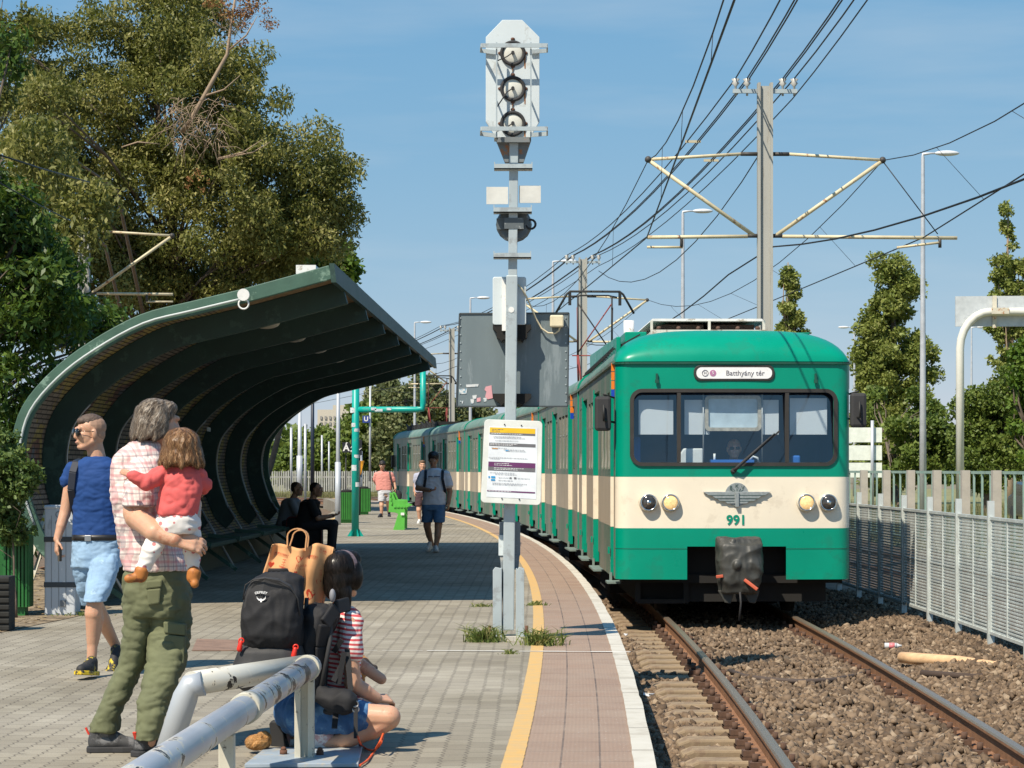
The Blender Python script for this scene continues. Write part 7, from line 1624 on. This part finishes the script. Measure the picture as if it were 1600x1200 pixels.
bare('thin pale pole leftmost in the gap under the shelter roof', 455, 668, 150, .08); bare('thin pale pole beside the grey sleeved pole under the shelter', 477, 662, 120, .07); bare('thin pale pole in front of the apartment block', 503, 680, 170, .07); bare('short pale pole left of the black sign', 514, 690, 170, .06)
rs = thing('road_sign_gantry', 'white curved pole carrying the grey back of a large road sign', 'road sign', px(1500, 775, 60)); D = 60
m = MB(); pts = [px(1500, 800, D), px(1500, 545, D)]+[px(1548-48*math.cos(R(a)), 545-58*math.sin(R(a)), D) for a in (15, 30, 45, 60, 75, 90)]+[px(1640, 487, D), px(1760, 487, D)]; m.tube(pts, .105, 14); m.build('pole', mat('sign_pole_cream', (.66, .65, .58), rough=.45, var=.05), rs)
m = MB(); m.prism([px(a, c, D+.14) for a, c in ((1493, 510), (1760, 510), (1760, 461), (1493, 463))], (0, .06, 0)); m.build('sign_back', mat('sign_back_grey', (.52, .55, .56), rough=.5, metal=.1), rs)
m = MB(); m.b2(px(1551, 512, D+.08), px(1557, 462, D+.12)); m.box(px(1562, 486, D-.02), (.45, .23, .16)); m.build('clamp', mat('clamp_cream', (.6, .56, .45), rough=.6, dirt=((.4, .15, .04), .4, 4)), rs)
wb = thing('white_board', 'white three panel board back behind the right edge of the train', 'sign board', px(1356, 760, 70)); D = 70
for y0, y1 in ((668, 691), (696, 719), (723, 746)): m = MB(); m.b2(px(1325, y1, D), px(1378, y0, D)+Vector((0, .05, 0))); m.build('panel', mat('board_cream', (.72, .76, .68), rough=.5), wb)
m = MB(); m.tube([px(1363, 790, D-.1), px(1363, 657, D-.1)], .05, 10); m.build('post', gp, wb)
# parked car partly visible behind the railing
cpaint = mat('car_paint_dark', (.03, .035, .05), rough=.2, spec=.7); cglass = mat('car_glass', (.02, .025, .03), rough=.05)
q = Vector((17.2, 74, -.42)); ca = thing('parked_car', 'dark parked car behind the green railing at the right edge', 'car', q)
def cpt(a, z, y=0): return q+Vector((y, a, z))
side = [(-2.1, .3), (-2.15, .62), (-1.95, .82), (-1.1, .95), (-.5, 1.38), (.7, 1.44), (1.5, 1.05), (2.05, .95), (2.15, .6), (2.1, .3)]
m = MB(); m.prism([cpt(a, z, -.85) for a, z in side], (1.7, 0, 0)); m.build('body', cpaint, ca, bevel=.08)
m = MB(); m.prism([cpt(a, z, -.86) for a, z in ((-.85, .98), (-.42, 1.32), (.62, 1.37), (1.2, 1.03))], (1.72, 0, 0)); m.quad(cpt(-1.08, .965, -.7), cpt(-1.08, .965, .7), cpt(-.52, 1.39, .6), cpt(-.52, 1.39, -.6)); m.build('window', cglass, ca)
for a in (-1.35, 1.35):
    for s in (-.86, .72): m = MB(); m.tube([cpt(a, .32, s), cpt(a, .32, s+.14)], .32, 18); m.build('wheel', rub, ca)
for s in (-.65, .65): m = MB(); m.ell(cpt(-2.1, .7, s), (.16, .08, .09)); m.build('headlight', white_m, ca)
# apartment block far off
bw = mat('apartment_wall', (.50, .46, .38), rough=.9, var=.08); bt2 = thing('apartment_block', 'pale apartment block far behind the trees under the shelter roof', 'building', px(530, 740, 420)); D = 420
m = MB(); m.b2(px(496, 740, D), px(560, 640, D)+Vector((0, 14, 0))); m.b2(px(520, 640, D), px(540, 633, D)+Vector((0, 6, 0))); m.build('wall', bw, bt2)
for r_ in range(6):
    for c_ in range(8): m = MB(); m.b2(px(500+c_*7, 650+r_*9+5, D-.2), px(503.5+c_*7, 650+r_*9, D-.1)); m.build('window', mat('far_window', (.28, .27, .25), rough=.4), bt2)
# ------------------------------------------------------------------ vegetation
def leaf_cloud(name, parent, centres, radii, n, ln, wd, mat_, seed, droop=0.0, flat=.0):
    """n leaves scattered over leaf clumps (centres/radii), each a folded rhombus"""
    rg = np.random.default_rng(seed); C = np.array(centres); Rr = np.array(radii); K = len(C)
    w = Rr**2; idx = rg.choice(K, n, p=w/w.sum())
    u = rg.normal(size=(n, 3)); u /= np.linalg.norm(u, axis=1, keepdims=True); rad = Rr[idx]*np.clip(rg.beta(4, 1.6, n), .1, 1.0)*rg.uniform(.9, 1.12, n)
    p = C[idx]+u*rad[:, None]*np.array([1, 1, .8])
    d = rg.normal(size=(n, 3)); d[:, 2] = d[:, 2]*(1-flat)-droop*1.6; d /= np.linalg.norm(d, axis=1, keepdims=True)
    s = np.cross(d, rg.normal(size=(n, 3))); s /= np.linalg.norm(s, axis=1, keepdims=True); k = rg.uniform(.6, 1.3, n)[:, None]; nn = np.cross(d, s)
    a = p; b = p+d*ln*k*.45+s*wd*k*.5+nn*wd*.15; c = p+d*ln*k; e = p+d*ln*k*.45-s*wd*k*.5+nn*wd*.15
    v = np.stack([a, b, c, e], 1).reshape(-1, 3); f = np.arange(4*n).reshape(n, 4)
    return fast_mesh(name, v, f, mat_, parent)
def clumps(blobs, K, seed, rmin, rmax, shell=.55):
    """clump centres inside ellipsoids (centre, radii), biased outwards"""
    rr = random.Random(seed); vol = [r.x*r.y*r.z for _, r in blobs]; out = []
    for _ in range(K):
        c, r = rr.choices(blobs, [v**.75 for v in vol])[0]
        while True:
            u = Vector((rr.gauss(0, 1), rr.gauss(0, 1), rr.gauss(0, 1)))
            if u.length > .01: break
        u.normalize(); t = shell+(1-shell)*rr.random()
        out.append((c+Vector((u.x*r.x, u.y*r.y, u.z*r.z))*t, rr.uniform(rmin, rmax)))
    return out
def wood(name, parent, m, base, top, r0, targets, seed, nb=40, rb=.05):
    rr = random.Random(seed); mb = MB(); base = Vector(base); top = Vector(top)
    pts = [base+(top-base)*(k/8)+Vector((rr.uniform(-1, 1), rr.uniform(-1, 1), 0))*r0*.5*(k > 0) for k in range(9)]
    mb.tube(pts, [r0*(1.15-.95*k/8) for k in range(9)], 9)
    br_ = MB()
    for c, r in rr.sample(targets, min(nb, len(targets))):
        k = min(8, max(1, int(8*min(1, max(.05, (c.z-base.z)/(top.z-base.z+.01)*.75))))); a = pts[k]; mid = a+(c-a)*.5+Vector((rr.uniform(-.3, .3), rr.uniform(-.3, .3), .15*(c-a).length*.5)); q = c+(c-a).normalized()*r*.5
        br_.tube([a, a+(mid-a)*.5, mid, (mid+c)/2, q], [rb*1.0, rb*.85, rb*.65, rb*.45, rb*.12], 5)
    mb.build('trunk', m, parent); br_.build('limbs', m, parent)
bark = mat('bark_grey_brown', (.13, .10, .075), rough=.95, var=.3, vs=6, bmp=.6, bs=25); barkp = mat('bark_pale', (.30, .22, .15), rough=.9, var=.2, vs=6, bmp=.4, bs=25)
def B(x, y, D, rx, rz, ry): s = F/D; return (px(x, y, D), Vector((rx/s, ry, rz/s)))
# the big drooping tree behind the shelter
wl_ = island_mat('leaf_willow_olive', [(0, (.045, .065, .014)), (.4, (.145, .155, .036)), (.7, (.27, .26, .075)), (.92, (.40, .36, .15)), (1, (.36, .25, .10))], rough=.5, trans=.32, nscale=.5)
bigb = [B(235, 440, 76, 120, 80, 1.6), B(335, 455, 77, 90, 80, 1.6), B(60, 90, 75, 50, 60, 1.4), B(60, 190, 72, 70, 120, 2.2), B(30, 330, 74, 60, 120, 2.2), B(100, 330, 50.5, 70, 75, .7), B(60, 250, 51, 50, 60, .7), B(295, 165, 75, 165, 160, 2.6), B(140, 190, 76, 120, 150, 2.4), B(420, 300, 74, 110, 130, 2.2), B(480, 330, 75, 68, 120, 1.6), B(300, 350, 75, 200, 130, 2.2), B(520, 270, 75, 30, 45, .8), B(200, 40, 76, 120, 60, 2.0), B(290, 30, 76, 90, 60, 1.8), B(360, 130, 75, 60, 90, 1.6), B(430, 190, 75, 45, 60, 1.2), B(120, 430, 75, 130, 120, 2.0), B(420, 440, 76, 110, 70, 1.6), B(530, 350, 75, 26, 60, .8), B(505, 215, 75, 22, 35, .6)]
bt1 = thing('willow_tree', 'huge olive green drooping tree with a dead branch behind the curved shelter', 'tree', (-13, 76, -.5))
cl = clumps(bigb, 640, 11, .34, .88, .45); leaf_cloud('crown', bt1, [c for c, r in cl], [r for c, r in cl], 215000, .165, .066, wl_, 21, droop=.55)
wood('trunk', bt1, bark, (-13, 76, -.5), (-10.8, 76, 12), .34, cl, 3, 75, .07)
# dead, bare limb and its rusty twigs
m = MB(); rr = random.Random(12)
DB = 71.5
m.tube([px(285, 205, DB+.5), px(300, 185, DB), px(330, 130, DB), px(355, 85, DB), px(362, 30, DB), px(372, -30, DB)], [.09, .085, .07, .06, .045, .03], 6); m.tube([px(358, 78, DB), px(385, 55, DB-.2), px(402, 25, DB-.2)], [.035, .025, .01], 5); m.tube([px(320, 150, DB), px(350, 140, DB-.3), px(375, 118, DB-.3)], [.04, .025, .01], 5)
m.tube([px(340, 248, DB), px(380, 238, DB), px(410, 218, DB-.2)], [.035, .025, .008], 5); m.tube([px(340, 249, DB), px(395, 238, DB), px(422, 222, DB)], [.03, .02, .008], 5); m.tube([px(190, 230, DB), px(215, 222, DB-.2), px(250, 225, DB)], [.02, .025, .01], 5)
for k in range(150):
    x0 = rr.uniform(265, 350); y0 = rr.uniform(150, 230); a = rr.uniform(.2, 2.6); l = rr.uniform(15, 55); p = px(x0, y0, DB-rr.random()*.5); q = px(x0+math.cos(a)*l, y0+abs(math.sin(a))*l, DB-rr.random()*.5); m.tube([p, (p+q)/2+Vector((0, 0, .12)), q], [.011, .008, .003], 3)
for k in range(60):
    x0 = rr.uniform(335, 385); y0 = rr.uniform(-20, 80); a = rr.uniform(-2.6, .4); l = rr.uniform(10, 38); p = px(x0, y0, DB); q = px(x0+math.cos(a)*l, y0+math.sin(a)*l, DB-rr.uniform(-.3, .3)); m.tube([p, q], [.009, .003], 3)
m.build('dead_branch', barkp, bt1)
rl = island_mat('leaf_rust', [(0, (.16, .06, .025)), (.6, (.28, .13, .05)), (1, (.36, .22, .09))], rough=.8, trans=.2)
cl2 = [(px(rr.gauss(372, 26), rr.gauss(5, 22), DB), rr.uniform(.15, .35)) for k in range(16)]+[(px(rr.gauss(300, 16), rr.gauss(285, 12), DB-.3), rr.uniform(.08, .16)) for k in range(7)]
leaf_cloud('dry_leaves', bt1, [c for c, r in cl2], [r for c, r in cl2], 1500, .09, .05, rl, 5, droop=.3)
# bright maple-like tree peeping over the shelter tip
gl = island_mat('leaf_fresh_green', [(0, (.045, .10, .014)), (.5, (.11, .19, .026)), (1, (.24, .32, .06))], rough=.5, trans=.3, nscale=.8)
mt_ = thing('maple_tree', 'small bright green tree just behind the shelter roof tip', 'tree', (-9.3, 82, -.5)); cl = clumps([B(532, 420, 82, 36, 46, 1.2), B(500, 450, 82, 40, 50, 1.2)], 48, 5, .24, .5, .4); leaf_cloud('crown', mt_, [c for c, r in cl], [r for c, r in cl], 8500, .2, .15, gl, 8); wood('t', mt_, bark, (-9.3, 82, -.5), (-6.4, 82, 8.3), .12, cl, 5, 30, .04)
# near trees and shrubs at the left edge
nl = island_mat('leaf_walnut_green', [(0, (.02, .048, .010)), (.55, (.05, .10, .015)), (1, (.15, .22, .035))], rough=.45, trans=.28, nscale=1.5)
nt_ = thing('walnut_tree', 'dark green broad leaved tree at the left edge in front of the willow', 'tree', (-7.6, 30, -.1)); nbl = [B(20, 420, 30, 85, 150, 1.0), B(60, 470, 30, 75, 110, .9), B(100, 560, 31, 50, 70, .8), B(10, 620, 30, 50, 90, .8), B(-20, 300, 30, 60, 100, .8), B(15, 75, 31, 12, 60, .3), B(5, 330, 30, 30, 60, .6), B(150, 520, 32, 40, 60, .6)]
cl = clumps(nbl, 170, 7, .14, .34, .4); leaf_cloud('crown', nt_, [c for c, r in cl], [r for c, r in cl], 17000, .125, .05, nl, 9, droop=.4); wood('t', nt_, bark, (-7.6, 30, -.1), (-6.6, 30, 5.5), .16, cl, 6, 50, .035)
ot = thing('acacia_tree', 'brownish thin leaved tree tip in the upper left corner', 'tree', (-9.2, 33, -.1)); cl = clumps([B(8, 60, 33, 26, 75, .5), B(45, 40, 33, 22, 35, .4), B(0, 140, 33, 18, 60, .4)], 40, 9, .1, .26, .3); leaf_cloud('crown', ot, [c for c, r in cl], [r for c, r in cl], 4200, .085, .04, wl_, 11, droop=.3); wood('t', ot, bark, (-9.2, 33, -.1), (-7.3, 33, 8), .12, cl, 6, 30, .02)
sl_ = island_mat('leaf_shrub', [(0, (.035, .07, .016)), (.5, (.09, .145, .035)), (1, (.2, .26, .08))], rough=.5, trans=.25, nscale=2.5)
sh1 = thing('leafy_shrub', 'leafy shrub climbing beside the dark green bin at the left edge', 'shrub', (-4.7, 21.9, 0)); cl = clumps([B(15, 745, 21.9, 38, 45, .25), B(42, 735, 21.9, 28, 24, .2), B(10, 800, 22, 30, 46, .25), B(5, 690, 22, 20, 40, .2), B(30, 830, 22, 22, 22, .2)], 85, 4, .05, .12, .3); leaf_cloud('foliage', sh1, [c for c, r in cl], [r for c, r in cl], 8500, .05, .032, sl_, 4, droop=.2); wood('t', sh1, bark, (-4.72, 21.95, 0), (-4.8, 22, 1.5), .012, cl, 6, 12, .004)
# dense dark hedge filling the space behind the bin and under the tree
hdg = thing('hedge', 'dark shaded hedge behind the left bins under the broad leaved tree', 'hedge', (-8, 27, 0)); cl = clumps([(Vector((-8.2, 30, 1.0)), Vector((2.6, 1.0, 1.1))), (Vector((-7.6, 34, 1.3)), Vector((2.0, 2, 1.3))), (Vector((-7.0, 42, 1.6)), Vector((1.6, 6, 1.6)))], 150, 14, .3, .5, .3); leaf_cloud('foliage', hdg, [c for c, r in cl], [r for c, r in cl], 14000, .12, .06, nl, 15)
# poplars and bushes on the right
pl_ = island_mat('leaf_poplar', [(0, (.08, .125, .024)), (.45, (.2, .24, .055)), (.8, (.3, .32, .09)), (1, (.38, .38, .15))], rough=.5, trans=.3, nscale=.35)
def tree(name, label, base, blobs, K, rmin, rmax, n, ln, wd_, m, seed, trunk_r=.2, top=None, bk=bark, shell=.4, cat='tree', nb=35, rb=.06, droop=0, grp=None):
    t = thing(name, label, cat, base, grp); cl = clumps(blobs, K, seed, rmin, rmax, shell); leaf_cloud('crown', t, [c for c, r in cl], [r for c, r in cl], n, ln, wd_, m, seed+1, droop=droop)
    top = top or max((c for c, r in cl), key=lambda v: v.z); wood('t', t, bk, base, top, trunk_r, cl, seed, nb, rb); return t
def pop(x, y0, y1, D, wpx):
    """stack of upright blobs from y0 (top) to y1"""
    out = []; n = 9
    for k in range(n):
        t = k/(n-1); y = y0+(y1-y0)*t; w = wpx*(.28+.72*math.sin(min(1, t*1.25+.12)*math.pi/2)) ; out.append(B(x+math.sin(k*2.1)*wpx*.18, y, D, w, (y1-y0)/n*.9, w/(F/D)))
    return out
g3 = lambda x, D: Vector(((x-800)/F*D, D, -.5))
tree('poplar_tree', 'broad poplar right of the train behind the tall street lamp', g3(1400, 118), pop(1395, 430, 740, 118, 66)+pop(1378, 410, 540, 118, 20)+pop(1360, 520, 700, 118, 26)+[B(1455, 552, 118, 22, 14, .6), B(1365, 560, 118, 25, 60, 1)], 300, .25, .7, 62000, .19, .14, pl_, 31, .3, px(1395, 430, 118), rb=.07)
tree('poplar_tree', 'slim poplar just right of the tall mast above the train roof', g3(1235, 120), pop(1232, 418, 520, 120, 20)+pop(1245, 450, 540, 120, 14), 60, .16, .42, 8500, .17, .12, pl_, 33, .14, px(1232, 410, 120), barkp)
tree('poplar_tree', 'tall slender poplar behind the grey road sign at the right edge', g3(1578, 112), pop(1572, 350, 660, 112, 24)+pop(1596, 430, 640, 112, 22)+pop(1556, 420, 560, 112, 12)+[B(1570, 325, 112, 5, 16, .3)], 170, .16, .45, 27000, .17, .12, pl_, 35, .18, px(1572, 335, 112), barkp)
bl_ = island_mat('leaf_bush_dark', [(0, (.045, .08, .016)), (.5, (.125, .18, .035)), (1, (.24, .29, .07))], rough=.5, trans=.3, nscale=.5)
tree('broadleaf_tree', 'dense rounded green tree behind the railing right of the sign pole', g3(1540, 92), [B(1550, 680, 92, 62, 75, 1.5), B(1515, 640, 92, 28, 50, 1), B(1590, 640, 92, 45, 70, 1.4), B(1560, 730, 92, 80, 40, 1.5)], 150, .25, .6, 26000, .17, .12, bl_, 37, .2)
tree('broadleaf_tree', 'yellowish green tree at the far right edge above the parked car', g3(1610, 88), [B(1608, 610, 88, 30, 50, 1), B(1600, 560, 88, 16, 30, .6), B(1615, 680, 88, 30, 50, 1)], 50, .25, .5, 6500, .2, .15, gl, 39, .15)
tree('leafy_bush', 'low green bushes below the broad poplar', g3(1410, 95), [B(1410, 700, 95, 55, 48, 1.2), B(1460, 690, 95, 35, 55, 1), B(1370, 640, 100, 14, 50, .8), B(1440, 640, 100, 30, 40, 1)], 80, .3, .55, 10500, .2, .15, bl_, 41, .1, cat='bush', rb=.03)
tree('pale_tree', 'hazy pale tree far behind the right edge of the train', g3(1350, 170), [B(1348, 590, 170, 14, 60, 1), B(1355, 640, 170, 14, 50, 1)], 24, .4, .8, 2400, .3, .2, pl_, 43, .15, bk=barkp)
tree('broadleaf_tree', 'added green tree shading the last coaches, mostly hidden behind the huge drooping tree', Vector((-10.5, 92, -.5)), [B(430, 375, 91, 85, 65, 2.6), B(500, 440, 90, 48, 45, 2.2), B(470, 350, 93, 55, 50, 2)], 130, .5, .9, 15000, .3, .2, bl_, 63, .25)  # tree added behind the willow to throw shade on the last coaches
# trees in the distance behind the far coaches
fl_ = island_mat('leaf_far_silver', [(0, (.06, .085, .03)), (.5, (.13, .15, .06)), (1, (.25, .25, .12))], rough=.6, trans=.2, nscale=.3)
for i, (x, y, rx, rz, m, lab) in enumerate(((628, 660, 46, 60, fl_, 'silvery olive tree directly above the last coach'), (690, 640, 40, 40, fl_, 'olive tree behind the far mast beside the display panel'), (575, 665, 40, 55, bl_, 'dark green tree behind the teal post'), (515, 715, 36, 36, bl_, 'low dark tree behind the black platform sign'), (745, 660, 46, 34, fl_, 'pale tree behind the display panel and far pantographs'), (465, 725, 30, 26, bl_, 'small tree seen through the far end of the shelter'), (840, 655, 60, 30, bl_, 'distant tree behind the second coach roof'), (650, 720, 60, 30, bl_, 'low bushes behind the last coach'), (600, 632, 40, 42, fl_, 'tall olive tree just left of the last coach roof'), (490, 700, 34, 40, bl_, 'green tree under the pale apartment block'), (668, 612, 30, 30, fl_, 'top of a pale tree touching the far mast'))):
    D = 178+i*3; tree('broadleaf_tree', lab, g3(x, D), [B(x, y, D, rx, rz, 2.5), B(x-rx*.5, y+rz*.5, D, rx*.6, rz*.7, 2), B(x+rx*.5, y+rz*.45, D, rx*.6, rz*.75, 2), B(x, y+rz*.9, D, rx, rz*.5, 2)], 75, .5, 1.0, 9500, .36, .26, m, 50+i, .25, rb=.08, grp='trees in the distance')
fr = MB(); 
tl_ = bpy.data.objects; far = clumps([(Vector((x, 330+20*math.sin(x), 2.5)), Vector((9, 8, 4+2*math.sin(x*.7)))) for x in range(-110, 120, 11)], 520, 77, 1.2, 2.6, .2)
o = leaf_cloud('distant_woods', None, [c for c, r in far], [r for c, r in far], 30000, 1.0, .8, bl_, 78); o['kind'] = 'stuff'; 
# tufts of dry grass by the railing and litter leaves on the verge
def scatter_grass(name, n, gen, h, m, seed):
    rg = np.random.default_rng(seed); p = gen(rg, n); a = rg.uniform(0, 6.283, n); hh = h*rg.uniform(.4, 1.2, n); dx = np.stack([np.cos(a), np.sin(a), 0*a], 1); w = .012*hh[:, None]/h
    up = np.stack([np.cos(a*3)*.3, np.sin(a*3)*.3, np.ones(n)], 1)*hh[:, None]
    v = np.stack([p-dx*w, p+dx*w, p+up], 1).reshape(-1, 3); o = fast_mesh(name, v, np.arange(3*n).reshape(n, 3), m, k=3); o['kind'] = 'stuff'; return o
dry = island_mat('grass_dry', [(0, (.07, .09, .025)), (.5, (.16, .16, .06)), (1, (.33, .28, .14))], rough=.8, trans=.2)
scatter_grass('dry_grass', 26000, lambda rg, n: np.stack([rg.uniform(9.2, 26, n), rg.uniform(38, 110, n), np.full(n, -.5)], 1), .5, dry, 3)
scatter_grass('trackside_grass', 9000, lambda rg, n: np.stack([rg.uniform(-24, -6, n), rg.uniform(143, 152, n), np.full(n, -.45)], 1), .5, dry, 4)
lit = island_mat('fallen_leaf', [(0, (.10, .065, .035)), (.6, (.24, .17, .08)), (1, (.36, .28, .14))], rough=.9)
rg = np.random.default_rng(8); n = 1500; D = rg.uniform(18.5, 31, n); x = -4.35-rg.uniform(0, 1.8, n)**1.2-(D-23)*.06*(D > 23); p = np.stack([x, D, np.full(n, .012)], 1); a = rg.uniform(0, 6.283, n); d = np.stack([np.cos(a), np.sin(a), rg.uniform(-.2, .3, n)], 1)*.03; s = np.stack([-np.sin(a), np.cos(a), rg.uniform(-.3, .3, n)], 1)*.016
o = fast_mesh('fallen_leaves', np.stack([p-d, p+s, p+d, p-s], 1).reshape(-1, 3)+np.array([0, 0, .008]), np.arange(4*n).reshape(n, 4), lit); o['kind'] = 'stuff'
# ------------------------------------------------------------------ light, sky, camera
SUN = Vector((-.46, -.62, 1.0)).normalized()
w = bpy.data.worlds.new('World'); SC.world = w; w.use_nodes = True; nt = w.node_tree
sk = nt.nodes.new('ShaderNodeTexSky'); sk.sky_type = 'NISHITA'; sk.sun_disc = False
sk.sun_elevation = math.asin(SUN.z); sk.sun_rotation = math.atan2(SUN.x, SUN.y); sk.altitude = 100; sk.air_density = .55; sk.dust_density = .0; sk.ozone_density = 1.0
se = nt.nodes.new('ShaderNodeSeparateColor'); cc = nt.nodes.new('ShaderNodeCombineColor'); L(nt, sk.outputs[0], se.inputs[0])
for i, (k, g) in enumerate(((.83, .76), (1.78, .37), (3.29, .13))): L(nt, math_(nt, 'MULTIPLY', math_(nt, 'POWER', se.outputs[i], g), k), cc.inputs[i])
# faint high haze streaks
tc_ = nt.nodes.new('ShaderNodeTexCoord'); mp = nt.nodes.new('ShaderNodeMapping'); mp.inputs['Scale'].default_value = (3, 3, 22); L(nt, tc_.outputs['Generated'], mp.inputs[0])
cn = N(nt, 'ShaderNodeTexNoise', Scale=1.3, Detail=5, Roughness=.55); L(nt, mp.outputs[0], cn.inputs[0])
tn = mixc(nt, ramp(nt, cn.outputs[0], [(.48, (0, 0, 0)), (.8, (.3, .3, .3))]).outputs[0], cc.outputs[0], (4.0, 4.4, 4.7)); L(nt, tn, nt.nodes['Background'].inputs[0]); nt.nodes['Background'].inputs[1].default_value = .122
sl = bpy.data.lights.new('sun', 'SUN'); sl.energy = 5.0; sl.angle = R(.5); sl.color = (1, .90, .75)
so = bpy.data.objects.new('sun', sl); COL.objects.link(so); so.rotation_euler = SUN.to_track_quat('Z', 'Y').to_euler(); so.location = (-20, -20, 40)
cd = bpy.data.cameras.new('camera'); cam = bpy.data.objects.new('camera', cd); COL.objects.link(cam)
cam.location = (0, 0, CAMZ); cam.rotation_euler = (R(90), 0, 0); cd.sensor_width = 36; cd.lens = F/1600*36; cd.shift_y = (YH-600)/1600; cd.clip_start = .1; cd.clip_end = 4000
SC.camera = cam
SC.view_settings.view_transform = 'Standard'; SC.view_settings.look = 'None'; SC.view_settings.exposure = .42; SC.view_settings.gamma = 1
SC.render.engine = 'CYCLES'; SC.cycles.use_denoising = True; SC.cycles.max_bounces = 6; SC.cycles.transparent_max_bounces = 12
bpy.context.view_layer.update()
